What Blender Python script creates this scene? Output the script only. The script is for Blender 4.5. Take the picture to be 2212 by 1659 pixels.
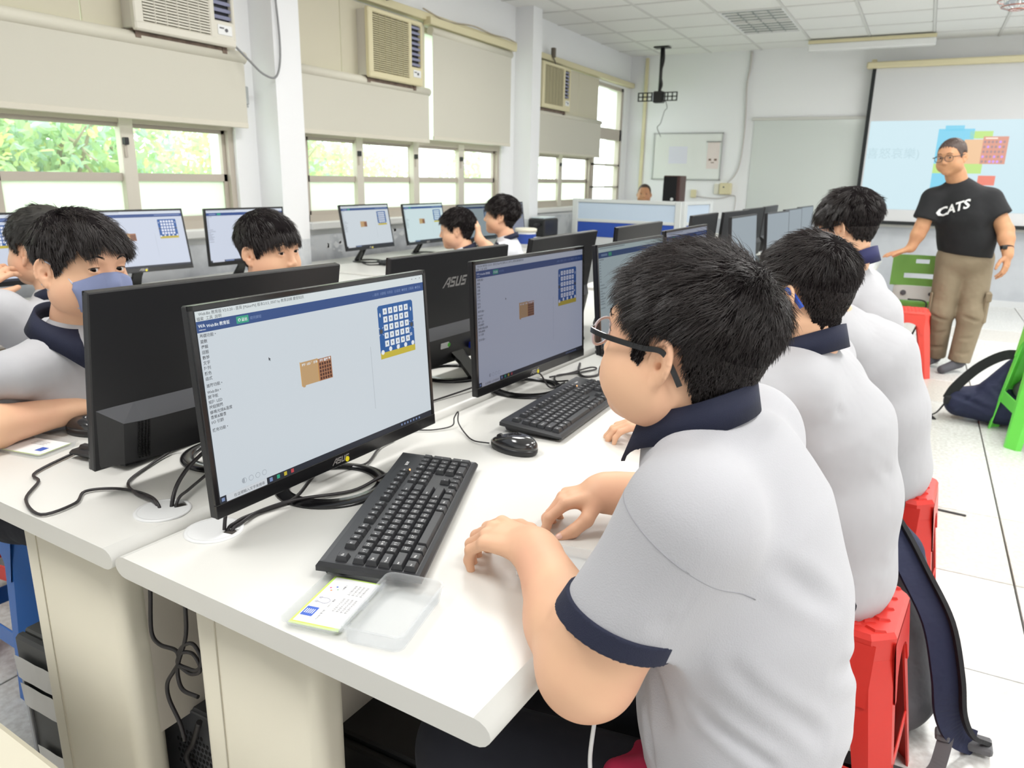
import bpy, math, random
import numpy as np
from mathutils import Vector, Matrix
from math import sin, cos, pi, radians, sqrt
for o in list(bpy.data.objects):
    bpy.data.objects.remove(o)
SC = bpy.context.scene
COL = SC.collection
random.seed(7)
RNG = np.random.default_rng(11)

# ------------------------------------------------------------------ camera
cam_d = bpy.data.cameras.new('camera')
cam_d.sensor_fit = 'HORIZONTAL'
cam_d.sensor_width = 36.0
cam_d.lens = 1619.986 / 2212 * 36.0
cam_d.clip_start = 0.05
cam_d.clip_end = 200
cam_d.dof.use_dof = True
cam_d.dof.focus_distance = 1.12
cam_d.dof.aperture_fstop = 9.0
cam = bpy.data.objects.new('camera', cam_d)
COL.objects.link(cam)
_yaw, _pit, _rol = radians(-27.8017), radians(15.4566), radians(1.06718)
_f = np.array([sin(_yaw)*cos(_pit), cos(_yaw)*cos(_pit), -sin(_pit)])
_r = np.array([cos(_yaw), -sin(_yaw), 0.0])
_u = np.cross(_r, _f)
_r2 = cos(_rol)*_r + sin(_rol)*_u
_u2 = -sin(_rol)*_r + cos(_rol)*_u
cam.matrix_world = Matrix(((_r2[0], _u2[0], -_f[0], 0), (_r2[1], _u2[1], -_f[1], 0), (_r2[2], _u2[2], -_f[2], 1.30), (0, 0, 0, 1)))
SC.camera = cam

# ------------------------------------------------------------------ world, exposure, lights
SC.view_settings.view_transform = 'Standard'
SC.view_settings.look = 'None'
SC.view_settings.gamma = 1.0
SC.view_settings.use_curve_mapping = False
SC.view_settings.exposure = 0.16
SC.cycles.use_denoising = True
SC.cycles.max_bounces = 7
SC.cycles.diffuse_bounces = 4
SC.cycles.glossy_bounces = 3
SC.cycles.transmission_bounces = 4
SC.cycles.transparent_max_bounces = 12
SC.cycles.caustics_reflective = False
SC.cycles.caustics_refractive = False
SC.cycles.sample_clamp_indirect = 4.0
world = bpy.data.worlds.new('overcast_sky')
SC.world = world
world.use_nodes = True
_bg = world.node_tree.nodes['Background']
_bg.inputs[0].default_value = (0.93, 0.97, 1.0, 1)
_bg.inputs[1].default_value = 4.3

LAMP_POWER = 27.0
def ceiling_lamp_light(x, y):
    l = bpy.data.lights.new('ceiling_lamp_light', 'AREA')
    l.shape = 'RECTANGLE'; l.size = 0.5; l.size_y = 1.1
    l.energy = LAMP_POWER; l.color = (1.0, 0.99, 0.968)
    o = bpy.data.objects.new('ceiling_lamp_light', l)
    o.location = (x, y, 2.775)
    COL.objects.link(o)
LAMPS = [(-1.63, 5.24), (-1.63, 2.84), (-1.63, 0.44), (0.77, 5.24), (0.77, 2.84), (0.77, 0.44), (2.57, 4.04), (2.57, 0.44), (0.77, 7.64), (1.97, 7.64), (1.97, 5.84)]  # all out of view, there for light; last two added to brighten the front
for _x, _y in LAMPS:
    ceiling_lamp_light(_x, _y)

# ------------------------------------------------------------------ materials
def lin(c):
    if isinstance(c, str):
        c = [int(c[i:i+2], 16)/255 for i in (0, 2, 4)]
    return tuple((x/12.92 if x <= 0.04045 else ((x+0.055)/1.055)**2.4) for x in c[:3]) + (1,)

MATS = {}
def mat(name, color, rough=0.5, metal=0.0, spec=0.5, noise=None, bump=None, coat=0.0, trans=0.0, alpha=1.0, emit=None, estr=1.0, sheen=0.0):
    """procedural material. noise=(scale, second colour, amount); bump=(kind, scale, strength, distance)"""
    if name in MATS:
        return MATS[name]
    m = bpy.data.materials.new(name)
    m.use_nodes = True
    nt = m.node_tree
    b = nt.nodes['Principled BSDF']
    b.inputs['Base Color'].default_value = lin(color)
    b.inputs['Roughness'].default_value = rough
    b.inputs['Metallic'].default_value = metal
    b.inputs['Specular IOR Level'].default_value = spec
    if coat: b.inputs['Coat Weight'].default_value = coat; b.inputs['Coat Roughness'].default_value = 0.08
    if sheen: b.inputs['Sheen Weight'].default_value = sheen
    if trans: b.inputs['Transmission Weight'].default_value = trans
    if alpha < 1: b.inputs['Alpha'].default_value = alpha
    if emit is not None:
        b.inputs['Emission Color'].default_value = lin(emit); b.inputs['Emission Strength'].default_value = estr
    tc = None
    if noise or bump:
        tc = nt.nodes.new('ShaderNodeTexCoord')
    if noise:
        n = nt.nodes.new('ShaderNodeTexNoise'); n.inputs['Scale'].default_value = noise[0]; n.inputs['Detail'].default_value = 5
        nt.links.new(tc.outputs['Object'], n.inputs['Vector'])
        r = nt.nodes.new('ShaderNodeValToRGB')
        r.color_ramp.elements[0].position = 0.5 - 0.5*noise[2]; r.color_ramp.elements[0].color = lin(noise[1])
        r.color_ramp.elements[1].position = 0.5 + 0.12; r.color_ramp.elements[1].color = lin(color)
        nt.links.new(n.outputs['Fac'], r.inputs['Fac'])
        nt.links.new(r.outputs['Color'], b.inputs['Base Color'])
    if bump:
        kind, sc, st, dist = bump
        if kind == 'noise':
            n = nt.nodes.new('ShaderNodeTexNoise'); n.inputs['Scale'].default_value = sc; out = 'Fac'
        elif kind == 'voronoi':
            n = nt.nodes.new('ShaderNodeTexVoronoi'); n.inputs['Scale'].default_value = sc; out = 'Distance'
        else:
            n = nt.nodes.new('ShaderNodeTexWave'); n.inputs['Scale'].default_value = sc; out = 'Fac'
        nt.links.new(tc.outputs['Object'], n.inputs['Vector'])
        bm_ = nt.nodes.new('ShaderNodeBump'); bm_.inputs['Strength'].default_value = st; bm_.inputs['Distance'].default_value = dist
        nt.links.new(n.outputs[out], bm_.inputs['Height'])
        nt.links.new(bm_.outputs['Normal'], b.inputs['Normal'])
    MATS[name] = m
    return m

def emat(name, color, strength=1.0):
    if name in MATS: return MATS[name]
    m = bpy.data.materials.new(name); m.use_nodes = True
    nt = m.node_tree; nt.nodes.clear()
    o = nt.nodes.new('ShaderNodeOutputMaterial')
    e = nt.nodes.new('ShaderNodeEmission'); e.inputs[0].default_value = lin(color); e.inputs[1].default_value = strength
    g = nt.nodes.new('ShaderNodeBsdfGlossy'); g.inputs['Roughness'].default_value = 0.35; g.inputs[0].default_value = (0.04, 0.04, 0.04, 1)
    a = nt.nodes.new('ShaderNodeAddShader')
    nt.links.new(e.outputs[0], a.inputs[0]); nt.links.new(g.outputs[0], a.inputs[1])
    nt.links.new(a.outputs[0], o.inputs[0])
    MATS[name] = m
    return m

def glass_mat(name, tint=(0.97, 1.0, 0.98), gloss=0.06, frosted=False, clear=0.0):
    m = bpy.data.materials.new(name); m.use_nodes = True
    nt = m.node_tree; nt.nodes.clear()
    o = nt.nodes.new('ShaderNodeOutputMaterial')
    g = nt.nodes.new('ShaderNodeBsdfGlossy'); g.inputs['Roughness'].default_value = 0.05 if not frosted else 0.4
    if frosted:
        t = nt.nodes.new('ShaderNodeBsdfTranslucent')
    else:
        t = nt.nodes.new('ShaderNodeBsdfTransparent')
    t.inputs[0].default_value = (*tint, 1)
    src = t
    if frosted and clear > 0:
        tr = nt.nodes.new('ShaderNodeBsdfTransparent'); tr.inputs[0].default_value = (*tint, 1)
        mx0 = nt.nodes.new('ShaderNodeMixShader'); mx0.inputs[0].default_value = clear
        nt.links.new(t.outputs[0], mx0.inputs[1]); nt.links.new(tr.outputs[0], mx0.inputs[2]); src = mx0
    mx = nt.nodes.new('ShaderNodeMixShader'); mx.inputs[0].default_value = gloss
    nt.links.new(src.outputs[0], mx.inputs[1]); nt.links.new(g.outputs[0], mx.inputs[2])
    nt.links.new(mx.outputs[0], o.inputs[0])
    MATS[name] = m
    return m

# ------------------------------------------------------------------ mesh helpers
def finish(name, me, mats, parent=None, smooth=False, loc=None, rotz=0.0):
    for m in (mats if isinstance(mats, (list, tuple)) else [mats]):
        me.materials.append(m)
    o = bpy.data.objects.new(name, me)
    COL.objects.link(o)
    if parent is not None: o.parent = parent
    if loc is not None: o.location = loc
    if rotz: o.rotation_euler = (0, 0, rotz)
    return o

def np_mesh(name, V, F, smooth=True, mi=None):
    """V (n,3); F list of (m,k) int arrays"""
    me = bpy.data.meshes.new(name)
    F = [f for f in (F if isinstance(F, list) else [F]) if len(f)]
    me.vertices.add(len(V)); me.vertices.foreach_set('co', np.asarray(V, np.float32).ravel())
    nl = sum(f.size for f in F); npol = sum(len(f) for f in F)
    me.loops.add(nl); me.polygons.add(npol)
    me.loops.foreach_set('vertex_index', np.concatenate([f.ravel() for f in F]).astype(np.int32))
    tot = np.concatenate([np.full(len(f), f.shape[1]) for f in F])
    start = np.concatenate([[0], np.cumsum(tot)[:-1]])
    me.polygons.foreach_set('loop_start', start.astype(np.int32))
    me.polygons.foreach_set('loop_total', tot.astype(np.int32))
    if mi is not None: me.polygons.foreach_set('material_index', np.asarray(mi, np.int32))
    me.polygons.foreach_set('use_smooth', np.full(npol, smooth))
    me.update(calc_edges=True)
    me.validate()
    return me

class MB:
    def __init__(s): s.v = []; s.f = []; s.m = []; s.sm = []
    def _add(s, vs, fs, m=0, smooth=False):
        b = len(s.v); s.v += [tuple(map(float, v)) for v in vs]
        for f in fs: s.f.append(tuple(b+i for i in f)); s.m.append(m); s.sm.append(smooth)
        return s
    def box(s, lo, hi, m=0, M=None):
        x0, y0, z0 = lo; x1, y1, z1 = hi
        vs = [(x0,y0,z0),(x1,y0,z0),(x1,y1,z0),(x0,y1,z0),(x0,y0,z1),(x1,y0,z1),(x1,y1,z1),(x0,y1,z1)]
        if M is not None: vs = [M @ Vector(v) for v in vs]
        return s._add(vs, [(0,3,2,1),(4,5,6,7),(0,1,5,4),(1,2,6,5),(2,3,7,6),(3,0,4,7)], m)
    def cbox(s, lo, hi, c=0.003, m=0, M=None):
        """box with chamfered edges"""
        x0, y0, z0 = lo; x1, y1, z1 = hi
        c = min(c, (x1-x0)/2.01, (y1-y0)/2.01, (z1-z0)/2.01)
        vs = []; idx = {}
        for i, x in enumerate((x0, x1)):
            for j, y in enumerate((y0, y1)):
                for k, z in enumerate((z0, z1)):
                    sx, sy, sz = (1 if i == 0 else -1), (1 if j == 0 else -1), (1 if k == 0 else -1)
                    idx[i,j,k,0] = len(vs); vs.append((x, y+sy*c, z+sz*c))
                    idx[i,j,k,1] = len(vs); vs.append((x+sx*c, y, z+sz*c))
                    idx[i,j,k,2] = len(vs); vs.append((x+sx*c, y+sy*c, z))
        fs = []
        for i in (0, 1):
            fs.append([idx[i,0,0,0], idx[i,1,0,0], idx[i,1,1,0], idx[i,0,1,0]])
            fs.append([idx[0,i,0,1], idx[1,i,0,1], idx[1,i,1,1], idx[0,i,1,1]])
            fs.append([idx[0,0,i,2], idx[1,0,i,2], idx[1,1,i,2], idx[0,1,i,2]])
            for j in (0, 1):
                fs.append([idx[i,j,0,0], idx[i,j,1,0], idx[i,j,1,1], idx[i,j,0,1]])
                fs.append([idx[i,0,j,0], idx[i,1,j,0], idx[i,1,j,2], idx[i,0,j,2]])
                fs.append([idx[0,i,j,1], idx[1,i,j,1], idx[1,i,j,2], idx[0,i,j,2]])
                for k in (0, 1):
                    fs.append([idx[i,j,k,0], idx[i,j,k,1], idx[i,j,k,2]])
        cx = Vector(((x0+x1)/2, (y0+y1)/2, (z0+z1)/2))
        out = []
        for f in fs:
            p = [Vector(vs[a]) for a in f]
            n = (p[1]-p[0]).cross(p[2]-p[0])
            ce = sum(p, Vector())/len(p)
            out.append(f if n.dot(ce-cx) > 0 else f[::-1])
        if M is not None: vs = [M @ Vector(v) for v in vs]
        return s._add(vs, out, m)
    def loft(s, rings, m=0, cap=True, smooth=False, closed=True):
        n = len(rings[0]); b = len(s.v)
        for r in rings: s.v += [tuple(map(float, p)) for p in r]
        for i in range(len(rings)-1):
            for j in range(n if closed else n-1):
                k = (j+1) % n
                s.f.append((b+i*n+j, b+i*n+k, b+(i+1)*n+k, b+(i+1)*n+j)); s.m.append(m); s.sm.append(smooth)
        if cap:
            s.f.append(tuple(b+j for j in range(n))[::-1]); s.m.append(m); s.sm.append(False)
            s.f.append(tuple(b+(len(rings)-1)*n+j for j in range(n))); s.m.append(m); s.sm.append(False)
        return s
    def cyl(s, a, b, r, r2=None, n=16, m=0, smooth=True, cap=True):
        a, b = Vector(a), Vector(b); r2 = r if r2 is None else r2
        d = (b-a).normalized(); x = d.orthogonal().normalized(); y = d.cross(x)
        R = [[a + (x*cos(t)+y*sin(t))*r for t in [2*pi*i/n for i in range(n)]], [b + (x*cos(t)+y*sin(t))*r2 for t in [2*pi*i/n for i in range(n)]]]
        return s.loft(R, m, cap, smooth)
    def tube(s, pts, r, n=8, m=0, spline=True, cap=True):
        P = catmull(pts) if spline else [Vector(p) for p in pts]
        rings = []; up = None
        for i, p in enumerate(P):
            d = (P[min(i+1, len(P)-1)] - P[max(i-1, 0)])
            if d.length < 1e-9: d = Vector((0, 0, 1))
            d.normalize()
            if up is None: up = d.orthogonal().normalized()
            up = (up - d*up.dot(d))
            if up.length < 1e-6: up = d.orthogonal()
            up.normalize(); y = d.cross(up)
            rr = r(i/(len(P)-1)) if callable(r) else r
            rings.append([p + (up*cos(2*pi*j/n) + y*sin(2*pi*j/n))*rr for j in range(n)])
        return s.loft(rings, m, cap, True)
    def sweep(s, pts, prof, up=(0, 0, 1), m=0, smooth=True, cap=True, spline=True):
        """prof: list of (side, up) offsets swept along pts"""
        P = catmull(pts) if spline else [Vector(p) for p in pts]
        rings = []
        for i, p in enumerate(P):
            d = (P[min(i+1, len(P)-1)] - P[max(i-1, 0)]).normalized()
            U = Vector(up(i/(len(P)-1))) if callable(up) else Vector(up)
            sd = d.cross(U).normalized(); U = sd.cross(d)
            rings.append([p + sd*a + U*b for a, b in prof])
        return s.loft(rings, m, cap, smooth)
    def lathe(s, prof, c=(0, 0, 0), n=24, m=0, smooth=True, cap=False):
        rings = [[(c[0]+r*cos(2*pi*j/n), c[1]+r*sin(2*pi*j/n), c[2]+z) for j in range(n)] for r, z in prof]
        return s.loft(rings, m, cap, smooth)
    def prism(s, poly, z0, z1, m=0, M=None, smooth=False):
        a = [Vector((x, y, z0)) for x, y in poly]; b = [Vector((x, y, z1)) for x, y in poly]
        if M is not None: a = [M @ p for p in a]; b = [M @ p for p in b]
        return s.loft([a, b], m, True, smooth)
    def quad(s, a, b, c, d, m=0): return s._add([a, b, c, d], [(0, 1, 2, 3)], m)
    def sphere(s, c, r, n=12, m=0, sc=(1, 1, 1), M=None):
        vs = []; fs = []
        k = n//2
        for i in range(k+1):
            t = pi*i/k
            for j in range(n):
                p = 2*pi*j/n
                q = Vector((r*sc[0]*sin(t)*cos(p), r*sc[1]*sin(t)*sin(p), r*sc[2]*cos(t)))
                if M is not None: q = M @ q
                vs.append(Vector(c)+q)
        for i in range(k):
            for j in range(n):
                fs.append((i*n+j, (i+1)*n+j, (i+1)*n+(j+1) % n, i*n+(j+1) % n))
        return s._add(vs, fs, m, True)
    def text(s, key, M, size=1.0, m=0):
        V, F = TXT[key]
        return s._add([M @ Vector((x*size, y*size, 0)) for x, y in V], F, m)
    def mesh(s, name):
        me = bpy.data.meshes.new(name)
        me.from_pydata(s.v, [], s.f)
        me.polygons.foreach_set('material_index', s.m)
        me.polygons.foreach_set('use_smooth', s.sm)
        me.update()
        return me
    def build(s, name, mats, parent=None, loc=None, rotz=0.0):
        return finish(name, s.mesh(name), mats, parent, False, loc, rotz)

def catmull(pts, k=6):
    P = [Vector(p) for p in pts]
    if len(P) < 3: return P
    Q = [2*P[0]-P[1]] + P + [2*P[-1]-P[-2]]
    out = []
    for i in range(1, len(Q)-2):
        a, b, c, d = Q[i-1:i+3]
        for j in range(k):
            t = j/k
            out.append(0.5*((2*b) + (c-a)*t + (2*a-5*b+4*c-d)*t*t + (3*b-a-3*c+d)*t**3))
    out.append(P[-1])
    return out

def TRS(loc, rotz=0.0):
    return Matrix.Translation(Vector(loc)) @ Matrix.Rotation(rotz, 4, 'Z')

def empty(name, label, cat, loc=(0, 0, 0), rotz=0.0, group=None):
    o = bpy.data.objects.new(name, None); COL.objects.link(o)
    o.empty_display_size = 0.05
    o.location = loc; o.rotation_euler = (0, 0, rotz)
    o['label'] = label; o['category'] = cat
    if group: o['group'] = group
    return o
def tag(o, label, cat, group=None):
    o['label'] = label; o['category'] = cat
    if group: o['group'] = group
    return o
def struct(o, label=None):
    o['kind'] = 'structure'
    if label: o['label'] = label
    return o
def dup(root, loc, rotz=None, label=None, group=None, name=None):
    r = root.copy(); COL.objects.link(r); r.location = loc
    if rotz is not None: r.rotation_euler = (0, 0, rotz)
    if label: r['label'] = label
    if group: r['group'] = group
    for ch in list(root.children):
        c = ch.copy(); COL.objects.link(c); c.parent = r
        for g in list(ch.children):
            d = g.copy(); COL.objects.link(d); d.parent = c
    return r
def bake_loc(o, p):
    """move the origin of a one-mesh thing to p without moving the mesh"""
    o.data.transform(Matrix.Translation(-Vector(p))); o.location = p
    return o

# ------------------------------------------------------------------ text outlines, all made at once
TXT = {}
def prepare_texts(items):
    objs = []
    for key, body, bold, shear in items:
        c = bpy.data.curves.new('t', 'FONT'); c.body = body; c.size = 1.0; c.shear = shear; c.offset = bold
        c.align_x = 'LEFT'; c.resolution_u = 2
        o = bpy.data.objects.new('t', c); COL.objects.link(o); objs.append((key, o))
    dg = bpy.context.evaluated_depsgraph_get(); dg.update()
    for key, o in objs:
        e = o.evaluated_get(dg); me = e.to_mesh()
        TXT[key] = ([(v.co.x, v.co.y) for v in me.vertices], [tuple(p.vertices) for p in me.polygons])
        e.to_mesh_clear()
    for key, o in objs:
        c = o.data; bpy.data.objects.remove(o); bpy.data.curves.remove(c)
KEYROWS = {
 'num': ['` ~','1 ㄅ','2 ㄉ','3 ˇ','4 ˋ','5 ㄓ','6 ˊ','7 ˙','8 ㄚ','9 ㄞ','0 ㄢ','- ㄦ','= +'],
 'q': ['Q ㄆ','W ㄊ','E ㄍ','R ㄐ','T ㄔ','Y ㄗ','U ㄧ','I ㄛ','O ㄟ','P ㄣ','[ {','] }'],
 'a': ['A ㄇ','S ㄋ','D ㄎ','F ㄑ','G ㄕ','H ㄘ','J ㄨ','K ㄜ','L ㄠ','; ㄤ',"' \""],
 'z': ['Z ㄈ','X ㄌ','C ㄏ','V ㄒ','B ㄖ','N ㄙ','M ㄩ',', ㄝ','. ㄡ','/ ㄥ'],
}
WORDS = ['Esc','F1','F2','F3','F4','F5','F6','F7','F8','F9','F10','F11','F12','Tab','Caps Lock','Shift','Ctrl','Win','Alt','Back','Enter','Ins','Hm','Pu','Del','End','Pd',
         'Prt','Scr','Brk','^','v','<','>','Num','/','*','-','+','.','0','1','2','3','4','5','6','7','8','9','\\']
MENU = ['基礎功能 ▾','變數','邏輯','迴圈','數學','文字','陣列','顏色','函式','進階功能 ▾','Web:Bit ▾','開發板','矩陣 LED','按鈕開關','蜂鳴光線&溫度','音樂&聲音','I/O 引腳','擴充功能 ▾']
MENU_Y = [132,162,192,220,249,278,307,336,365,404,439,467,496,524,553,581,609,654]
_items = []
for _r in KEYROWS.values():
    for _k in _r: _items.append(('k'+_k, _k, 0.012, 0))
for _w in WORDS: _items.append(('k'+_w, _w, 0.012, 0))
for _w in MENU: _items.append(('m'+_w, _w, 0.008, 0))
_items += [('title', 'Web:Bit 教育版 V2.0.20 - 首頁 [MakerMi] 版本2.0.5_0507 by 教育訓練 慶發知訊', 0.0, 0), ('menu2', '檔案  工具  說明', 0.0, 0),
           ('webbit', 'Web:Bit 教育版', 0.018, 0), ('wa', 'WA', 0.02, 0), ('webduino', 'WEBDUINO', 0.02, 0), ('login', '登出', 0.02, 0), ('dev', '範例課程', 0.0, 0),
           ('tools', '▭範例  ▤課程  ▣商店  ⚙設定  ●帳號  ▥幫助  ◆登出', 0.0, 0), ('search', '在這裡輸入文字來搜尋', 0.0, 0), ('bl1', '矩陣 LED 顯示為', 0.02, 0), ('bl2', '矩陣圖案', 0.02, 0),
           ('20', '20', 0.02, 0), ('acer', 'acer', 0.03, 0), ('cats1', 'CATS', 0.03, 0.12), ('slide', '喜怒哀樂)', 0.0, 0), ('cardtext', '學習套件內容說明', 0.0, 0), ('cardtext2', '配合教材使用', 0.0, 0),
           ('usb', 'USB-C 傳輸線', 0.01, 0), ('board', 'Web:Bit 開發板', 0.01, 0), ('mag', '小磁鐵 4', 0.01, 0)]
prepare_texts(_items)

# ------------------------------------------------------------------ shared materials
M_TOP = mat('white_laminate', 'DFDED9', 0.32, bump=('noise', 220, 0.04, 0.001))
M_LEG = mat('beige_panel', 'E4DECB', 0.45)
M_INNER = mat('grey_beige_panel', 'D2CABC', 0.6)
M_BLK = mat('black_plastic', '232325', 0.38, bump=('noise', 900, 0.05, 0.0005))
M_BLKG = mat('glossy_black_plastic', '151517', 0.2, coat=0.12)
M_KEY = mat('black_key_plastic', '2B2C2F', 0.42)
M_LEGEND = mat('white_print', 'E6E6E6', 0.6)
M_BAND = mat('dark_grey_plastic', '55565B', 0.45)
M_SILVER = mat('silver_print', 'A8A6A4', 0.35, 0.3)
M_CABLE = mat('black_cable', '2A2729', 0.45)
M_WALL = mat('white_wall_paint', 'EFF0F2', 0.75, bump=('noise', 60, 0.05, 0.002))
M_GREYP = mat('grey_wall_paint', 'B5B9BF', 0.6, noise=(5.0, 'D5D8DC', 0.12), bump=('noise', 40, 0.08, 0.002))
M_SKIN = mat('skin', 'EDBE9B', 0.5, spec=0.35, noise=(9.0, 'EAB495', 0.35), bump=('noise', 500, 0.05, 0.0006))
M_SKIN2 = mat('darker_skin', 'C89670', 0.5, spec=0.35, noise=(14.0, 'BE8A68', 0.3))
M_LIP = mat('lip_skin', 'C98276', 0.45)
M_HAIR = mat('black_hair', '2B2423', 0.40, spec=0.6)
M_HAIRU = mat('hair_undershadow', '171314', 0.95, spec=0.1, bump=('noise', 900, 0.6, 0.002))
M_HAIRS = mat('shaved_hair', '4A3B35', 0.6)
M_WHITE = mat('eye_white', 'EDE9E4', 0.2)
M_IRIS = mat('dark_iris', '1B110D', 0.12)
M_NAIL = mat('finger_nail', 'EDBFB0', 0.3)
M_NAVY = mat('navy_knit', '1B2038', 0.8, bump=('voronoi', 700, 0.25, 0.001))
M_SHIRT = mat('light_grey_pique', 'B9B9BE', 0.85, bump=('voronoi', 520, 0.28, 0.0008), sheen=0.15)
M_SHIRT2 = mat('light_grey_cotton', 'BCBCC0', 0.85, bump=('noise', 14, 0.35, 0.012))
M_TROU = mat('navy_trousers', '12141F', 0.85, bump=('noise', 12, 0.5, 0.02))
M_RED = mat('red_plastic', 'D8352C', 0.33)
M_ALU = mat('aluminium', 'BDB4A8', 0.5)
M_CREAM = mat('cream_plastic', 'DCD3AE', 0.45)
M_ACW = mat('warm_white_plastic', 'DAD6C9', 0.4)
M_BLIND = mat('beige_blind_fabric', 'CFCCBF', 0.9)
M_PAPER = mat('white_paper', 'EEEEEE', 0.8)
M_BLUE = mat('blue_fabric', '2C50AE', 0.8)
M_WHITEP = mat('white_plastic', 'E9EAEA', 0.35)
M_CLEAR = glass_mat('clear_glass', (0.97, 1.0, 0.98), 0.05)
M_FROST = glass_mat('frosted_glass', (0.74, 0.78, 0.71), 0.04, frosted=True)
XW, YF, H = -3.56, 9.88, 2.80
XR, YB = 3.4, -1.6
# ---- floor of raised tiles
fl = MB(); fl.box((XW-0.25, YB-0.2, -0.12), (XR+0.2, YF+0.2, -0.022))
floor = struct(fl.build('floor', mat('dark_joint', '4A4442', 0.8)), 'raised floor of white tiles with dark joints')
M_TILE = [mat('white_floor_tile', 'E6E7E4', 0.24, noise=(60, 'D3D2CE', 0.25)), mat('dull_floor_tile', 'DDDAD3', 0.3, noise=(60, 'CDC9C2', 0.25))]
tm = []
for k in (0, 1):
    b = MB(); b.cbox((-0.2965, -0.2975, -0.022), (0.2965, 0.2975, 0.0), 0.0012)
    me = b.mesh('floor_tile'); me.materials.append(M_TILE[k]); tm.append(me)
xs = [0.454-0.6*i+0.3 for i in range(7)] + [0.454+0.6*i+0.3 for i in range(1, 5)]
j = 0
for x in sorted(xs):
    for i in range(-6, 13):
        y = 2.203 + 0.6*i + 0.3
        if y < YB or y > YF: continue
        o = bpy.data.objects.new('floor_tile', tm[1 if (int(round(x*7))+i*3) % 4 == 0 else 0]); COL.objects.link(o)
        o.location = (x, y, 0); o.parent = floor
# ---- ceiling
cl = MB(); cl.box((XW-0.25, YB-0.2, 2.812), (XR+0.2, YF+0.2, 2.9))
for i in range(-5, 12): cl.box((0.454+0.6*(i-2)-0.012, YB, 2.800), (0.454+0.6*(i-2)+0.012, YF, 2.813)) if XW < 0.454+0.6*(i-2) < XR else None
for i in range(-15, 5):
    y = 9.42+0.6*i
    if YB < y < YF: cl.box((XW, y-0.009, 2.801), (XR, y+0.009, 2.813))
ceiling = struct(cl.build('ceiling', mat('ceiling_grid', 'DBDBD8', 0.6)), 'suspended ceiling of white square panels')
b = MB(); b.cbox((-0.286, -0.289, 2.806), (0.286, 0.289, 2.82), 0.002)
me = b.mesh('ceiling_panel'); me.materials.append(mat('ceiling_panel', 'EFEFED', 0.85, bump=('noise', 90, 0.1, 0.002)))
lampcells = set()
for lx, ly in LAMPS + [(-1.63, 8.24)]:
    for dy in (-0.3, 0.3): lampcells.add((round(lx, 1), round(ly+dy, 1)))
for i in range(-6, 6):
    x = 0.454+0.6*i-0.3
    if not XW < x < XR: continue
    for jj in range(-15, 5):
        y = 9.42+0.6*jj-0.3
        if not YB < y < YF or any(abs(x-a) < 0.3 and abs(y-b_) < 0.31 for a, b_ in [(l[0]-0.013, l[1]+d) for l in LAMPS+[(-1.63, 8.24)] for d in (-0.3, 0.3)]): continue
        o = bpy.data.objects.new('ceiling_panel', me); COL.objects.link(o); o.location = (x, y, 0); o.parent = ceiling
# ---- ceiling lamps with mirrored louvres
M_LOUV = mat('louvre_metal', 'B9BFBD', 0.25, 0.6)
M_TUBE = emat('lit_tube', 'FFFDF6', 2.5)
M_TUBEOFF = mat('unlit_tube', 'E4E8E6', 0.3)
def make_lamp(lit):
    f = MB()
    for (x0, x1, y0, y1) in ((-0.29, -0.275, -0.59, 0.59), (0.275, 0.29, -0.59, 0.59), (-0.275, 0.275, -0.59, -0.575), (-0.275, 0.275, 0.575, 0.59)):
        f.box((x0, y0, 2.797), (x1, y1, 2.86))
    f.box((-0.28, -0.58, 2.86), (0.28, 0.58, 2.87))
    lv = MB()
    for i in range(9):
        y = -0.5+i*0.125; lv.box((-0.27, y-0.002, 2.802), (0.27, y+0.002, 2.835))
    for x in (-0.137, 0.0, 0.137): lv.loft([[(x-0.012, -0.57, 2.835), (x+0.012, -0.57, 2.835), (x, -0.57, 2.80)], [(x-0.012, 0.57, 2.835), (x+0.012, 0.57, 2.835), (x, 0.57, 2.80)]])
    return f, lv
lt = {}
for n, (x, y, lit) in enumerate([(-1.643, 8.22, False)] + [(a-0.013, c, True) for a, c in LAMPS]):
    if lit not in lt:
        f, lv = make_lamp(lit)
        t = empty('ceiling_lamp', 'unlit recessed ceiling lamp with three silver louvre channels', 'lamp', (x, y, 0))
        if lit: t['label'] = 'lit recessed ceiling lamp out of view, put in to light the room'; t['group'] = 'lit ceiling lamps out of view'
        f.build('lamp_frame', M_WHITEP, t); lv.build('louvre', M_LOUV, t)
        for xx in (-0.2, -0.07, 0.07, 0.2):
            MB().cyl((xx, -0.55, 2.845), (xx, 0.55, 2.845), 0.013, n=8).build('lamp_tube', M_TUBE if lit else M_TUBEOFF, t)
        lt[lit] = t
    else:
        dup(lt[lit], (x, y, 0))
# ---- window wall
wl = MB()
G = 0.90   # top of the grey paint
def wbox(y0, y1, z0, z1, x1=XW, x0=XW-0.22):
    if z0 < G < z1:
        wl.box((x0, y0, z0), (x1, y1, G), 1); wl.box((x0, y0, G), (x1, y1, z1), 0)
    else: wl.box((x0, y0, z0), (x1, y1, z1), 1 if z1 <= G else 0)
wbox(YB, YF+0.2, 0, 0.98)
wbox(YB, YF+0.2, 2.40, 2.9)
wbox(YB, 0.60, 0.98, 2.40)
for a, c in ((3.27, 3.84), (6.45, 6.98), (9.68, YF+0.2)): wbox(a, c, 0.98, 2.40)
wall_left = struct(wl.build('wall_left', [M_WALL, M_GREYP]), 'window wall, white above a worn grey base')
for a, c in ((3.43, 3.645), (6.70, 6.885)):
    p = MB(); p.box((XW, a, 0), (-3.38, c, G), 1); p.box((XW, a, G), (-3.38, c, H+0.01), 0)
    struct(p.build('pillar', [M_WALL, M_GREYP]), 'white pillar between the windows')
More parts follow.
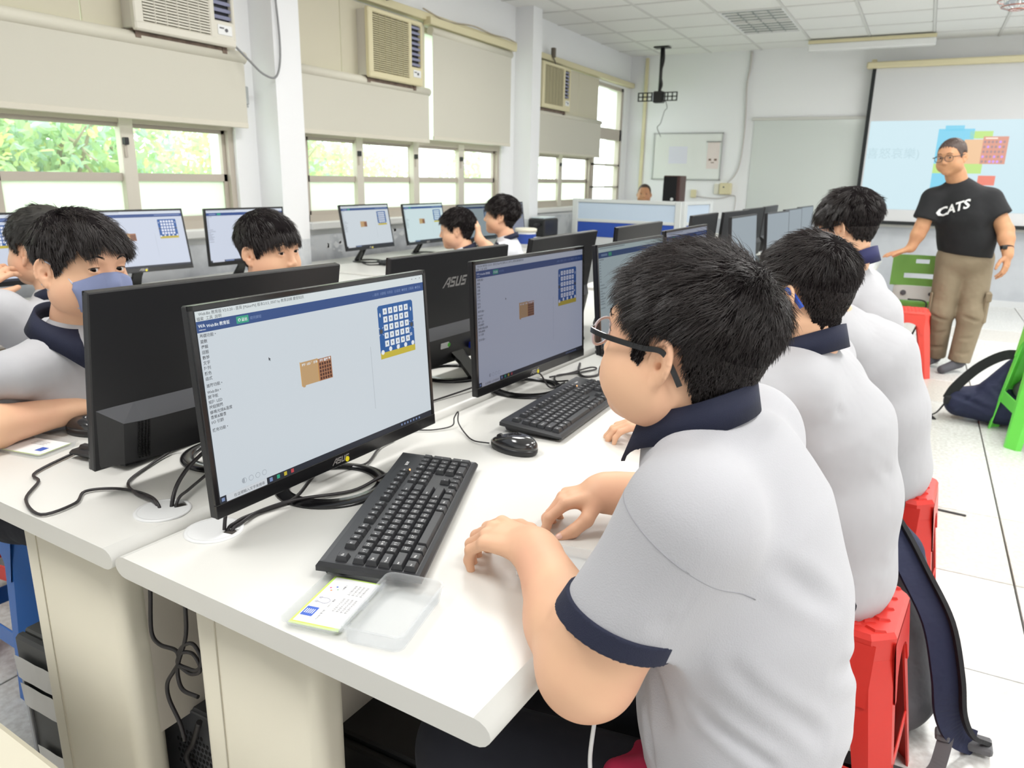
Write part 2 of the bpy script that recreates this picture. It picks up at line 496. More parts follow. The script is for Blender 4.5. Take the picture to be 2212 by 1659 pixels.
# sills
for n, (a, c) in enumerate(((0.58, 3.29), (3.82, 6.47), (6.96, 9.70))):
    s_ = MB(); s_.cbox((XW-0.1, a, 0.935), (XW+0.045, c, 0.985), 0.006)
    struct(s_.build('trim_%d' % (n+1), mat('white_sill', 'E8E8E6', 0.5)), 'white window sill')
# windows: aluminium sashes, clear panes above the rail, frosted ones below
def window(n, y0, y1, mull, ztop=2.40, zlow=0.985):
    w = empty('window_%d' % n, 'x', 'window', (0, 0, 0)); del w['category']; del w['label']
    struct(w)
    X = XW-0.045
    f = MB()
    f.box((X-0.04, y0, zlow), (X+0.02, y1, zlow+0.045)); f.box((X-0.04, y0, ztop-0.04), (X+0.02, y1, ztop))
    for y in (y0, y1-0.035): f.box((X-0.04, y, zlow), (X+0.02, y+0.035, ztop))
    f.box((X-0.04, y0, 1.525), (X+0.025, y1, 1.575))
    f.build('window_frame', M_ALU, w)
    edges = [y0+0.03] + mull + [y1-0.03]
    for i in range(len(edges)-1):
        a, c = edges[i], edges[i+1]
        xo = 0.0 if i % 2 == 0 else -0.022
        s1 = MB()
        for (p, q, r, t) in ((a-0.0, a+0.028, zlow+0.04, 1.53), (c-0.028, c, zlow+0.04, 1.53), (a, c, 1.505, 1.535), (a, c, 1.243, 1.283), (a, c, zlow+0.035, zlow+0.07)):
            s1.box((X-0.012+xo, p, r), (X+0.012+xo, q, t))
        so = s1.build('sash', M_ALU, w)
        MB().box((X-0.002+xo, a+0.02, 1.275), (X+0.002+xo, c-0.02, 1.51)).build('pane', M_CLEAR, so)
        MB().box((X-0.002+xo, a+0.02, zlow+0.06), (X+0.002+xo, c-0.02, 1.25)).build('pane', M_FROST, so)
        MB().box((X-0.002+xo, a, 1.57), (X+0.002+xo, c, ztop-0.03)).build('pane', M_FROST, w)
    for m_ in mull:
        l = MB(); l.cbox((X+0.03, m_-0.012-0.02, 1.42), (X+0.055, m_+0.012-0.02, 1.455), 0.003); l.box((X+0.03, m_-0.007-0.02, 1.36), (X+0.04, m_+0.007-0.02, 1.42), 1)
        l.tube([(X+0.02, m_+0.01, 1.40), (X+0.03, m_+0.014, 1.34), (X+0.025, m_+0.006, 1.29)], 0.0025, 5, 1)
        l.build('window_latch', [M_BLK, M_ALU], w)
    return w
w1 = window(1, 0.60, 3.27, [1.27, 1.93, 2.585])
w2 = window(2, 3.84, 6.45, [4.40, 5.09, 5.765])
w3 = window(3, 6.98, 8.72, [7.83])
# wide central posts seen on each bay
for w, ys in ((w1, [(2.585, 0.075)]), (w2, [(4.40, 0.075), (5.09, 0.075), (5.765, 0.09)]), (w3, [(7.83, 0.09)])):
    for y, wd in ys:
        MB().cbox((XW-0.055, y-wd/2, 0.99), (XW-0.012, y+wd/2, 1.555), 0.003).build('post', mat('pale_aluminium', 'D5CFC2', 0.4, 0.1), w)
# the tall fixed light beside the corner
w4 = bpy.data.objects.new('window_4', None); COL.objects.link(w4); struct(w4)
f = MB(); X = XW-0.045
for (a, c, z0, z1) in ((8.72, 8.80, 0.985, 2.40), (9.62, 9.68, 0.985, 2.40), (8.72, 9.68, 0.985, 1.02), (8.72, 9.68, 1.185, 1.205), (8.72, 9.68, 1.452, 1.475), (8.72, 9.68, 1.765, 1.90), (8.72, 9.68, 2.36, 2.40)):
    f.box((X-0.03, a, z0), (X+0.03, c, z1))
f.build('window_frame', M_ALU, w4)
for z0, z1 in ((1.02, 1.185), (1.205, 1.452), (1.475, 1.765), (1.90, 2.36)):
    MB().box((X-0.002, 8.80, z0), (X+0.002, 9.62, z1)).build('pane', M_CLEAR, w4)
# ---- front wall
wf = MB()
wf.box((XW-0.25, YF, 0), (XR+0.2, YF+0.2, 0.83), 1); wf.box((XW-0.25, YF, 0.83), (XR+0.2, YF+0.2, 2.9), 0)
struct(wf.build('wall_front', [M_WALL, mat('grey_front_paint', 'B6BAC1', 0.6, noise=(3.0, 'C3C7CD', 0.2))]), 'front wall, white above grey')
bb = MB(); bb.box((XW, YF-0.012, 0), (XR, YF, 0.07)); struct(bb.build('baseboard_front', mat('white_skirting', 'D9DBDD', 0.5)))
wr = MB(); wr.box((XR, YB-0.2, 0), (XR+0.2, YF+0.2, 2.9)); struct(wr.build('wall_right', M_WALL))
wb_ = MB(); wb_.box((XW-0.25, YB-0.2, 0), (XR+0.2, YB, 2.9)); struct(wb_.build('wall_back', M_WALL))
# flaking patches on the grey base by the pillar
fp = MB()
for k in range(46):
    y = random.uniform(3.7, 5.0); z = random.uniform(0.76, 0.89); r = random.uniform(0.004, 0.028)
    n = 7; pts = [(y + r*random.uniform(0.5, 1.2)*cos(2*pi*i/n)*1.3, z + r*random.uniform(0.4, 1.1)*sin(2*pi*i/n)) for i in range(n)]
    fp._add([(XW+0.0015, a, c) for a, c in pts], [tuple(range(n))])
o = fp.build('flaking_paint', mat('bare_plaster', 'D9DBDE', 0.8), wall_left); o['kind'] = 'stuff'

# ---- roller blinds
def blind(y0, y1, ztop, zbot, x, label, tube_r=0.03, case=None):
    t = empty('roller_blind', label, 'blind', (x, (y0+y1)/2, ztop))
    h = (y1-y0)/2
    MB().cyl((0, -h-0.012, 0), (0, h+0.012, 0), tube_r, n=20).build('roller', mat('blind_roller', 'D9D5C6', 0.6), t)
    MB().box((0.012, -h, zbot-ztop), (0.0145, h, 0.0)).build('fabric', M_BLIND, t)
    MB().cbox((0.006, -h, zbot-ztop-0.006), (0.02, h, zbot-ztop+0.022), 0.003).build('hem_bar', mat('blind_hem', 'D6D1C2', 0.6), t)
    if case:
        MB().cbox((-0.03, -h-case, 0.035), (0.04, h+case, 0.09), 0.004).build('head_rail', M_CREAM, t)
    return t
blind(0.55, 3.29, 1.915, 1.545, -3.49, 'wide beige roller blind below the air conditioner nearest the camera', 0.033)
blind(3.70, 5.13, 1.915, 1.545, -3.49, 'beige roller blind below the air conditioner between the two pillars', 0.03)
blind(5.19, 6.46, 2.36, 1.575, -3.49, 'long beige roller blind hanging full height beside the second pillar', 0.03, 0.06)
blind(6.98, 8.74, 1.93, 1.54, -3.50, 'beige roller blind below the farthest air conditioner', 0.026)
# beige filler boards round the air conditioners
for (a, c, z0, z1, lab) in ((0.58, 3.29, 1.95, 2.41, 'beige filler board behind the nearest air conditioner'), (3.70, 5.16, 1.95, 2.41, 'beige filler board with seams behind the middle air conditioner'), (6.96, 8.73, 1.96, 2.41, 'beige filler board behind the farthest air conditioner')):
    t = empty('filler_board', lab, 'board', (XW+0.02, (a+c)/2, z0))
    h = (c-a)/2; n = 3
    for i in range(n):
        MB().cbox((0, -h+2*h*i/n+0.003, 0), (0.012, -h+2*h*(i+1)/n-0.003, z1-z0), 0.002).build('panel', mat('beige_board', 'CFC9B4', 0.7), t)
for (a, c, z, lab) in ((3.70, 6.60, 2.425, 'long beige cable duct above the middle blinds'), (6.96, 9.86, 2.425, 'long beige cable duct above the farthest blind')):
    o = MB().cbox((XW, a, z), (XW+0.07, c, z+0.055), 0.004).build('cable_duct', M_CREAM); tag(o, lab, 'duct')
o = MB().tube([(-3.50, 5.1, 2.50), (-3.48, 5.4, 2.46), (-3.48, 5.8, 2.492), (-3.48, 6.1, 2.478), (-3.49, 6.4, 2.49), (-3.50, 6.6, 2.482)], 0.006, 6).build('wire', mat('dusty_wire', 'B9AF9A', 0.7)); tag(o, 'thin dusty wire lying along the duct above the long blind', 'wire')

# ---- air conditioners
def aircon(y0, y1, z0, z1, lab, body, old):
    t = empty('air_conditioner', lab, 'air conditioner', (-3.42, (y0+y1)/2, z0))
    h = (y1-y0)/2; hh = z1-z0
    MB().cbox((-0.14, -h+0.01, 0.012), (-0.03, h-0.01, hh-0.01), 0.004).build('case', mat('ac_case', 'CFCAC0', 0.5, 0.2), t)
    f = MB(); d = 0.035
    a, c = -h+0.05, h-0.17   # grille area; louvres to the right of it
    f.cbox((-d, -h, 0), (0, h, 0.045), 0.008); f.cbox((-d, -h, hh-0.03), (0, h, hh), 0.008)
    f.cbox((-d, -h, 0.03), (0, a, hh-0.02), 0.006); f.cbox((-d, c, 0.03), (0, c+0.035, hh-0.02), 0.006); f.cbox((-d, h-0.02, 0.03), (0, h, hh-0.02), 0.006)
    f.cbox((-d, c+0.02, 0.03), (-0.001, h-0.01, 0.125), 0.006)
    f.build('front_frame', body, t)
    MB().box((-d, a-0.002, 0.04), (-0.022, c+0.002, hh-0.025)).build('filter', mat('filter_brown_grey', '8F8873', 0.8), t)  # filter sheet behind the grille in one even brown grey
    g = MB(); n = 26
    for i in range(n):
        z = 0.05+(hh-0.085)*i/n; g.box((-0.016, a, z), (-0.004, c, z+(hh-0.085)/n*0.58))
    for i in range(1, 6): y = a+(c-a)*i/6; g.box((-0.013, y-0.0015, 0.045), (-0.002, y+0.0015, hh-0.03))
    o = g.build('grille', body if not old else mat('ac_grille_old', 'BFB795', 0.6), t); o['kind'] = 'stuff'
    MB().box((-0.05, c+0.034, 0.12), (-0.028, h-0.018, hh-0.025)).build('outlet_back', mat('dark_hole', '1E1F28', 0.7), t)
    lm = MB(); lm.box((-0.006, -(h-0.018-c-0.034)/2, -0.008), (0.006, (h-0.018-c-0.034)/2, 0.008), M=Matrix.Rotation(radians(-50), 4, 'Y'))
    me = lm.mesh('louvre_slat'); me.materials.append(mat('ac_slat', '3A3D4C' if old else '9A9DB8', 0.5))
    for i in range(8):
        o = bpy.data.objects.new('louvre_slat', me); COL.objects.link(o); o.parent = t; o.location = (-0.018, (c+0.034+h-0.018)/2, 0.145+(hh-0.19)*i/7)
    cp = MB(); cp.cbox((-0.002, c+0.045, 0.055), (0.003, h-0.03, 0.105), 0.002); cp.cyl((0.003, h-0.07, 0.08), (0.007, h-0.07, 0.08), 0.009, n=12, m=1); cp.box((0.003, c+0.055, 0.085), (0.004, c+0.085, 0.092), 1)
    cp.build('control_panel', [M_WHITEP, M_BAND], t)
    br = MB(); br.box((-0.14, -h+0.02, -0.03), (-0.035, -h+0.05, 0.012)); br.box((-0.14, h-0.07, -0.03), (-0.035, h-0.04, 0.012)); br.box((-0.14, -h, -0.02), (-0.10, h, 0.012)); br.box((-0.06, -h+0.02, -0.022), (-0.04, h-0.04, 0.0))
    br.build('bracket', mat('rusty_bracket', '6A5A50', 0.8, noise=(20, '8C7B6C', 0.4)), t)
    return t
aircon(2.585, 3.20, 1.945, 2.38, 'white window air conditioner nearest the camera, cut by the picture top', M_ACW, False)
aircon(4.345, 4.975, 1.935, 2.375, 'yellowed window air conditioner between the two pillars', M_CREAM, True)
aircon(7.02, 7.68, 1.965, 2.39, 'yellowed window air conditioner partly behind the second pillar', M_CREAM, True)
o = MB().tube([(-3.44, 3.19, 1.97), (-3.40, 3.25, 1.90), (-3.37, 3.33, 1.83), (-3.36, 3.42, 1.83), (-3.36, 3.46, 1.98), (-3.36, 3.44, 2.3), (-3.36, 3.40, 2.62)], 0.006, 8).build('power_cord', mat('grey_cord', '8B8C8E', 0.5)); tag(o, 'grey cord looping from the nearest air conditioner over the pillar', 'cord')
o = MB().box((0, -0.01, 0), (0.014, 0.01, 0.012)).cbox((0, -0.016, 0.015), (0.018, 0.016, 0.115), 0.005).build('remote_holder', mat('grey_holder', 'AEB2B4', 0.5), loc=(-3.559, 3.36, 1.66)); tag(o, 'small grey remote holder on the wall below the looping cord', 'holder')
for (p, lab) in (([(-3.5, 4.75, 2.8), (-3.49, 4.74, 2.55), (-3.45, 4.70, 2.50), (-3.46, 4.6, 2.46)], 'dark cord dropping from the ceiling to the middle air conditioner'), ([(-3.5, 7.38, 2.52), (-3.48, 7.36, 2.46), (-3.46, 7.36, 2.42), (-3.45, 7.36, 2.38)], 'short dark cord above the farthest air conditioner')):
    o = MB().tube(p, 0.007, 6).cbox((p[1][0]-0.02, p[1][1]-0.02, p[1][2]), (p[1][0]+0.02, p[1][1]+0.02, p[1][2]+0.09), 0.004).build('power_cord', mat('dark_cord', '6E675C', 0.6)); tag(o, lab, 'cord')
YW = YF
# small whiteboard
t = empty('whiteboard', 'small whiteboard with aluminium frame and two sheets on it', 'whiteboard', (-2.745, YW, 1.30))
MB().box((-0.43, -0.014, 0.01), (0.43, -0.003, 0.565)).build('board', mat('enamel_white', 'E6E8E6', 0.15), t)
f = MB()
for lo, hi in (((-0.445, -0.022, 0), (0.445, -0.002, 0.014)), ((-0.445, -0.022, 0.561), (0.445, -0.002, 0.575)), ((-0.445, -0.022, 0), (-0.431, -0.002, 0.575)), ((0.431, -0.022, 0), (0.445, -0.002, 0.575))): f.cbox(lo, hi, 0.002)
f.build('frame', mat('silver_frame', 'B8BABA', 0.35, 0.5), t)
o = MB().box((-0.12, -0.0155, -0.16), (0.12, -0.0145, 0.05)).build('notice_sheet', mat('pale_blue_paper', 'DDDDEA', 0.8), loc=(-2.86, YW, 1.66)); tag(o, 'pale blue sheet of notes stuck on the small whiteboard', 'paper')
b = MB(); b.box((-0.075, -0.017, -0.30), (0.075, -0.015, 0.02)); b.box((-0.09, -0.03, 0.02), (0.09, -0.015, 0.03), 1)
for x, z in ((-0.035, -0.19), (0.035, -0.19)): b.box((x-0.016, -0.0185, z-0.012), (x+0.016, -0.017, z+0.012), 2)
b.box((-0.02, -0.0185, -0.23), (0.02, -0.017, -0.22), 2)
o = b.build('notice_sheet', [mat('pinkish_paper', 'E6DAD6', 0.8), mat('clip_grey', '8F8F90', 0.5), mat('brown_print', '7C6459', 0.8)], loc=(-2.41, YW, 1.74)); tag(o, 'pinkish printed sheet under a dark clip on the small whiteboard', 'paper')
# big whiteboard
t = empty('whiteboard', 'wide glossy whiteboard reaching behind the projection screen', 'whiteboard', (-0.2, YW, 0.84))
MB().box((-1.74, -0.02, 0.02), (2.6, -0.004, 1.17)).build('board', mat('glossy_enamel', 'D2D8D5', 0.08), t)
f = MB(); f.cbox((-1.77, -0.035, 1.165), (2.6, -0.003, 1.20), 0.006); f.cbox((-1.77, -0.06, -0.02), (2.6, -0.003, 0.012), 0.006)
f.build('rail', mat('pale_rail', 'CBCBC6', 0.4), t)
# projection screen
t = empty('projection_screen', 'pull-down projection screen showing coloured program blocks', 'screen', (0.9, YW-0.14, 2.50))
MB().cbox((-1.66, -0.06, 0.02), (1.66, 0.05, 0.085), 0.01).cbox((-1.62, 0.02, 0.085), (-1.57, 0.1, 0.12), 0.004).build('case', M_CREAM, t)
MB().box((-1.60, 0, -1.62), (1.60, 0.003, 0.03)).build('fabric', mat('screen_fabric', 'D6D7D9', 0.9), t)
b = MB(); b.box((-1.60, -0.002, -1.62), (-1.56, 0.004, 0.02)); b.box((1.56, -0.002, -1.62), (1.60, 0.004, 0.02)); b.cbox((-1.60, -0.012, -1.645), (1.60, 0.014, -1.61), 0.004)
b.build('border', mat('black_border', '1C2022', 0.7), t)
pm = MB()
Z1, Z0 = -0.53, -1.48
def pq(x0, x1, z0, z1, m, dy=0.0): pm.box((x0, -0.0035-dy, z0), (x1, -0.002-dy, z1), m)
pq(-1.545, 0.2, Z0, Z1, 0); pq(0.2, 1.0, Z0, Z1, 1)
pq(-0.86, -0.52, -1.4, -0.62, 2, 0.001); pq(-0.80, -0.62, -0.64, -0.585, 2, 0.001)
pq(-0.56, -0.35, -0.72, -0.645, 3, 0.001); pq(-0.86, -0.4, -1.08, -0.98, 3, 0.002)
pq(-0.60, -0.40, -0.98, -0.73, 4, 0.002); pq(-0.43, -0.20, -0.98, -0.70, 5, 0.003)
for i in range(6):
    for j in range(5):
        lit = (i, j) in ((1, 3), (4, 3), (0, 1), (3, 1), (5, 1), (2, 0), (3, 0), (4, 0), (4, 4))
        x = -0.41+0.035*i; z = -0.955+0.05*j
        pm.prism([(x+0.012*cos(2*pi*k/8), z+0.014*sin(2*pi*k/8)) for k in range(8)], 0.0062, 0.0068, 6 if lit else 7, M=Matrix.Rotation(radians(90), 4, 'X'))
pq(-0.41, -0.30, -0.725, -0.712, 8, 0.004)
pq(-0.42, -0.26, -1.20, -1.10, 9, 0.002)
pm.text('slide', Matrix.Translation((-1.545, -0.0045, -0.92)) @ Matrix.Rotation(radians(90), 4, 'X'), 0.125, 10)
pm.build('projected_picture', [emat('proj_pale_blue', 'D4EDF5', 0.86), emat('proj_lilac', 'D5E0F4', 0.86), emat('proj_sky_blue', '86D4EF', 0.9), emat('proj_lime', 'C3E78A', 0.9), emat('proj_orange', 'F0C79E', 0.9), emat('proj_salmon', 'DE9F8B', 0.9),
         emat('proj_violet', 'C89CF5', 1.0), emat('proj_grey', 'AE9092', 0.9), emat('proj_white', 'FFE8DC', 1.0), emat('proj_coral', 'F08A78', 0.9), emat('proj_text', 'C3DEE6', 0.86)], t)
# lamp over the board
t = empty('board_lamp', 'long white board lamp with a cream strip hanging at the ceiling edge', 'lamp', (-0.735, 9.42, 2.79))
MB().cbox((-0.62, -0.06, -0.035), (0.62, 0.0, 0.0), 0.004).build('reflector_strip', M_CREAM, t)
MB().cbox((-0.62, -0.055, -0.11), (0.62, 0.05, -0.033), 0.01).build('body', M_WHITEP, t)
# trunking, cable, boxes
o = MB().cbox((-0.02, -0.03, 0.02), (0.02, 0, 2.78), 0.004).build('cable_trunking', M_CREAM, loc=(-3.34, YW, 0)); tag(o, 'beige vertical cable trunking near the room corner', 'trunking')
o = MB().tube([(-2.05, YW-0.02, 2.79), (-2.05, YW-0.02, 2.6), (-2.07, YW-0.03, 2.42), (-2.055, YW-0.02, 2.1), (-2.05, YW-0.02, 1.8), (-2.07, YW-0.02, 1.5), (-2.12, YW-0.03, 1.36), (-2.2, YW-0.03, 1.27)], lambda s: 0.016-0.008*s, 6).build('cable', mat('wall_cable', 'C9C5C2', 0.7)); tag(o, 'thick pale cable hanging down the wall left of the wide whiteboard', 'cable')
t = empty('wall_box', 'yellowed switch box at the lower end of the pale wall cable', 'box', (-2.215, YW, 1.20))
MB().cbox((-0.075, -0.05, -0.07), (0.075, 0, 0.07), 0.01).build('body', M_CREAM, t); MB().cbox((-0.075-0.07, -0.03, -0.07), (-0.08, 0, 0.06), 0.006).build('side_plate', mat('pale_plate', 'DDDACB', 0.5), t)
MB().cyl((-0.02, -0.05, 0.02), (-0.02, -0.054, 0.02), 0.01, n=10).build('knob', M_BAND, t)
o = MB().cbox((-0.035, -0.03, -0.05), (0.035, 0, 0.05), 0.006).build('socket', M_CREAM, loc=(-2.62, YW, 1.13)); tag(o, 'small beige wall socket right of the loudspeaker', 'socket')
o = MB().tube([(-2.6, YW-0.01, 1.10), (-2.3, YW-0.01, 1.08), (-2.13, YW-0.01, 1.12), (-2.08, YW-0.02, 1.07), (-2.1, YW-0.02, 0.8)], 0.006, 6).build('cable', mat('wall_cable', 'C9C5C2')); tag(o, 'thin pale cable running low along the front wall', 'cable')
# tv bracket hanging from the ceiling
t = empty('tv_bracket', 'black ceiling bracket with a perforated plate and no television', 'bracket', (-2.96, 9.25, 2.80))
MB().cbox((-0.09, -0.06, -0.012), (0.09, 0.06, 0), 0.003).build('ceiling_plate', M_BLK, t)
MB().cyl((0, 0, 0), (0, 0, -0.52), 0.02, n=10).build('pole', M_BLK, t)
MB().tube([(0.02, 0, 0), (0.035, -0.02, -0.15), (0.01, -0.03, -0.3), (0.03, -0.02, -0.42), (0.0, -0.03, -0.5)], 0.012, 6).build('cable', M_CABLE, t)
MB().cbox((-0.07, -0.07, -0.62), (0.07, 0.05, -0.49), 0.02).build('hub', M_BLK, t)
pl = MB()
for s in (-1, 1):
    x0, x1 = (0.07, 0.24)
    for z in (-0.60, -0.555, -0.51): pl.box((min(s*x0, s*x1), -0.075, z-0.006), (max(s*x0, s*x1), -0.068, z+0.006))
    for xx in (0.07, 0.125, 0.18, 0.235): pl.box((s*xx-0.007, -0.075, -0.606), (s*xx+0.007, -0.068, -0.504))
pl.build('mounting_plate', M_BLK, t)
MB().tube([(0.1, -0.06, -0.6), (0.12, -0.05, -0.68), (0.09, -0.05, -0.72), (0.05, -0.04, -0.85), (0.0, 0.0, -0.9), (0.02, 0.1, -1.0)], 0.005, 5).build('loose_wire', mat('grey_cord', '8B8C8E'), t)
# fan at the top right
t = empty('wall_fan', 'copper ringed fan just entering the top right corner of the picture', 'fan', (0.405, 7.07, 2.62))
for i, (r, z) in enumerate(((0.13, -0.01), (0.10, -0.05), (0.05, -0.07))):
    MB().tube([(r*cos(2*pi*k/20), r*sin(2*pi*k/20), z) for k in range(21)], 0.004, 6, spline=False).build('guard_ring', mat('copper_wire', 'C08070', 0.35, 0.6), t)
sp = MB()
for k in range(18):
    a = 2*pi*k/18; sp.tube([(0.03*cos(a), 0.03*sin(a), -0.075), (0.10*cos(a), 0.10*sin(a), -0.05), (0.135*cos(a), 0.135*sin(a), 0.02)], 0.0018, 4)
o = sp.build('guard_wire', mat('silver_wire', 'C4C4C8', 0.3, 0.7), t); o['kind'] = 'stuff'
MB().cyl((0, 0, 0.0), (0, 0, 0.18), 0.045, n=14).build('motor', M_WHITEP, t)
for k in range(3):
    M = Matrix.Rotation(2*pi*k/3, 4, 'Z') @ Matrix.Rotation(radians(20), 4, 'X')
    MB().cbox((0.03, -0.03, -0.022), (0.115, 0.03, -0.018), 0.001, M=M).build('blade', mat('fan_blade', 'B9C4CC', 0.3), t)

# ---- booth of blue partitions, loudspeaker
M_PF = mat('partition_frame', 'D9DDDD', 0.4, 0.1); M_PG = mat('blue_white_glass', 'C9D9EC', 0.25); M_PL = mat('partition_pale', 'D5D8DB', 0.6)
def partition(loc, rz, L, lab):
    t = empty('partition', lab, 'partition', loc, rz)
    MB().cbox((-0.03, -0.025, 0), (0.03, 0.025, 1.10), 0.006).build('post', M_PF, t)
    MB().cbox((L-0.03, -0.025, 0), (L+0.03, 0.025, 1.10), 0.006).build('post', M_PF, t)
    MB().cbox((0.03, -0.02, 1.065), (L-0.03, 0.02, 1.10), 0.004).cbox((0.03, -0.02, 0.875), (L-0.03, 0.02, 0.905), 0.003).cbox((0.03, -0.02, 0.05), (L-0.03, 0.02, 0.09), 0.003).build('rail', M_PF, t)
    MB().box((0.03, -0.005, 0.90), (L-0.03, 0.005, 1.07)).build('glass_panel', M_PG, t)
    MB().cbox((0.03, -0.014, 0.73), (L-0.03, 0.014, 0.876), 0.004).build('blue_panel', M_BLUE, t)
    MB().cbox((0.03, -0.014, 0.09), (L-0.03, 0.014, 0.728), 0.004).build('lower_panel', M_PL, t)
partition((-3.10, 7.2, 0), 0, 1.06, 'long blue and white booth partition with frosted strip')
partition((-2.0, 7.24, 0), pi/2-0.15, 0.62, 'short blue and white partition closing the right end of the booth')
t = empty('desk', 'teacher desk hidden behind the blue booth partition', 'desk', (-2.6, 8.2, 0))
MB().cbox((-0.7, -0.32, 0.71), (0.7, 0.32, 0.74), 0.006).build('tabletop', M_TOP, t)
for s in (-1, 1): MB().cbox((s*0.66-0.015, -0.3, 0), (s*0.66+0.015, 0.3, 0.71), 0.003).build('side_panel', M_LEG, t)
t = empty('loudspeaker', 'tall dark loudspeaker with reddish side standing behind the partition', 'loudspeaker', (-2.36, 8.08, 0.74))
MB().cbox((-0.085, -0.1, 0), (0.095, 0.12, 0.60), 0.006).build('cabinet', mat('dark_veneer', '4A2F2B', 0.45), t)
MB().cbox((-0.083, -0.115, 0.01), (0.06, -0.099, 0.59), 0.004).build('grille_cloth', mat('speaker_cloth', '1A1A1C', 0.9), t)
MB().cyl((0.02, -0.115, 0.36), (0.02, -0.121, 0.36), 0.016, n=12).build('badge', M_WHITEP, t)

# ---- things by the windows
def wall_desk(y0, y1, lab):
    t = empty('wall_desk', lab, 'desk', (-3.0, (y0+y1)/2, 0)); h = (y1-y0)/2
    MB().cbox((-0.48, -h, 0.705), (0.32, h, 0.74), 0.01).build('tabletop', M_TOP, t)
    for s in (-1, 1): MB().cbox((-0.4, s*(h-0.06)-0.015, 0), (0.26, s*(h-0.06)+0.015, 0.706), 0.003).build('side_panel', M_LEG, t)
    MB().cbox((-0.38, -h+0.08, 0.3), (-0.36, h-0.08, 0.70), 0.003).build('back_panel', M_INNER, t)
    return t
wall_desk(1.30, 3.40, 'white desk under the windows, near one with three monitors')
wall_desk(3.47, 6.6, 'white desk under the windows, far one beyond the first pillar')
t = empty('coffee_machine', 'black tabletop machine with a side lever by the second pillar', 'machine', (-3.28, 6.82, 0.74))
MB().cbox((-0.09, -0.16, 0), (0.09, 0.16, 0.17), 0.012).build('body', M_BLK, t)
MB().cbox((-0.07, -0.13, 0.17), (0.07, 0.13, 0.185), 0.004).build('lid', mat('pale_lid', 'C8D2D8', 0.3), t)
MB().cbox((0.02, -0.25, 0.10), (0.05, -0.15, 0.13), 0.006).build('lever', M_BLK, t)
t = empty('paint_bucket', 'white bucket with a blue label behind the raised hand boy', 'bucket', (-2.85, 5.6, 0.74))
MB().lathe([(0.001, 0), (0.07, 0), (0.085, 0.13), (0.001, 0.13)], n=24).build('bucket_body', M_WHITEP, t)
MB().lathe([(0.001, 0.13), (0.09, 0.128), (0.092, 0.15), (0.08, 0.155), (0.001, 0.153)], n=24).build('lid', mat('ivory_lid', 'EDE7D6', 0.5), t)
MB().lathe([(0.0765, 0.03), (0.0855, 0.11)], n=24).box((0.082, -0.02, 0.06), (0.086, 0.03, 0.085), 1).build('blue_label', [mat('blue_label', '2D4DA6', 0.5), M_PAPER], t)

# ---- foliage outside
gm = mat('outside_ground', 'B9C4A8', 0.9)
struct(MB().box((-16, -10, -2.2), (XW-0.4, 18, -2.0)).build('ground', gm), 'ground outside the windows')
def leafmat(name, c):
    m = bpy.data.materials.new(name); m.use_nodes = True; nt = m.node_tree; nt.nodes.clear()
    o = nt.nodes.new('ShaderNodeOutputMaterial'); d = nt.nodes.new('ShaderNodeBsdfDiffuse'); t_ = nt.nodes.new('ShaderNodeBsdfTranslucent'); mx = nt.nodes.new('ShaderNodeMixShader')
    d.inputs[0].default_value = lin(c); t_.inputs[0].default_value = lin(c); mx.inputs[0].default_value = 0.5
    nt.links.new(d.outputs[0], mx.inputs[1]); nt.links.new(t_.outputs[0], mx.inputs[2]); nt.links.new(mx.outputs[0], o.inputs[0]); return m
LM = [leafmat('leaf_green', 'C0DBAC'), leafmat('leaf_light', 'D5E6AC'), leafmat('leaf_yellow', 'ECEDA6'), leafmat('leaf_bluish', 'C0D9C9')]
def tree(x, y, r, zc, n, lab, wts):
    n = int(n*3.2)
    t = empty('tree', lab, 'tree', (x, y, -2.0))
    tr = MB(); tr.tube([(0, 0, 0), (0.1, 0.05, 1.4), (-0.05, 0.1, zc+2.0)], lambda s: 0.09-0.05*s, 8)
    for k in range(9):
        a = RNG.uniform(0, 6.28); q = r*0.8
        tr.tube([(0, 0.05, zc+1.0+0.25*RNG.uniform(-2, 2)), (0.4*q*cos(a), 0.4*q*sin(a), zc+2.0+RNG.uniform(-.3, .3)), (q*cos(a), q*sin(a), zc+2.2+RNG.uniform(-.6, .6))], lambda s: 0.03-0.024*s, 5)
    tr.build('trunk', mat('bark', 'A89C84', 0.9), t)
    d = RNG.normal(size=(n, 3)); d /= np.linalg.norm(d, axis=1)[:, None]
    P = d * (RNG.uniform(0, 1, (n, 1))**0.45) * np.array([r*0.75, r, r*0.8]) + np.array([0, 0, zc+2.0])
    ax = RNG.normal(size=(n, 3)); ax[:, 2] -= 0.5; ax /= np.linalg.norm(ax, axis=1)[:, None]
    sd = np.cross(ax, RNG.normal(size=(n, 3))); sd /= np.linalg.norm(sd, axis=1)[:, None]
    nn = np.cross(ax, sd); L = RNG.uniform(0.05, 0.115, (n, 1)); Wd = L*0.30
    V = np.stack([P, P+ax*L*.28+sd*Wd*.9+nn*.006, P+ax*L*.62+sd*Wd*.8+nn*.008, P+ax*L-nn*.01, P+ax*L*.62-sd*Wd*.8+nn*.008, P+ax*L*.28-sd*Wd*.9+nn*.006], 1).reshape(-1, 3)
    i = np.arange(n)[:, None]*6
    F = np.concatenate([i+[0, 1, 2, 3], i+[0, 3, 4, 5]], 1).reshape(-1, 4)
    mi = np.repeat(RNG.choice(4, n, p=wts), 2)
    o = finish('foliage', np_mesh('foliage', V, F, False, mi), LM, t); o['kind'] = 'stuff'
tree(-5.6, 2.0, 1.25, 1.1, 3600, 'leafy tree outside the window nearest the camera, yellowish in the light', [.4, .25, .2, .15])
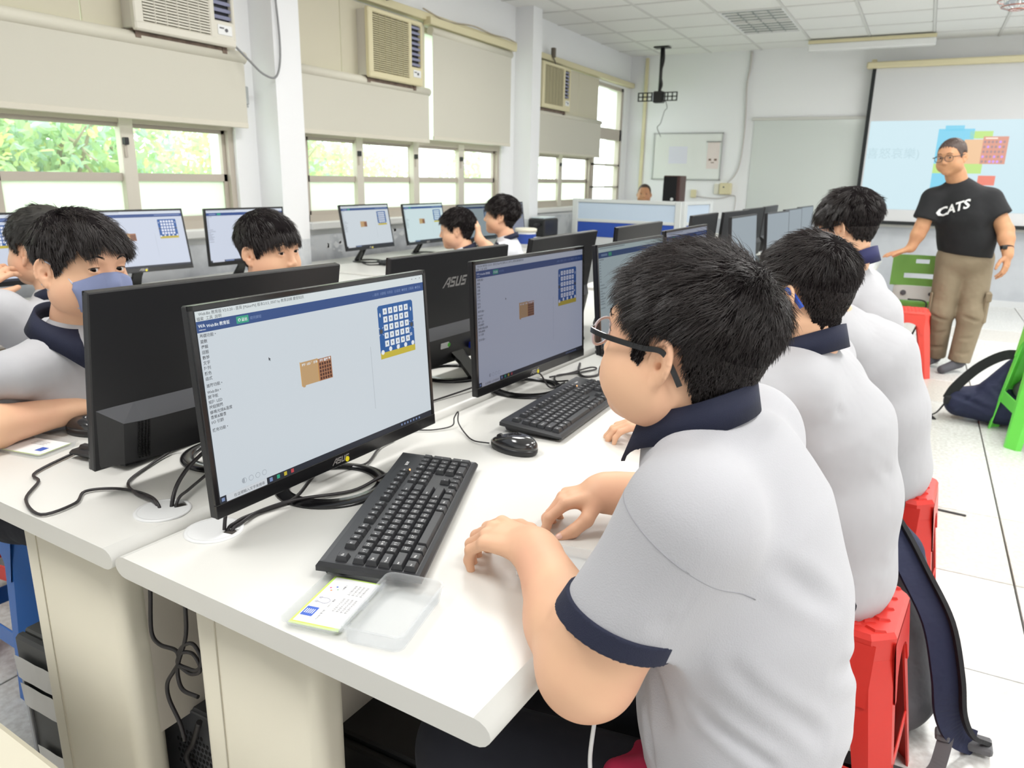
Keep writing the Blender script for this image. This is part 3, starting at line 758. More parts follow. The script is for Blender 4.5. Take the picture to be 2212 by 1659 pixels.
tree(-5.9, 3.5, 1.15, 1.2, 2600, 'leafy tree outside behind the white mullion of the nearest window', [.45, .25, .05, .25])
tree(-6.2, 6.0, 1.35, 0.95, 2600, 'leafy tree outside the window between the pillars', [.35, .45, .1, .1])
tree(-7.4, 8.8, 1.4, 0.65, 2200, 'lower tree outside the right half of the middle window', [.3, .5, .15, .05])
tree(-7.0, 12.4, 1.5, 0.8, 2200, 'pale tree outside the farthest window', [.4, .3, .05, .25])
# ---------------------------------------------------------------- monitors
WM, HM = 0.555, 0.325
SX, SZ = 0.535/1920, 0.298/1080
def display_mesh(detail):
    b = MB()
    X = 0.0
    lay = [0]
    def R(x0, y0, x1, y1, m, d=0.0):
        u0, u1 = (x0-960)*SX, (x1-960)*SX; v0, v1 = (1080-y1)*SZ, (1080-y0)*SZ
        b._add([(X+d, u0, v0), (X+d, u1, v0), (X+d, u1, v1), (X+d, u0, v1)], [(0, 1, 2, 3)], m)
    def P(pts, m, d):
        b._add([(X+d, (x-960)*SX, (1080-y)*SZ) for x, y in pts], [tuple(range(len(pts)))[::-1]], m)
    def T(key, x, y, px, m, d=0.0003):
        M = Matrix(((0, 0, 1, X+d), (1, 0, 0, (x-960)*SX), (0, 1, 0, (1080-y)*SZ), (0, 0, 0, 1)))
        b.text(key, M, px*SZ, m)
    R(0, 0, 1920, 1080, 0)                       # canvas
    R(0, 0, 1920, 54, 1, .0001)                  # title and menu strip
    R(0, 54, 1920, 115, 2, .0001)                # blue header
    R(0, 1040, 1920, 1080, 3, .0001)             # task bar
    R(40, 1040, 325, 1080, 4, .0002)             # search field
    R(252, 64, 335, 104, 5, .0002)               # green button
    # grid board
    def disc(x, y, r, m, d, n=12, sy=1.0): P([(x+r*cos(2*pi*k/n), y+r*sy*sin(2*pi*k/n)) for k in range(n)], m, d)
    x0, x1, y0, y1 = 1403, 1782, 165, 540
    P([(x0+14, y0), (x1-14, y0), (x1, y0+14), (x1, y1), (x0, y1), (x0, y0+14)], 6, .0002)
    R(x0, 496, x1, y1, 7, .0003)
    for i in range(5):
        for j in range(5):
            cx, cy = 1478+i*57, 210+j*57
            R(cx-21, cy-21, cx+21, cy+21, 8, .0003)
            if detail: R(cx-4, cy-8, cx+4, cy+8, 9, .0004)
    for i in range(5): disc(1426+i*83, 493-(12 if i else 0), 17, 8, .0004)
    for cx in (1425, 1757):
        disc(cx, 345, 17, 9, .0004)
        for a in (-1, 1):
            for c in (-1, 1): P([(cx+a*13, 345+c*22), (cx+a*22, 345+c*30), (cx+a*24, 345+c*27), (cx+a*16, 345+c*19)], 8, .0004)
        disc(cx, 230, 6, 8, .0004, 8, 2.6)
    disc(1590, 470, 4, 8, .0004, 6); disc(1606, 470, 4, 8, .0004, 6)
    # program block
    R(672, 412, 815, 560, 10, .0002); R(815, 418, 932, 560, 11, .0002); P([(672, 560), (700, 560), (696, 570), (680, 570)], 10, .0002)
    for i in range(5):
        for j in range(5): R(826+i*21, 445+j*23, 840+i*21, 462+j*23, 12, .0003)
    R(668, 408, 672, 562, 13, .0003); R(812, 412, 816, 560, 13, .0003)
    # divider
    R(1303, 430, 1306, 870, 14, .0002)
    if detail:
        T('title', 20, 24, 22, 9); T('menu2', 6, 50, 22, 9)
        T('wa', 10, 88, 25, 8); T('webduino', 11, 104, 8, 8); T('webbit', 60, 92, 22.5, 8)
        T('login', 286, 92, 20, 8); T('dev', 345, 92, 20, 15); disc(272, 84, 9, 8, .0003)
        R(268, 80, 276, 90, 5, .0004)
        T('tools', 1365, 92, 22, 15)
        for w, y in zip(MENU, MENU_Y): T('m'+w, 10, y+9, 22, 9)
        T('search', 90, 1070, 22, 9); T('bl1', 684, 437, 18, 8); T('bl2', 832, 438, 18, 8); disc(916, 428, 7, 8, .0004)
        T('20', 1728, 424, 30, 8)
        P([(440, 330), (440, 352), (446, 347), (450, 356), (453, 354), (449, 345), (456, 345)], 9, .0003)
        for i, m in enumerate((15, 5, 7, 16)): R(345+i*55, 1048, 367+i*55, 1072, m, .0003)
        for i in range(7): R(1560+i*34, 1054, 1574+i*34, 1068, 15, .0003)
        for i in range(4): disc(170+i*48, 1000, 17, 14, .0002); 
        for i in range(4): disc(170+i*48, 1000, 14, 0, .0003)
        R(156, 986, 172, 1012, 14, .0004)
        R(8, 1050, 28, 1070, 15, .0003)
        for x in (1790, 1835, 1880): R(x, 18, x+12, 22, 9, .0003)
    else:
        for w, y in zip(MENU, MENU_Y): R(10, y-7, 10+24*len(w)*.8, y+7, 14, .0003)
        R(62, 72, 218, 96, 15, .0003); R(1365, 74, 1880, 90, 15, .0003); R(20, 8, 700, 20, 14, .0003); R(345, 1050, 560, 1070, 15, .0003)
    return b
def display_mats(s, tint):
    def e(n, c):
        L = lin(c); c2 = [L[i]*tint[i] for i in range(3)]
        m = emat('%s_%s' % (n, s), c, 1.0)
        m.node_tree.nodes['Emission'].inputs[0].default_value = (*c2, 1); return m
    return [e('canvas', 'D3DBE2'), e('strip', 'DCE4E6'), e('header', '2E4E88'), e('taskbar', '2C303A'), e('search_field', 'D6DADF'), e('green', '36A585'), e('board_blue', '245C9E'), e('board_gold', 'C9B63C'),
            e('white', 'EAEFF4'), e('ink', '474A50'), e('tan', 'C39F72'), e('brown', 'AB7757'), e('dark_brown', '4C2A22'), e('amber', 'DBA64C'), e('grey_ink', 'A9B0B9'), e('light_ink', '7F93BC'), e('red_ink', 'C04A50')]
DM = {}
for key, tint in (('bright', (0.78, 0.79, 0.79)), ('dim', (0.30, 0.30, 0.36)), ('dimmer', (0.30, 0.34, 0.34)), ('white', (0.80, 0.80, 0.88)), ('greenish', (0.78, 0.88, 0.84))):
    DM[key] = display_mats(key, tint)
def logo_poly(b, M, s, m=0):
    """angular four letter maker's mark, built of strokes; s = letter height"""
    sh = 0.28; t = 0.2
    def bar(x0, y0, x1, y1):
        pts = [(x0, y0), (x1, y0), (x1, y1), (x0, y1)]
        b._add([M @ Vector(((x+sh*y)*s, y*s, 0)) for x, y in pts], [(0, 1, 2, 3)], m)
    def poly(pts): b._add([M @ Vector(((x+sh*y)*s, y*s, 0)) for x, y in pts], [tuple(range(len(pts)))], m)
    poly([(0, 0), (0.2, 0), (0.75, 0.82), (0.75, 1.0), (0.62, 1.0)])        # slanting stroke
    bar(0.62, 0.8, 1.05, 1.0); bar(0.9, 0, 1.09, 1.0); bar(0.62, 0.28, 1.0, 0.45)
    for o in (1.2, 3.1):
        bar(o, 0, o+0.8, t); bar(o+0.6, 0, o+0.8, 0.6); bar(o, 0.4, o+0.8, 0.6); bar(o, 0.4, o+0.2, 1.0); bar(o, 0.8, o+0.8, 1.0)
    o = 2.15; bar(o, 0, o+0.8, t); bar(o, 0, o+0.2, 1.0); bar(o+0.6, 0, o+0.8, 1.0)
def ring_mesh(lod):
    n = 48 if lod else 24; prof = []
    ro, ri, h = 0.106, 0.078, 0.006
    rings = []
    for k in range(n):
        a = 2*pi*k/n
        rings.append([((r)*cos(a), (r)*1.0*sin(a), z) for r, z in ((ri, 0), (ro, 0), (ro-0.001, h*0.6), (ro-0.006, h), (ri+0.004, h+0.003), (ri, h*0.6))])
    rings.append(rings[0])
    return MB().loft(rings, 0, False, True)
MON_N = [0]
def monitor(loc, yaw_deg, tilt_deg, screen, label, w=WM, h=HM, lod=1, group=None, sticker=False, vga=False):
    """loc: bottom centre of the panel front; yaw measured clockwise from +Y for the screen's width; screen faces local +X"""
    t = empty('monitor', label, 'monitor', (loc[0], loc[1], 0.74), -radians(yaw_deg), group)
    zb = loc[2]-0.74
    ti = radians(tilt_deg)
    M = Matrix.Translation((0, 0, zb)) @ Matrix.Rotation(-ti, 4, 'Y')
    S = w/WM; SH = h/HM
    # housing (thin panel)
    a = MB()
    a.cbox((-0.016, -w/2, 0), (-0.001, w/2, h), 0.002, M=M)
    a.build('housing', M_BLK, t)
    z = MB()
    bt = 0.022*SH
    for lo, hi in (((-0.004, -w/2, 0), (0.0022, w/2, bt)), ((-0.004, -w/2, h-0.008), (0.0015, w/2, h)), ((-0.004, -w/2, bt), (0.0015, -w/2+0.008, h)), ((-0.004, w/2-0.008, bt), (0.0015, w/2, h))): z.cbox(lo, hi, 0.0008, M=M)
    z.build('bezel', M_BLKG if lod else M_BLK, t)
    if screen == 'blank':
        MB()._add([M @ Vector((.0006, -w/2+.008, bt)), M @ Vector((.0006, w/2-.008, bt)), M @ Vector((.0006, w/2-.008, h-.008)), M @ Vector((.0006, -w/2+.008, h-.008))], [(0, 1, 2, 3)], 0).build('display', emat('washed_out_screen', 'B4C0C8', .62), t)  # grazing-angle wash-out put into the flat emission colour
    elif screen:
        key = ('d', 1 if lod > 1 else 0, screen, S)
        if key not in DM:
            b = display_mesh(lod > 1)
            me = b.mesh('display')
            me.transform(Matrix.Diagonal((1, S, (h-bt-0.009)/0.298, 1)))
            for mm in DM[screen]: me.materials.append(mm)
            DM[key] = me
        o = bpy.data.objects.new('display', DM[key]); COL.objects.link(o); o.parent = t
        o.matrix_local = M @ Matrix.Translation((0.0004, 0, bt))
    # rear bulge with sloping grey shoulder
    def P(x, y, zz): return M @ Vector((x, y, zz))
    r = MB(); hw = w/2-0.006
    zt, zs, D = 0.36*h, 0.285*h, -0.048
    nseg = 8
    prof_t, prof_s, prof_b = [], [], []
    for i in range(nseg*2+1):
        u = -1+i/nseg
        e = max(0.0, 1-abs(u)**8)
        dd = -0.016+(D+0.016)*e**0.6
        prof_t.append(P(-0.016, u*hw, zt)); prof_s.append(P(dd, u*hw, zs if e > 0 else zt-0.001)); prof_b.append(P(dd*0.9-0.001, u*hw*0.99, 0.012)); 
    base = [P(-0.014, (-1+i/nseg)*hw*0.99, 0.004) for i in range(nseg*2+1)]
    r.loft([prof_s, prof_b], 0, False, False, closed=False); r.loft([prof_b, base], 0, False, False, closed=False)
    r.build('rear_cover', M_BLK, t)
    g = MB(); g.loft([prof_t, prof_s], 0, False, False, closed=False); g.build('rear_shoulder', M_BAND, t)
    if lod:
        gr = MB()
        for i in range(4 if lod > 1 else 2):
            for j in range(26): gr.box((D*0.97-0.001, w/2-0.085+i*0.006, 0.02+j*0.0028), (D*0.97+0.002, w/2-0.082+i*0.006, 0.0215+j*0.0028), M=M)
        o = gr.build('speaker_grille', mat('grille_black', '0B0B0C', 0.8), t); o['kind'] = 'stuff'
        lg = MB()
        logo_poly(lg, M @ Matrix(((0, 0, 1, 0.0026), (1, 0, 0, -0.032*S), (0, 1, 0, 0.006), (0, 0, 0, 1))), 0.0105)
        lg.build('front_logo', M_SILVER, t)
        lb = MB(); logo_poly(lb, M @ Matrix(((0, 0, -1, -0.0166), (-1, 0, 0, 0.055), (0, 1, 0, 0.225), (0, 0, 0, 1))), 0.028)
        lb.build('rear_logo', M_SILVER, t)
    if sticker:
        MB().cyl(M @ Vector((0.0024, 0.006, 0.0075)), M @ Vector((0.0034, 0.006, 0.0075)), 0.005, n=12).build('yellow_sticker', mat('yellow_sticker', 'F0E020', 0.5), t)
    if vga:
        MB().cbox((D-0.022, -0.095, 0.040), (D+0.004, -0.055, 0.058), 0.003, M=M).build('video_plug', mat('blue_plug', '2C3FC4', 0.4), t)
        MB().box((D-0.002, 0.05, 0.062), (D+0.001, 0.085, 0.078), 0, M=M).cyl(M @ Vector((D-0.003, 0.05, 0.07)), M @ Vector((D, 0.05, 0.07)), 0.006, n=10, m=1).build('paper_label', [M_PAPER, mat('green_dot', '58D038', 0.5)], t)
    # neck and ring foot
    c = (-0.03, 0, 0)
    rg = ring_mesh(lod); rg.v = [(x+c[0], y+c[1], z_) for x, y, z_ in rg.v]
    rg.build('ring_foot', M_BLKG, t)
    nk = MB()
    top = M @ Vector((-0.03, 0, 0.045)); bot = Vector((c[0]-0.09, 0, 0.006))
    d = (bot-top).normalized(); nrm = Vector((d.z, 0, -d.x))
    rings = []
    for s_, wd in ((0, 0.030), (0.5, 0.024), (1, 0.034)):
        p = top.lerp(bot, s_); rings.append([p+Vector((0, -wd, 0))+nrm*0.006, p+Vector((0, wd, 0))+nrm*0.006, p+Vector((0, wd*0.9, 0))-nrm*0.006, p+Vector((0, -wd*0.9, 0))-nrm*0.006])
    nk.loft(rings, 0, True, False); nk.build('neck', M_BLKG, t)
    return t
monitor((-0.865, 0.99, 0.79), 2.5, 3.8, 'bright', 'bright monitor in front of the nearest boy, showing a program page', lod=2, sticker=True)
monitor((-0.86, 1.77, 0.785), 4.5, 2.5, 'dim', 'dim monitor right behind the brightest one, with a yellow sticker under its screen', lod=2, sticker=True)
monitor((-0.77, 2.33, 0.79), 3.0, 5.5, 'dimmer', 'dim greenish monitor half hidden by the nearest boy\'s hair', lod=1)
monitor((-1.205, 1.018, 0.79), 184.9, 9.8, None, 'black monitor seen from behind, in front of the masked boy', lod=2)
monitor((-1.178, 1.80, 0.775), 183.5, 5.6, None, 'monitor turned away with silver logo and blue plug on its back', lod=2, vga=True)
monitor((-1.14, 2.437, 0.79), 179.8, 9, None, 'third turned away monitor, behind the one with the silver logo', lod=1)
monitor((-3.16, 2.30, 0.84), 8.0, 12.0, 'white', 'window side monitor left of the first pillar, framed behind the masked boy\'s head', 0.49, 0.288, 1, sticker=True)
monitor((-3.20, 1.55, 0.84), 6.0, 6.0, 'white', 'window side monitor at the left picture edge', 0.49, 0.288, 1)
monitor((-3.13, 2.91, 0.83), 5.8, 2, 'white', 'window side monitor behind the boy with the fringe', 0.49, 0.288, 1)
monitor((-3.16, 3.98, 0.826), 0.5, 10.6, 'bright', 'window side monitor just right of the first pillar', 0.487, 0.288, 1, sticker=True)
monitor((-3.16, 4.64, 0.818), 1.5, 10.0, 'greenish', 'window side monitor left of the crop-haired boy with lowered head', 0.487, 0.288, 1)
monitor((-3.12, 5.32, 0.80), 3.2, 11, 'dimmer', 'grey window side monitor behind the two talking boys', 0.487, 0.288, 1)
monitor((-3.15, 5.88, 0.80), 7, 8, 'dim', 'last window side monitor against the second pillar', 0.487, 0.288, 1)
for (p, yw, scr, lab) in (((-1.03, 2.99, 0.80), 180, None, 'turned away monitor in front of the blue partition'), ((-0.765, 2.93, 0.80), 1, 'dim', 'dark topped monitor above the nearest boy\'s crown'),
        ((-1.06, 4.155, 0.80), 180, None, 'turned away monitor right of the booth\'s short partition'), ((-1.02, 4.75, 0.80), 183, None, 'far turned away monitor left of the pale screens'),
        ((-0.80, 4.17, 0.80), 2, 'blank', 'far monitor with a pale blank looking screen, nearest of the pale ones'), ((-1.03, 6.0, 0.80), 180, None, 'far turned away monitor standing between two pale screens'),
        ((-0.74, 4.87, 0.80), 4, 'blank', 'second pale far monitor left of the tallest haired boy'), ((-1.03, 5.35, 0.80), 182, None, 'farther turned away monitor overlapping the one beside it'), ((-0.75, 5.55, 0.80), 3, 'blank', 'narrow looking pale far monitor'), ((-0.75, 6.18, 0.80), 3, 'blank', 'last pale far monitor beside the tall haired boy')):
    monitor(p, yw, 4, scr, lab, lod=0 if p[1] > 3.5 else 1)

# ---------------------------------------------------------------- keyboards
U = 0.019
def key_layout():
    """(x, y, w units, h units, legend) x to the right, y away from the user, in units"""
    K = []
    def row(y, x, items):
        for it in items:
            if isinstance(it, (int, float)): x += it; continue
            w, lab = it; K.append((x, y, w, 1, lab)); x += w
    W_ = lambda s: 'k'+s
    row(5.35, 0, [(1, W_('Esc')), 1] + [(1, W_('F%d' % i)) for i in (1, 2, 3, 4)] + [.5] + [(1, W_('F%d' % i)) for i in (5, 6, 7, 8)] + [.5] + [(1, W_('F%d' % i)) for i in (9, 10, 11, 12)] + [.25, (1, W_('Prt')), (1, W_('Scr')), (1, W_('Brk'))])
    row(4, 0, [(1, W_(k)) for k in KEYROWS['num']] + [(2, W_('Back')), .25, (1, W_('Ins')), (1, W_('Hm')), (1, W_('Pu')), .25, (1, W_('Num')), (1, W_('/')), (1, W_('*')), (1, W_('-'))])
    row(3, 0, [(1.5, W_('Tab'))] + [(1, W_(k)) for k in KEYROWS['q']] + [(1.5, W_('\\')), .25, (1, W_('Del')), (1, W_('End')), (1, W_('Pd')), .25, (1, W_('7')), (1, W_('8')), (1, W_('9'))])
    row(2, 0, [(1.75, W_('Caps Lock'))] + [(1, W_(k)) for k in KEYROWS['a']] + [(2.25, W_('Enter')), 3.5, (1, W_('4')), (1, W_('5')), (1, W_('6'))])
    row(1, 0, [(2.25, W_('Shift'))] + [(1, W_(k)) for k in KEYROWS['z']] + [(2.75, W_('Shift')), 1.25, (1, W_('^')), 1.25, (1, W_('1')), (1, W_('2')), (1, W_('3'))])
    row(0, 0, [(1.25, W_('Ctrl')), (1.25, W_('Win')), (1.25, W_('Alt')), (6.25, None), (1.25, W_('Alt')), (1.25, W_('Win')), (1.25, None), (1.25, W_('Ctrl')), .25, (1, W_('<')), (1, W_('v')), (1, W_('>')), .25, (2, W_('0')), (1, W_('.'))])
    K.append((21.5, 2, 1, 2, W_('+'))); K.append((21.5, 0, 1, 2, W_('Enter')))
    return K
KL = key_layout()
def kb_surface(y): return 0.0175 + (y+0.078)*0.075   # top plate height, rising to the back
def key_mesh(w, h, lab, legends=True):
    b = MB(); W2, H2 = w*U/2-0.0009, h*U/2-0.0009; z = 0.0085
    tw, th = W2-0.0026, H2-0.0024
    b.loft([[(-W2, -H2, 0), (W2, -H2, 0), (W2, H2, 0), (-W2, H2, 0)], [(-W2, -H2, 0.002), (W2, -H2, 0.002), (W2, H2, 0.002), (-W2, H2, 0.002)], [(-tw, -th+0.0006, z), (tw, -th+0.0006, z), (tw, th+0.001, z), (-tw, th+0.001, z)], [(-tw+0.0008, -th+0.0014, z+0.0004), (tw-0.0008, -th+0.0014, z+0.0004), (tw-0.0008, th+0.0002, z+0.0004), (-tw+0.0008, th+0.0002, z+0.0004)]], 0, True, False)
    if lab and legends:
        b.text(lab, Matrix.Translation((-tw+0.0014, -0.0012, z+0.0006)), 0.0048 if len(lab) < 5 else 0.0034, 1)
    return b
KM = {}
def keyboard(loc, rz, label, pieces=True, group=None):
    t = empty('keyboard', label, 'keyboard', loc, rz, group)
    c = MB(); hx, hy = 0.2245, 0.077
    def ring(x, y, z0, z1, r=0.006): return [(-x, -y, z0), (x, -y, z0), (x, y, z1), (-x, y, z1)]
    c.loft([ring(hx-0.012, hy-0.012, 0.002, 0.004), ring(hx-0.010, hy-0.008, 0.008, 0.014), ring(hx, hy, 0.009, 0.016), ring(hx, hy, 0.013, 0.024), ring(hx-0.004, hy-0.004, 0.0185, 0.0295), ring(hx-0.010, hy-0.010, 0.0180, 0.0285)], 0, True, False)
    c.build('case', M_KEY, t)
    f = MB()
    for s in (-1, 1): f.cbox((s*0.17-0.015, 0.05, 0), (s*0.17+0.015, 0.062, 0.012), 0.002)
    f.build('foot', M_BLK, t)
    ox, oy = -22.5*U/2+0.0, -0.066
    if pieces:
        for (x, y, w, h, lab) in KL:
            k = (w, h, lab)
            if k not in KM:
                me = key_mesh(w, h, lab).mesh('key'); me.materials.append(M_KEY); me.materials.append(M_LEGEND); KM[k] = me
            o = bpy.data.objects.new('key', KM[k]); COL.objects.link(o); o.parent = t
            yy = oy+(y+h/2)*U*0.985
            o.location = (ox+(x+w/2)*U, yy, kb_surface(yy)-0.0015); o.rotation_euler = (0.075, 0, 0)
        MB().text('acer', Matrix.Translation((ox+19.6*U, oy+6.0*U, 0)) @ Matrix.Translation((0, 0, kb_surface(0.05)+0.0012)), 0.011, 0).build('logo', M_LEGEND, t)
        l = MB()
        for i in range(3): l.cyl((ox+(18.6+0.0*i)*U, oy+(5.45+i*0.3)*U, 0.026), (ox+18.6*U, oy+(5.45+i*0.3)*U, 0.0288), 0.0015, n=8, m=0 if i == 0 else 1)
        l.build('indicator', [emat('orange_led', 'FFB070', 2.0), M_LEGEND], t)
    else:
        b = MB()
        for (x, y, w, h, lab) in KL:
            yy = oy+(y+h/2)*U*0.985
            W2, H2 = w*U/2-0.0012, h*U/2-0.0012; cx = ox+(x+w/2)*U; z = kb_surface(yy)
            b.loft([[(cx-W2, yy-H2, z), (cx+W2, yy-H2, z), (cx+W2, yy+H2, z), (cx-W2, yy+H2, z)], [(cx-W2+.003, yy-H2+.003, z+.007), (cx+W2-.003, yy-H2+.003, z+.007), (cx+W2-.003, yy+H2-.002, z+.007), (cx-W2+.003, yy+H2-.002, z+.007)]], 0, True, False)
        o = b.build('keys', M_KEY, t); o['kind'] = 'stuff'
    return t
keyboard((-0.694, 0.954, 0.74), radians(110.5), 'black keyboard with white lettering beside the open plastic box')
keyboard((-0.703, 1.64, 0.74), radians(91), 'black keyboard in front of the dim monitor, behind the mouse')
keyboard((-1.375, 1.06, 0.74), radians(-86), 'black keyboard showing under the monitor of the masked boy', False)
keyboard((-0.62, 2.45, 0.74), radians(92), 'black keyboard beyond the dim monitor, glimpsed between two screens', False)
keyboard((-2.93, 4.06, 0.74), radians(88), 'keyboard on the window desk right of the first pillar', False)
keyboard((-2.95, 4.70, 0.74), radians(88), 'keyboard on the window desk near the lowered head', False)
# ---------------------------------------------------------------- mice
def mouse(loc, rz, label):
    t = empty('computer_mouse', label, 'mouse', loc, rz)
    def shell(z0, zs, ins, n=28, rows=9):
        rings = []
        for i in range(rows):
            u = i/(rows-1); z = z0+zs*sin(u*pi/2); k = cos(u*pi/2)**0.55 if u < 1 else 0.02
            ring = []
            for j in range(n):
                a = 2*pi*j/n; x = 0.057*cos(a); y = 0.031*sin(a)*(1-0.10*cos(a))
                q = k*(1-0.02*ins)
                zz = z*(1.0-0.28*max(0, x/0.057)**1.5*(z > 0.01)) if True else z
                ring.append((x*q-0.004*(1-k), y*q, zz))
            rings.append(ring)
        return rings
    b = MB(); b.loft([[(p[0]*0.94, p[1]*0.94, 0) for p in shell(0.0, 0.0, 0)[0]], [(p[0], p[1], 0.006) for p in shell(0, 0, 0)[0]], [(p[0]*1.0, p[1]*1.0, 0.014) for p in shell(0, 0, 0)[0]]], 0, True, True)
    b.build('base', mat('mouse_base', '222224', 0.3), t)
    MB().loft(shell(0.0142, 0.024, 0), 0, True, True).build('shell', mat('glossy_dark_shell', '262628', 0.16, coat=0.6), t)
    MB().cyl((0.036, -0.0035, 0.0235), (0.036, 0.0035, 0.0235), 0.007, n=16).build('wheel', M_BLK, t)
    return t
mouse((-0.692, 1.326, 0.74), radians(173), 'glossy black mouse with ceiling reflections on the near right table')
mouse((-1.545, 0.945, 0.74), radians(10), 'black mouse beside the masked boy\'s forearm')

# ---------------------------------------------------------------- cables
def cable(pts, r, label, z=0.7445, name='cable', m=None):
    P = [(p[0], p[1], (p[2] if len(p) > 2 else z)) for p in pts]
    o = MB().tube(P, r, 8).build(name, m or M_CABLE); tag(o, label, 'cable'); return o
cable([(-1.44, 0.99, .75), (-1.45, 0.90), (-1.455, 0.881), (-1.411, 0.75), (-1.362, 0.725), (-1.303, 0.668), (-1.221, 0.645), (-1.215, 0.70), (-1.248, 0.74), (-1.213, 0.775), (-1.15, 0.785), (-1.085, 0.765, .746), (-1.072, 0.757, .70)], 0.0027, 'thin black cable curving in a wide loop over the left table end')
cable([(-1.26, 0.95, 0.80), (-1.283, 0.952, .752), (-1.264, 0.889), (-1.223, 0.808), (-1.166, 0.780), (-1.095, 0.768), (-1.068, 0.757, .70)], 0.0027, 'black cable from the turned away monitor to the left table grommet')
cable([(-1.14, 1.02, 0.83), (-1.122, 0.89, 0.79), (-1.10, 0.83, 0.775), (-1.072, 0.785, 0.755), (-1.062, 0.765, 0.70)], 0.0036, 'thick black cable rising from the left table grommet')
cable([(-1.13, 1.05, 0.81), (-1.108, 0.90, 0.76), (-1.085, 0.83, 0.752), (-1.062, 0.785, 0.75), (-1.055, 0.765, 0.70)], 0.0027, 'thinner black cable beside the thick one at the left grommet')
cable([(-0.800, 1.085, 0.763), (-0.823, 1.041, .754), (-0.842, 0.98), (-0.892, 0.893, .750), (-0.919, 0.833, .7455), (-0.912, 0.79, .7455), (-0.911, 0.764, .735), (-0.912, 0.75, .66)], 0.0031, 'black keyboard cable running under the bright monitor to its grommet')
cable([(-0.895, 0.985, 0.80), (-0.90, 0.94, 0.77), (-0.905, 0.895, .7455), (-0.922, 0.82), (-0.92, 0.785, .7455), (-0.918, 0.762, .735), (-0.918, 0.75, .66)], 0.0031, 'black cable from the foot of the bright monitor to its grommet')
cable([(-0.93, 0.79, 0.83), (-0.924, 0.772, 0.78), (-0.921, 0.760, 0.74), (-0.92, 0.75, .66)], 0.003, 'black cable hanging straight down behind the bright monitor\'s corner')
cable([(-0.942, 1.24), (-0.938, 1.185), (-0.905, 1.10), (-0.925, 1.055, .752), (-0.94, 1.0, .78)], 0.0022, 'thin cable behind the ring foot of the bright monitor')
cable([(-0.749, 1.320, 0.748), (-0.79, 1.325), (-0.83, 1.355), (-0.868, 1.386, .756), (-0.878, 1.402, .775), (-0.884, 1.394, .762), (-0.880, 1.378, .7475), (-0.905, 1.34), (-0.945, 1.31), (-0.965, 1.25)], 0.0016, 'thin mouse cable with a small raised loop')
cable([(-0.80, 1.83, .757), (-0.83, 1.80), (-0.855, 1.79, .78), (-0.862, 1.775, .787)], 0.0024, 'short black cable from the second keyboard to the dim monitor')
cable([(-0.80, 1.85, .757), (-0.845, 1.87), (-0.87, 1.93), (-0.83, 1.99), (-0.80, 2.06), (-0.815, 2.05, .75), (-0.85, 1.97), (-0.88, 1.90)], 0.0024, 'black cable folded in a loop beside the second keyboard')
cable([(-1.05, 1.46), (-1.03, 1.55), (-1.0, 1.72, .75), (-1.03, 1.86), (-1.06, 2.0)], 0.0024, 'thin cable on the table under the monitor with the silver logo')
cable([(-0.72, 2.16, .76), (-0.75, 2.10, .775), (-0.78, 2.05, .76), (-0.77, 2.0), (-0.80, 1.96), (-0.84, 2.02), (-0.87, 2.1)], 0.0035, 'black cables bunched between the dim monitors')
cable([(-3.2, 3.93, .80), (-3.15, 3.84, .76), (-3.05, 3.80), (-3.0, 3.86)], 0.004, 'black cable drooping from the window side monitor beside the first pillar')

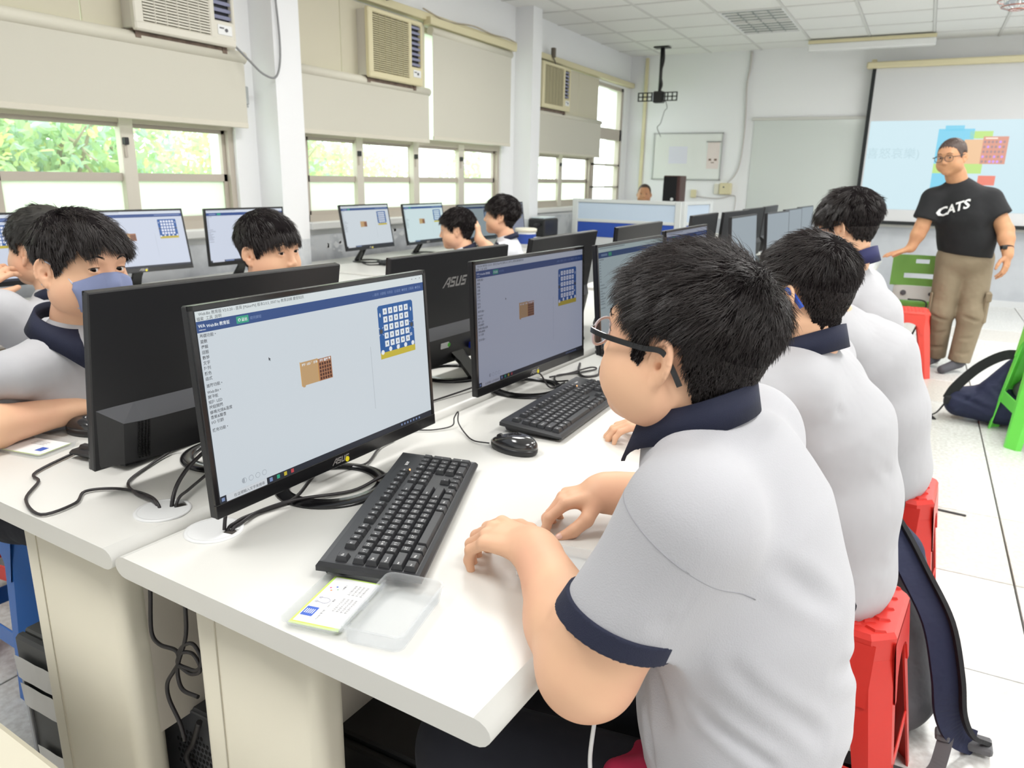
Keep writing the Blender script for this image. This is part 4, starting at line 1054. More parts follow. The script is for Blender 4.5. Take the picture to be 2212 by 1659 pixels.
# ---------------------------------------------------------------- the tables
TA = radians(3.5)
TO = Vector((-1.008, 0.625, 0))
def table(u0, L, side, label, legs=True):
    """local x: across (v), local y: along (u)"""
    t = empty('computer_table', label, 'table', TO + Vector((sin(TA), cos(TA), 0))*u0, -TA)
    x0, x1 = (0.004, 0.684) if side > 0 else (-0.674, -0.004)
    # bullnosed long edges
    prof = []
    r = 0.0175
    for k in range(9):
        a = -pi/2+pi*k/8; prof.append((x1-r*1.3+r*1.3*cos(a), 0.7225+r*sin(a)))
    for k in range(9):
        a = pi/2+pi*k/8; prof.append((x0+r*1.3+r*1.3*cos(a), 0.7225+r*sin(a)))
    b = MB(); b.loft([[(x, 0, z) for x, z in prof], [(x, L, z) for x, z in prof]], 0, True, False)
    for f_ in range(18): b.sm[f_] = f_ not in (8, 17)
    b.build('tabletop', M_TOP, t)
    if side > 0: a, c = 0.132, 0.388
    else: a, c = -0.352, -0.058
    for y in (0.03, L-0.09):
        g = MB(); n = 6
        pts = []
        rr = 0.022
        for (cx, cy, a0) in ((c-rr, y+rr, -pi/2), (c-rr, y+0.06-rr, 0), (a+rr, y+0.06-rr, pi/2), (a+rr, y+rr, pi)):
            for k in range(n+1): pts.append((cx+rr*cos(a0+pi/2*k/n), cy+rr*sin(a0+pi/2*k/n)))
        g.prism(pts, 0.0, 0.706, smooth=True); g.build('leg_panel', M_LEG, t)
        gv = MB(); gv.box((a+0.055, y-0.0012, 0.0), (a+0.0575, y+0.001, 0.705)); gv.build('leg_seam', mat('seam_beige', 'B9B2A0', 0.7), t)  # seam drawn as a thin strip of darker beige
    xm = 0.06 if side < 0 else 0.09
    xm = -0.067 if side < 0 else 0.26
    MB().cbox((xm-0.008, 0.05, 0.335), (xm+0.008, L-0.09, 0.706), 0.002).build('modesty_panel', M_INNER, t)
    gx = 0.064 if side > 0 else -0.070
    gy = 0.132
    q = MB(); n = 32
    q.lathe([(0.046, 0.7401), (0.046, 0.7422), (0.040, 0.7432), (0.0395, 0.742)], (gx, gy, 0), n)
    # lid with a notch for the cables
    pts = []
    na = radians(20 if side > 0 else 75)
    for k in range(40):
        a_ = na+0.25+(2*pi-0.5)*k/39; pts.append((gx+0.0396*cos(a_), gy+0.0396*sin(a_)))
    pts += [(gx+0.020*cos(na-0.35), gy+0.020*sin(na-0.35)), (gx+0.020*cos(na+0.35), gy+0.020*sin(na+0.35))]
    q.prism(pts, 0.7402, 0.7425)
    q.build('grommet', M_WHITEP, t)
    hh = [(gx+0.029*cos(na)+0.011*cos(2*pi*k/12), gy+0.029*sin(na)+0.010*sin(2*pi*k/12)) for k in range(12)]
    MB().prism(hh, 0.7400, 0.7404).build('cable_hole', mat('hole_dark', '3C3733', 0.9), t)
    return t
table(0, 2.95, 1, 'near right white computer table with rounded edge and beige leg panels')
table(0, 2.95, -1, 'near left white computer table with beige leg panel')
TO = Vector((-0.915, 3.70, 0)); TA = radians(0.3)
table(0, 2.75, 1, 'far right white computer table beyond the boys')
table(0, 2.75, -1, 'far left white computer table beyond the boys')
# ---------------------------------------------------------------- clear plastic box with card
M_PP = glass_mat('milky_plastic', (0.97, 0.98, 0.99), 0.10, frosted=True, clear=0.84)
def rrect(w, h, r, n=6):
    P = []
    for sx, sy, a0 in ((1, -1, -pi/2), (1, 1, 0), (-1, 1, pi/2), (-1, -1, pi)):
        for k in range(n+1):
            a = a0+pi/2*k/n; P.append((sx*(w/2-r)+r*cos(a), sy*(h/2-r)+r*sin(a)))
    return P
def tray(w, h, z, r=0.012, th=0.0012, flare=0.003):
    b = MB()
    o1, o2 = rrect(w-2*flare, h-2*flare, r), rrect(w, h, r); rim = rrect(w+0.004, h+0.004, r)
    i1, i2 = rrect(w-2*flare-2*th, h-2*flare-2*th, r), rrect(w-2*th, h-2*th, r)
    L = lambda P, zz: [(x, y, zz) for x, y in P]
    b.loft([L(o1, 0), L(o2, z-0.002), L(rim, z-0.002), L(rim, z), L(i2, z), L(i1, th)], 0, True, False)
    return b
t = empty('plastic_box', 'open clear plastic box, its lid holding a printed card, on the near table corner', 'box', (-0.575, 0.684, 0.7402), radians(11))
b_ = tray(0.084, 0.138, 0.024); b_.v = [(x+0.044, y+0.002, z) for x, y, z in b_.v]; b_.build('tray', M_PP, t)
b_ = tray(0.084, 0.138, 0.010); b_.v = [(x-0.044, y+0.006, z+0.003) for x, y, z in b_.v]; b_.build('lid', M_PP, t)
for y in (-0.05, 0.0, 0.05): MB().cbox((-0.004, y-0.01, 0.010), (0.004, y+0.01, 0.0115), 0.0004).build('hinge', M_PP, t)
c = MB()
def cm(x, y, z): return Matrix.Translation((x, y, z)) @ Matrix.Rotation(radians(90), 4, 'Z')
c.box((-0.036, -0.060, 0), (0.036, 0.060, 0.0006), 0)
c.box((-0.0325, -0.054, 0.0006), (0.036, 0.0572, 0.0008), 1)
c.loft([[(x-0.0225, y-0.03, z) for x, y in rrect(0.017, 0.021, 0.001)] for z in (0.0008, 0.001)], 2, True)
for i in range(5): c.box((-0.0287+i*0.0028, -0.0350, 0.001), (-0.0275+i*0.0028, -0.025, 0.0011), 1)
c.tube([(-0.026, -0.006, 0.001), (-0.014, -0.008, 0.001), (-0.009, -0.002, 0.001), (-0.014, 0.004, 0.001), (-0.024, 0.004, 0.001)], 0.0006, 4, 3)
c.cbox((-0.029, -0.008, 0.0008), (-0.025, -0.004, 0.0016), 0.0003, 3); c.cbox((-0.028, 0.002, 0.0008), (-0.024, 0.006, 0.0016), 0.0003, 3)
for (x, y, m) in ((-0.026, 0.030, 4), (-0.018, 0.034, 2), (-0.022, 0.024, 5), (-0.014, 0.028, 6)): c.cyl((x, y, 0.0008), (x, y, 0.0010), 0.0016, n=8, m=m)
for key, x, y, s in (('board', -0.004, -0.045, .0036), ('usb', -0.004, -0.016, .0036), ('mag', -0.006, 0.028, .0036)): c.text(key, cm(x, y, 0.0009), s, 7)
for i in range(4): c.text('cardtext', cm(0.008+i*0.006, -0.022, 0.0009), 0.0042, 7); c.text('cardtext2', cm(0.008+i*0.006, 0.020, 0.0009), 0.0042, 7)
for a_, b2 in (((-0.001, -0.048), (-0.0005, 0.05)), ((0.033, -0.048), (0.0335, 0.05))): c.box((a_[0], a_[1], .0008), (b2[0], b2[1], .0009), 8)
cd = c.build('instruction_card', [mat('lime_edge', 'C4E86A', 0.6), M_PAPER, mat('card_blue', '3F62BE', 0.6), mat('card_grey', 'B8B8C4', 0.6), mat('card_pink', 'DD5F86', 0.6), mat('card_orange', 'EE9060', 0.6), mat('card_green', '9CB89C', 0.6), mat('card_ink', '7A7A80', 0.7), mat('card_line', 'D3D3DA', 0.7)], loc=(-0.619, 0.681, 0.7446), rotz=radians(11))
tag(cd, 'white instruction card with lime edge and small blue drawing, lying in the box lid', 'card')
t = empty('plastic_box', 'clear plastic box half hidden behind the nearest boy\'s forearm', 'box', (-0.402, 0.915, 0.7402), radians(8))
tray(0.092, 0.110, 0.012).build('tray', M_PP, t)
# left one with card
t = empty('plastic_box', 'clear plastic box with a card in front of the masked boy', 'box', (-1.56, 0.83, 0.7402), radians(100))
b_ = tray(0.095, 0.150, 0.010); b_.build('lid', M_PP, t)
c = MB(); c.box((-0.038, -0.062, 0), (0.038, 0.062, 0.0006), 0); c.box((-0.036, -0.060, .0006), (0.038, 0.060, 0.0008), 1); c.box((-0.02, -0.045, .0008), (0.0, -0.028, .001), 2)
for i in range(3): c.text('cardtext', cm(0.012+i*0.007, -0.02, 0.0009), 0.0045, 3)
cd = c.build('instruction_card', [MATS['lime_edge'], M_PAPER, MATS['card_blue'], MATS['card_ink']], loc=(-1.56, 0.83, 0.7435), rotz=radians(100)); tag(cd, 'instruction card with lime edge lying before the masked boy', 'card')

# ---------------------------------------------------------------- plastic stools
def stool_meshes(color):
    H_, T_, B_ = 0.45, 0.128, 0.185
    ch = 0.040
    def octo(h, c): return [(-h+c, -h), (h-c, -h), (h, -h+c), (h, h-c), (h-c, h), (-h+c, h), (-h, h-c), (-h, -h+c)]
    top = MB()
    top.loft([[(x, y, z) for x, y in octo(h, c)] for h, c, z in ((T_+0.004, ch, 0.395), (T_+0.003, ch, 0.44), (T_-0.004, ch-0.003, 0.45))], 0, True, False)
    pads = MB(); s = 0.040
    for i in range(-5, 6):
        for j in range(-7, 8):
            u, v_ = (i+0.5*(j % 2))*s*1.15, j*s*0.62
            cx, cy = u, v_
            P = [(cx-s*.52, cy), (cx, cy-s*.27), (cx+s*.52, cy), (cx, cy+s*.27)]
            hh = T_-0.006
            if all(abs(a) < hh and abs(b) < hh and abs(a)+abs(b) < 2*hh-ch+0.01 for a, b in P):
                pads.loft([[(a, b, 0.4495) for a, b in P], [(cx+(a-cx)*.84, cy+(b-cy)*.76, 0.4545) for a, b in P]], 0, True, False)
    leg = MB()
    def sect(z, k):  # corner L section, k 0 top..1 bottom
        h = T_+(B_-T_)*k; wd = 0.085-0.030*k; th = 0.0045; c = ch-0.006*k
        return [(h-wd, h, z), (h-c, h, z), (h, h-c, z), (h, h-wd, z), (h-th, h-wd, z), (h-th, h-c-0.002, z), (h-c-0.002, h-th, z), (h-wd, h-th, z)]
    leg.loft([sect(z, k) for z, k in ((0.42, 0.0), (0.36, 0.14), (0.30, 0.28), (0.15, 0.65), (0.0, 1.0))], 0, True, False)
    arch = MB()   # arched apron between the legs (+x side)
    n = 12; h = T_+0.006
    up_, lo_ = [], []
    for k in range(n+1):
        y = -0.10+0.20*k/n; a = sqrt(max(0, 1-(y/0.082)**2)) if abs(y) < 0.082 else 0
        zl = 0.30+0.075*a
        up_.append((h-0.002, y, 0.43)); lo_.append((T_+(B_-T_)*(0.45-zl)/0.45+0.001, y, zl))
    arch.loft([up_, lo_], 0, False, False, closed=False); arch.loft([[(x-0.004, y, z) for x, y, z in lo_], [(x-0.004, y, z) for x, y, z in up_]], 0, False, False, closed=False); arch.loft([lo_, [(x-0.004, y, z) for x, y, z in lo_]], 0, False, False, closed=False)
    rung = MB(); rung.cbox((0.158, -0.13, 0.115), (0.163, 0.13, 0.165), 0.002)
    return top, pads, leg, arch, rung
def stool(loc, rz, label, m, parts=True):
    t = empty('plastic_stool', label, 'stool', loc, rz)
    top, pads, leg, arch, rung = stool_meshes(m)
    top.build('seat', m, t)
    o = pads.build('grip_pad', m, t); o['kind'] = 'stuff'
    L = leg.mesh('leg'); L.materials.append(m); A = arch.mesh('apron'); A.materials.append(m); R_ = rung.mesh('rung'); R_.materials.append(m)
    for k in range(4):
        for nm, me in (('leg', L), ('apron', A), ('rung', R_)):
            o = bpy.data.objects.new(nm, me); COL.objects.link(o); o.parent = t; o.rotation_euler = (0, 0, k*pi/2)
    return t
stool((-0.105, 0.92, 0), radians(-4), 'red plastic stool under the nearest boy', M_RED)
stool((-0.045, 1.60, 0), radians(-6), 'red plastic stool under the boy with the black and blue glasses', M_RED)
stool((0.022, 2.365, 0), radians(-4), 'red plastic stool of the third boy, beside the dark backpack', M_RED)
stool((-0.03, 3.00, 0), radians(0), 'red plastic stool under the tall haired boy', M_RED)
stool((0.02, 5.95, 0), radians(3), 'red plastic stool standing before the teacher\'s feet', mat('light_red_plastic', 'E24A3E', 0.35))
M_GRN = mat('bright_green_plastic', '6FDD55', 0.33)
st = stool((0.73, 4.62, 0), radians(9), 'bright green plastic stool behind the navy backpack at the right picture edge', M_GRN); st.scale = (1.15, 1.15, 1.42)
st = stool((-1.965, 1.05, 0), radians(-4), 'blue plastic stool at the left edge below the masked boy\'s table', mat('bright_blue_plastic', '2F6FC4', 0.33))
stool((-2.20, 1.70, 0), radians(12), 'pinkish red plastic stool beyond the blue one', mat('pinkish_red_plastic', 'CC5A58', 0.4))
stool((-2.25, 1.22, 0), radians(5), 'red plastic stool under the boy at the window desk', M_RED)
for (x, y, lab) in ((-2.42, 3.82, 'red plastic stool under the boy with lowered head'), (-2.24, 4.12, 'red plastic stool under the boy raising his hand'), (-1.80, 1.66, 'red plastic stool under the boy with the fringe')):
    stool((x, y, 0), 0, lab, M_RED)
# green shell chair by the teacher
t = empty('green_chair', 'green plastic chair with a smiling slot in its back beside the teacher', 'chair', (0.06, 6.36, 0), radians(4))
M_GC = mat('leaf_green_plastic', '74A94C', 0.4)
b = MB()
def gc_panel(x0, x1, z0, z1, hx0, hx1, hz0, hz1):
    pass
n = 18
for (za, zb, hole) in ((0.765, 0.795, None), (0.735, 0.765, 'slot'), (0.66, 0.735, None), (0.625, 0.66, 'smile'), (0.57, 0.625, None)):
    for i in range(n):
        x0 = -0.20+0.40*i/n; x1 = x0+0.40/n; xm_ = (x0+x1)/2
        if hole == 'slot' and abs(xm_) < 0.05: continue
        if hole == 'smile' and abs(xm_) < 0.12: continue
        cv = lambda x: 0.03*(x/0.2)**2*-1
        e0 = (1-abs(xm_)/0.2)*0.0
        sm = lambda x: 0.02*(x/0.12)**2
        z0_, z1_ = za, zb
        b._add([(x0, cv(x0), z0_), (x1, cv(x1), z0_), (x1, cv(x1), z1_), (x0, cv(x0), z1_), (x0, cv(x0)+.008, z0_), (x1, cv(x1)+.008, z0_), (x1, cv(x1)+.008, z1_), (x0, cv(x0)+.008, z1_)], [(0, 1, 2, 3), (7, 6, 5, 4), (0, 4, 5, 1), (3, 2, 6, 7), (0, 3, 7, 4), (1, 5, 6, 2)], 0)
b.build('backrest', M_GC, t)
MB().cbox((-0.19, -0.02, 0.41), (0.19, 0.38, 0.455), 0.012).build('seat', M_GC, t)
MB().cbox((-0.17, -0.012, 0.46), (0.17, 0.004, 0.57), 0.003).cyl((-0.1, -0.014, 0.515), (-0.1, -0.02, 0.515), 0.02, n=12, m=1).cyl((0.08, -0.014, 0.515), (0.08, -0.02, 0.515), 0.014, n=12, m=1).build('back_plate', [mat('scuffed_white', 'D8D9D6', 0.6), M_BAND], t)
for sx in (-1, 1):
    for sy in (0.02, 0.34):
        MB().cyl((sx*0.17, sy, 0.43), (sx*0.2, sy+(.03 if sy > .2 else -.03), 0), 0.012, n=10).build('leg', M_WHITEP, t)
o = MB().tube([(0.0, 6.25, 0.48), (0.12, 6.22, 0.47), (0.10, 6.15, 0.36), (0.05, 6.10, 0.20), (0.02, 6.12, 0.05), (0.1, 6.2, 0.01), (0.22, 6.3, 0.01)], 0.006, 6).build('cable', M_CABLE); tag(o, 'black cable hanging from the green chair to the floor', 'cable')

# ---------------------------------------------------------------- computers below the tables
def sheet(w, h, wav=0.002):
    n = 6; b = MB(); rings = []
    for i in range(n+1): rings.append([(w*i/n, -wav*abs(sin(i*1.3)), 0), (w*i/n, -wav*abs(cos(i*1.1)), h)])
    b.loft(rings, 0, False, False, closed=False); return b
t = empty('computer_tower', 'dark grey computer tower with torn paper labels at the left table leg', 'computer', (-1.442, 0.912, 0), -TA)
M_TOW = mat('tower_grey', '5C5D5B', 0.5)
MB().cbox((-0.095, -0.17, 0.0), (0.095, 0.22, 0.37), 0.004).build('case', M_TOW, t)
MB().cbox((-0.098, -0.19, 0.005), (0.098, -0.168, 0.365), 0.006).build('front_bezel', mat('bezel_grey', '4A4B4B', 0.45), t)
MB().cbox((-0.085, -0.196, 0.02), (-0.073, -0.188, 0.28), 0.002).build('silver_strip', mat('strip_silver', 'A9ABB2', 0.3, 0.6), t)
for (x, z, w_, h_) in ((-0.092, 0.27, 0.15, 0.055), (-0.085, 0.205, 0.15, 0.055), (-0.06, 0.06, 0.13, 0.055)):
    o = sheet(w_, h_).build('paper_label', M_PAPER, t, loc=(x, -0.197, z))
MB().box((-0.05, -0.10, 0.3704), (0.05, -0.02, 0.371)).build('top_label', M_PAPER, t)
t = empty('computer_tower', 'grey computer tower seen from its perforated rear between the two tables', 'computer', (-1.055, 0.975, 0), -TA)
MB().cbox((-0.10, -0.21, 0), (0.10, 0.19, 0.345), 0.004).build('case', mat('tower_blue_grey', '55565A', 0.45, 0.3), t)
b = MB(); b.cbox((-0.098, -0.214, 0.005), (0.098, -0.209, 0.342), 0.002); 
b.build('rear_plate', mat('rear_plate_metal', '6B6C70', 0.4, 0.5), t)
hb = MB()
for i in range(11):
    for j in range(9):
        x = -0.045+0.0095*i+(0.00475 if j % 2 else 0); z = 0.19+0.0125*j
        if (x)**2+(z-0.24)**2 < 0.055**2: hb.prism([(x+0.0037*cos(pi/3*k), z+0.0048*sin(pi/3*k)) for k in range(6)], 0.2141, 0.2146, M=Matrix.Rotation(radians(90), 4, 'X'))
o = hb.build('vent_hole', mat('vent_dark', '17171A', 0.8), t); o['kind'] = 'stuff'
MB().cbox((-0.05, -0.225, 0.02), (0.05, -0.212, 0.10), 0.003).build('power_socket', M_BLK, t)
b = MB(); b.box((-0.09, -0.2155, 0.10), (-0.06, -0.214, 0.17), 0); b.box((-0.058, -0.2155, 0.11), (-0.03, -0.214, 0.16), 1); b.box((-0.028, -0.2155, 0.11), (-0.0, -0.214, 0.18), 2)
b.build('port_panel', [mat('port_blue', '2A3E8E', 0.5), mat('port_teal', '2E5558', 0.5), mat('port_red', 'A02838', 0.5)], t)
t = empty('cardboard_box', 'small red and teal printed carton below the left table', 'box', (-1.222, 0.815, 0), 0)
b = MB(); b.cbox((-0.06, -0.05, 0), (0.06, 0.05, 0.26), 0.002); b.build('carton', mat('carton_red', '9E2A3A', 0.6), t)
b = MB(); b.box((0.0, -0.0512, 0.14), (0.058, -0.0502, 0.255), 0); b.box((-0.058, -0.0512, 0.05), (0.0, -0.0502, 0.15), 1); b.text('wa', Matrix.Translation((-0.05, -0.0515, 0.08)) @ Matrix.Rotation(radians(90), 4, 'X'), 0.001, 1)
b.build('printed_panel', [MATS['port_teal'], mat('carton_cream', 'CDB88C', 0.6)], t)
t = empty('computer_tower', 'black computer tower in the shade under the near right table', 'computer', (-0.72, 1.0, 0), -TA)
MB().cbox((-0.17, -0.21, 0), (0.22, 0.0, 0.42), 0.004).build('case', mat('tower_black', '0E0E10', 0.5), t)
MB().cbox((-0.165, -0.225, 0.01), (0.215, -0.208, 0.41), 0.004).build('front_bezel', mat('tower_black_front', '111113', 0.4), t)
o = MB().tube([(-1.0161, 0.690, 0.700), (-1.0208, 0.690, 0.6951), (-1.0246, 0.690, 0.6384), (-1.0350, 0.690, 0.5590), (-1.0180, 0.690, 0.5391), (-0.9773, 0.690, 0.5410), (-0.9745, 0.690, 0.5202), (-0.9896, 0.690, 0.4975), (-1.0095, 0.690, 0.4673), (-1.0104, 0.690, 0.4351), (-0.9896, 0.690, 0.3964), (-0.9811, 0.690, 0.3633)], 0.0035, 7).build('cable', M_CABLE); tag(o, 'black cable hanging below the table in front of the grey panel', 'cable')
o = MB().tube([(-0.9408, 0.690, 0.7000), (-0.9414, 0.690, 0.6856), (-0.9424, 0.690, 0.6336), (-0.9462, 0.690, 0.5902), (-0.9547, 0.690, 0.5618), (-0.9745, 0.690, 0.5202), (-0.9802, 0.690, 0.4918), (-0.9717, 0.690, 0.4682), (-0.9348, 0.690, 0.4682)], 0.0035, 7).build('cable', M_CABLE); tag(o, 'second black hanging cable crossing the first under the table', 'cable')
o = MB().tube([(-0.9736, 0.690, 0.5202), (-0.9698, 0.690, 0.5419), (-0.9528, 0.690, 0.5608), (-0.9310, 0.690, 0.5675), (-0.9168, 0.690, 0.5438), (-0.9310, 0.690, 0.5202), (-0.9565, 0.690, 0.5155), (-0.9773, 0.690, 0.5174), (-0.9641, 0.690, 0.5410), (-0.9358, 0.690, 0.5486), (-0.9216, 0.690, 0.5249), (-0.9452, 0.690, 0.5079), (-0.9755, 0.690, 0.5136)], 0.0032, 7).build('cable', M_CABLE); tag(o, 'coiled black cable loops tied below the table', 'cable')
o = MB().tube([(-1.00, .735, .36), (-1.03, .74, .30), (-1.06, .745, .25), (-1.03, .75, .19), (-.99, .745, .22), (-.95, .74, .27)], 0.0055, 7).build('cable', M_CABLE); tag(o, 'thick black cable in front of the perforated tower', 'cable')
o = MB().tube([(-1.63, 0.64, 0.30), (-1.68, 0.66, 0.25), (-1.76, 0.70, 0.20), (-1.86, 0.7, 0.1)], 0.0025, 6).build('cable', mat('white_cable', 'E4E4E4', 0.5)); tag(o, 'white cable leaving the labelled tower to the left', 'cable')
t = empty('grey_cabinet_top', 'pale rounded table corner cut by the bottom left picture corner', 'table', (-1.16, 0.40, 0), radians(-4))
MB().cbox((-0.50, -0.35, 0.42), (0.17, 0.115, 0.45), 0.012).build('tabletop', M_LEG, t); MB().cbox((-0.46, -0.33, 0), (-0.02, 0.08, 0.42), 0.006).build('side_panel', M_LEG, t)
o = MB().cbox((-0.03, -0.05, 0), (0.05, 0.04, 0.012), 0.004).sphere((0.0, 0, 0.018), 0.028, 7, sc=(1.3, 1, 0.6)).build('crumpled_paper', M_PAPER, loc=(-0.47, 0.93, 0.0)); tag(o, 'crumpled white paper on the floor under the near table', 'paper')
o = MB().cbox((-0.085, -0.007, 0), (0.085, 0.007, 0.006), 0.003).build('cable_end', M_CABLE, loc=(0.25, 3.36, 0), rotz=radians(-6)); tag(o, 'short black strip on the floor by the red stool', 'strip')
# usb cable from table to lap
o = MB().tube([(-0.36, 0.88, 0.75), (-0.30, 0.83, 0.745), (-0.275, 0.78, 0.73), (-0.268, 0.745, 0.66), (-0.268, 0.735, 0.60), (-0.262, 0.74, 0.54), (-0.264, 0.74, 0.47), (-0.26, 0.74, 0.38)], 0.0028, 8).build('usb_cable', mat('white_cable', 'E4E4E4', 0.5)); tag(o, 'white cable hanging over the table edge below the nearest boy\'s elbow', 'cable')
# ================================================================ signed distance sculpting for bodies
def nrm(v): v = np.asarray(v, float); return v/np.linalg.norm(v)
class Vol:
    def __init__(s, lo, hi, h):
        s.lo = np.array(lo, np.float32); s.h = h
        n = np.ceil((np.array(hi)-np.array(lo))/h).astype(int)+1
        s.n = n; s.g = np.full(n, 0.06, np.float32)
        s.ax = [s.lo[i]+h*np.arange(n[i], dtype=np.float32) for i in range(3)]
    def blk(s, lo, hi):
        a = np.clip(np.floor((np.array(lo)-s.lo)/s.h).astype(int)-1, 0, s.n-1); b = np.clip(np.ceil((np.array(hi)-s.lo)/s.h).astype(int)+2, 1, s.n)
        if (b <= a).any(): return None
        sl = tuple(slice(i, j) for i, j in zip(a, b))
        X = s.ax[0][sl[0]][:, None, None]; Y = s.ax[1][sl[1]][None, :, None]; Z = s.ax[2][sl[2]][None, None, :]
        return sl, X, Y, Z
    def put(s, sl, d, k, sub):
        g = s.g[sl]
        if sub:
            d = -d
            if k > 0: hh = np.maximum(k-np.abs(g-d), 0)/k; s.g[sl] = np.maximum(g, d)+hh*hh*k*0.25
            else: s.g[sl] = np.maximum(g, d)
        else:
            if k > 0: hh = np.maximum(k-np.abs(g-d), 0)/k; s.g[sl] = np.minimum(g, d)-hh*hh*k*0.25
            else: s.g[sl] = np.minimum(g, d)
    def cap(s, a, b, ra, rb=None, k=0.0, sq=None, clip=None, sub=False):
        rb = ra if rb is None else rb
        a = np.asarray(a, float); b = np.asarray(b, float)
        m = max(ra, rb)*(max(sq[1], 1) if sq else 1)+k+2*s.h+0.004
        B = s.blk(np.minimum(a, b)-m, np.maximum(a, b)+m)
        if B is None: return s
        sl, X, Y, Z = B
        px, py, pz = X-np.float32(a[0]), Y-np.float32(a[1]), Z-np.float32(a[2])
        ab = b-a
        if sq:
            w, f = nrm(sq[0]), 1-1/sq[1]
            q = (px*w[0]+py*w[1]+pz*w[2])*f
            px, py, pz = px-q*w[0], py-q*w[1], pz-q*w[2]
            ab = ab-w*(ab@w)*f
        L2 = max(float(ab@ab), 1e-12)
        t = np.clip((px*ab[0]+py*ab[1]+pz*ab[2])/L2, 0, 1).astype(np.float32)
        d = np.sqrt((px-t*ab[0])**2+(py-t*ab[1])**2+(pz-t*ab[2])**2)-(ra+(rb-ra)*t)
        for c, n in (clip or []):
            c = np.asarray(c, float); n = nrm(n)
            d = np.maximum(d, (X-c[0])*n[0]+(Y-c[1])*n[1]+(Z-c[2])*n[2])
        s.put(sl, d.astype(np.float32), k, sub); return s
    def ell(s, c, r, k=0.0, R=None, sub=False, clip=None):
        c = np.asarray(c, float); r = np.asarray(r, float)
        m = (r.max() if R is not None else r)+k+2*s.h+0.004
        B = s.blk(c-m, c+m)
        if B is None: return s
        sl, X, Y, Z = B
        px, py, pz = X-np.float32(c[0]), Y-np.float32(c[1]), Z-np.float32(c[2])
        if R is not None:
            px, py, pz = [px*R[i][0]+py*R[i][1]+pz*R[i][2] for i in range(3)]
        k0 = np.sqrt((px/r[0])**2+(py/r[1])**2+(pz/r[2])**2)
        k1 = np.sqrt((px/r[0]**2)**2+(py/r[1]**2)**2+(pz/r[2]**2)**2)+1e-9
        d = k0*(k0-1)/k1
        for cc, n in (clip or []):
            cc = np.asarray(cc, float); n = nrm(n); d = np.maximum(d, (X-cc[0])*n[0]+(Y-cc[1])*n[1]+(Z-cc[2])*n[2])
        s.put(sl, d.astype(np.float32), k, sub); return s
    def chain(s, pts, rs, k=0.0, sq=None, sub=False):
        for i in range(len(pts)-1): s.cap(pts[i], pts[i+1], rs[i], rs[i+1], k, sq, None, sub)
        return s
    def nets(s):
        g = s.g; S = (g < 0)
        nx, ny, nz = g.shape
        cnt = np.zeros((nx-1, ny-1, nz-1), np.uint8)
        for i in (0, 1):
            for j in (0, 1):
                for k in (0, 1): cnt += S[i:nx-1+i, j:ny-1+j, k:nz-1+k]
        act = (cnt > 0) & (cnt < 8)
        I = np.argwhere(act)
        idx = np.full(act.shape, -1, np.int32); idx[act] = np.arange(len(I))
        acc = np.zeros((len(I), 3)); num = np.zeros(len(I))
        co = [(i, j, k) for i in (0, 1) for j in (0, 1) for k in (0, 1)]
        cv = {c: g[I[:, 0]+c[0], I[:, 1]+c[1], I[:, 2]+c[2]] for c in co}
        for c in co:
            for ax in range(3):
                if c[ax]: continue
                e = list(c); e[ax] = 1; e = tuple(e)
                a, b = cv[c], cv[e]; m = (a < 0) != (b < 0)
                t = np.where(m, a/(a-b+1e-20), 0)
                p = np.tile(np.array(c, float), (len(I), 1)); p[:, ax] += t
                acc[m] += p[m]; num[m] += 1
        V = (I+acc/num[:, None])*s.h+s.lo
        F = []
        for ax in range(3):
            a1, a2 = (ax+1) % 3, (ax+2) % 3
            sh = [slice(None)]*3; sh2 = [slice(None)]*3
            sh[ax] = slice(0, -1); sh2[ax] = slice(1, None)
            A = S[tuple(sh)]; B_ = S[tuple(sh2)]
            E = np.argwhere(A != B_)
            E = E[(E[:, a1] > 0) & (E[:, a2] > 0) & (E[:, a1] < g.shape[a1]-1) & (E[:, a2] < g.shape[a2]-1)]
            o1 = np.zeros(3, int); o1[a1] = 1; o2 = np.zeros(3, int); o2[a2] = 1
            def q(P): return idx[P[:, 0], P[:, 1], P[:, 2]]
            f = np.stack([q(E-o1-o2), q(E-o2), q(E), q(E-o1)], 1)
            inside = A[E[:, 0], E[:, 1], E[:, 2]]
            f[~inside] = f[~inside][:, ::-1]
            F.append(f)
        F = np.concatenate(F)
        F = F[(F >= 0).all(1)]
        return V, F
    def sample(s, P):
        q = (np.asarray(P)-s.lo)/s.h; i = np.clip(np.floor(q).astype(int), 0, s.n-2); f = np.clip(q-i, 0, 1)
        out = 0
        for c in [(a, b, d) for a in (0, 1) for b in (0, 1) for d in (0, 1)]:
            w = np.prod(np.where(np.array(c), f, 1-f), axis=1)
            out = out+w*s.g[i[:, 0]+c[0], i[:, 1]+c[1], i[:, 2]+c[2]]
        return out
def join(parts):
    V = []; F = []; n = 0
    for v, f in parts: V.append(v); F.append(f+n); n += len(v)
    return np.concatenate(V), np.concatenate(F)
def vnormals(V, F):
    a = np.cross(V[F[:, 2]]-V[F[:, 0]], V[F[:, 3]]-V[F[:, 1]]); N = np.zeros_like(V)
    for i in range(4): np.add.at(N, F[:, i], a)
    return N/(np.linalg.norm(N, axis=1)[:, None]+1e-12)

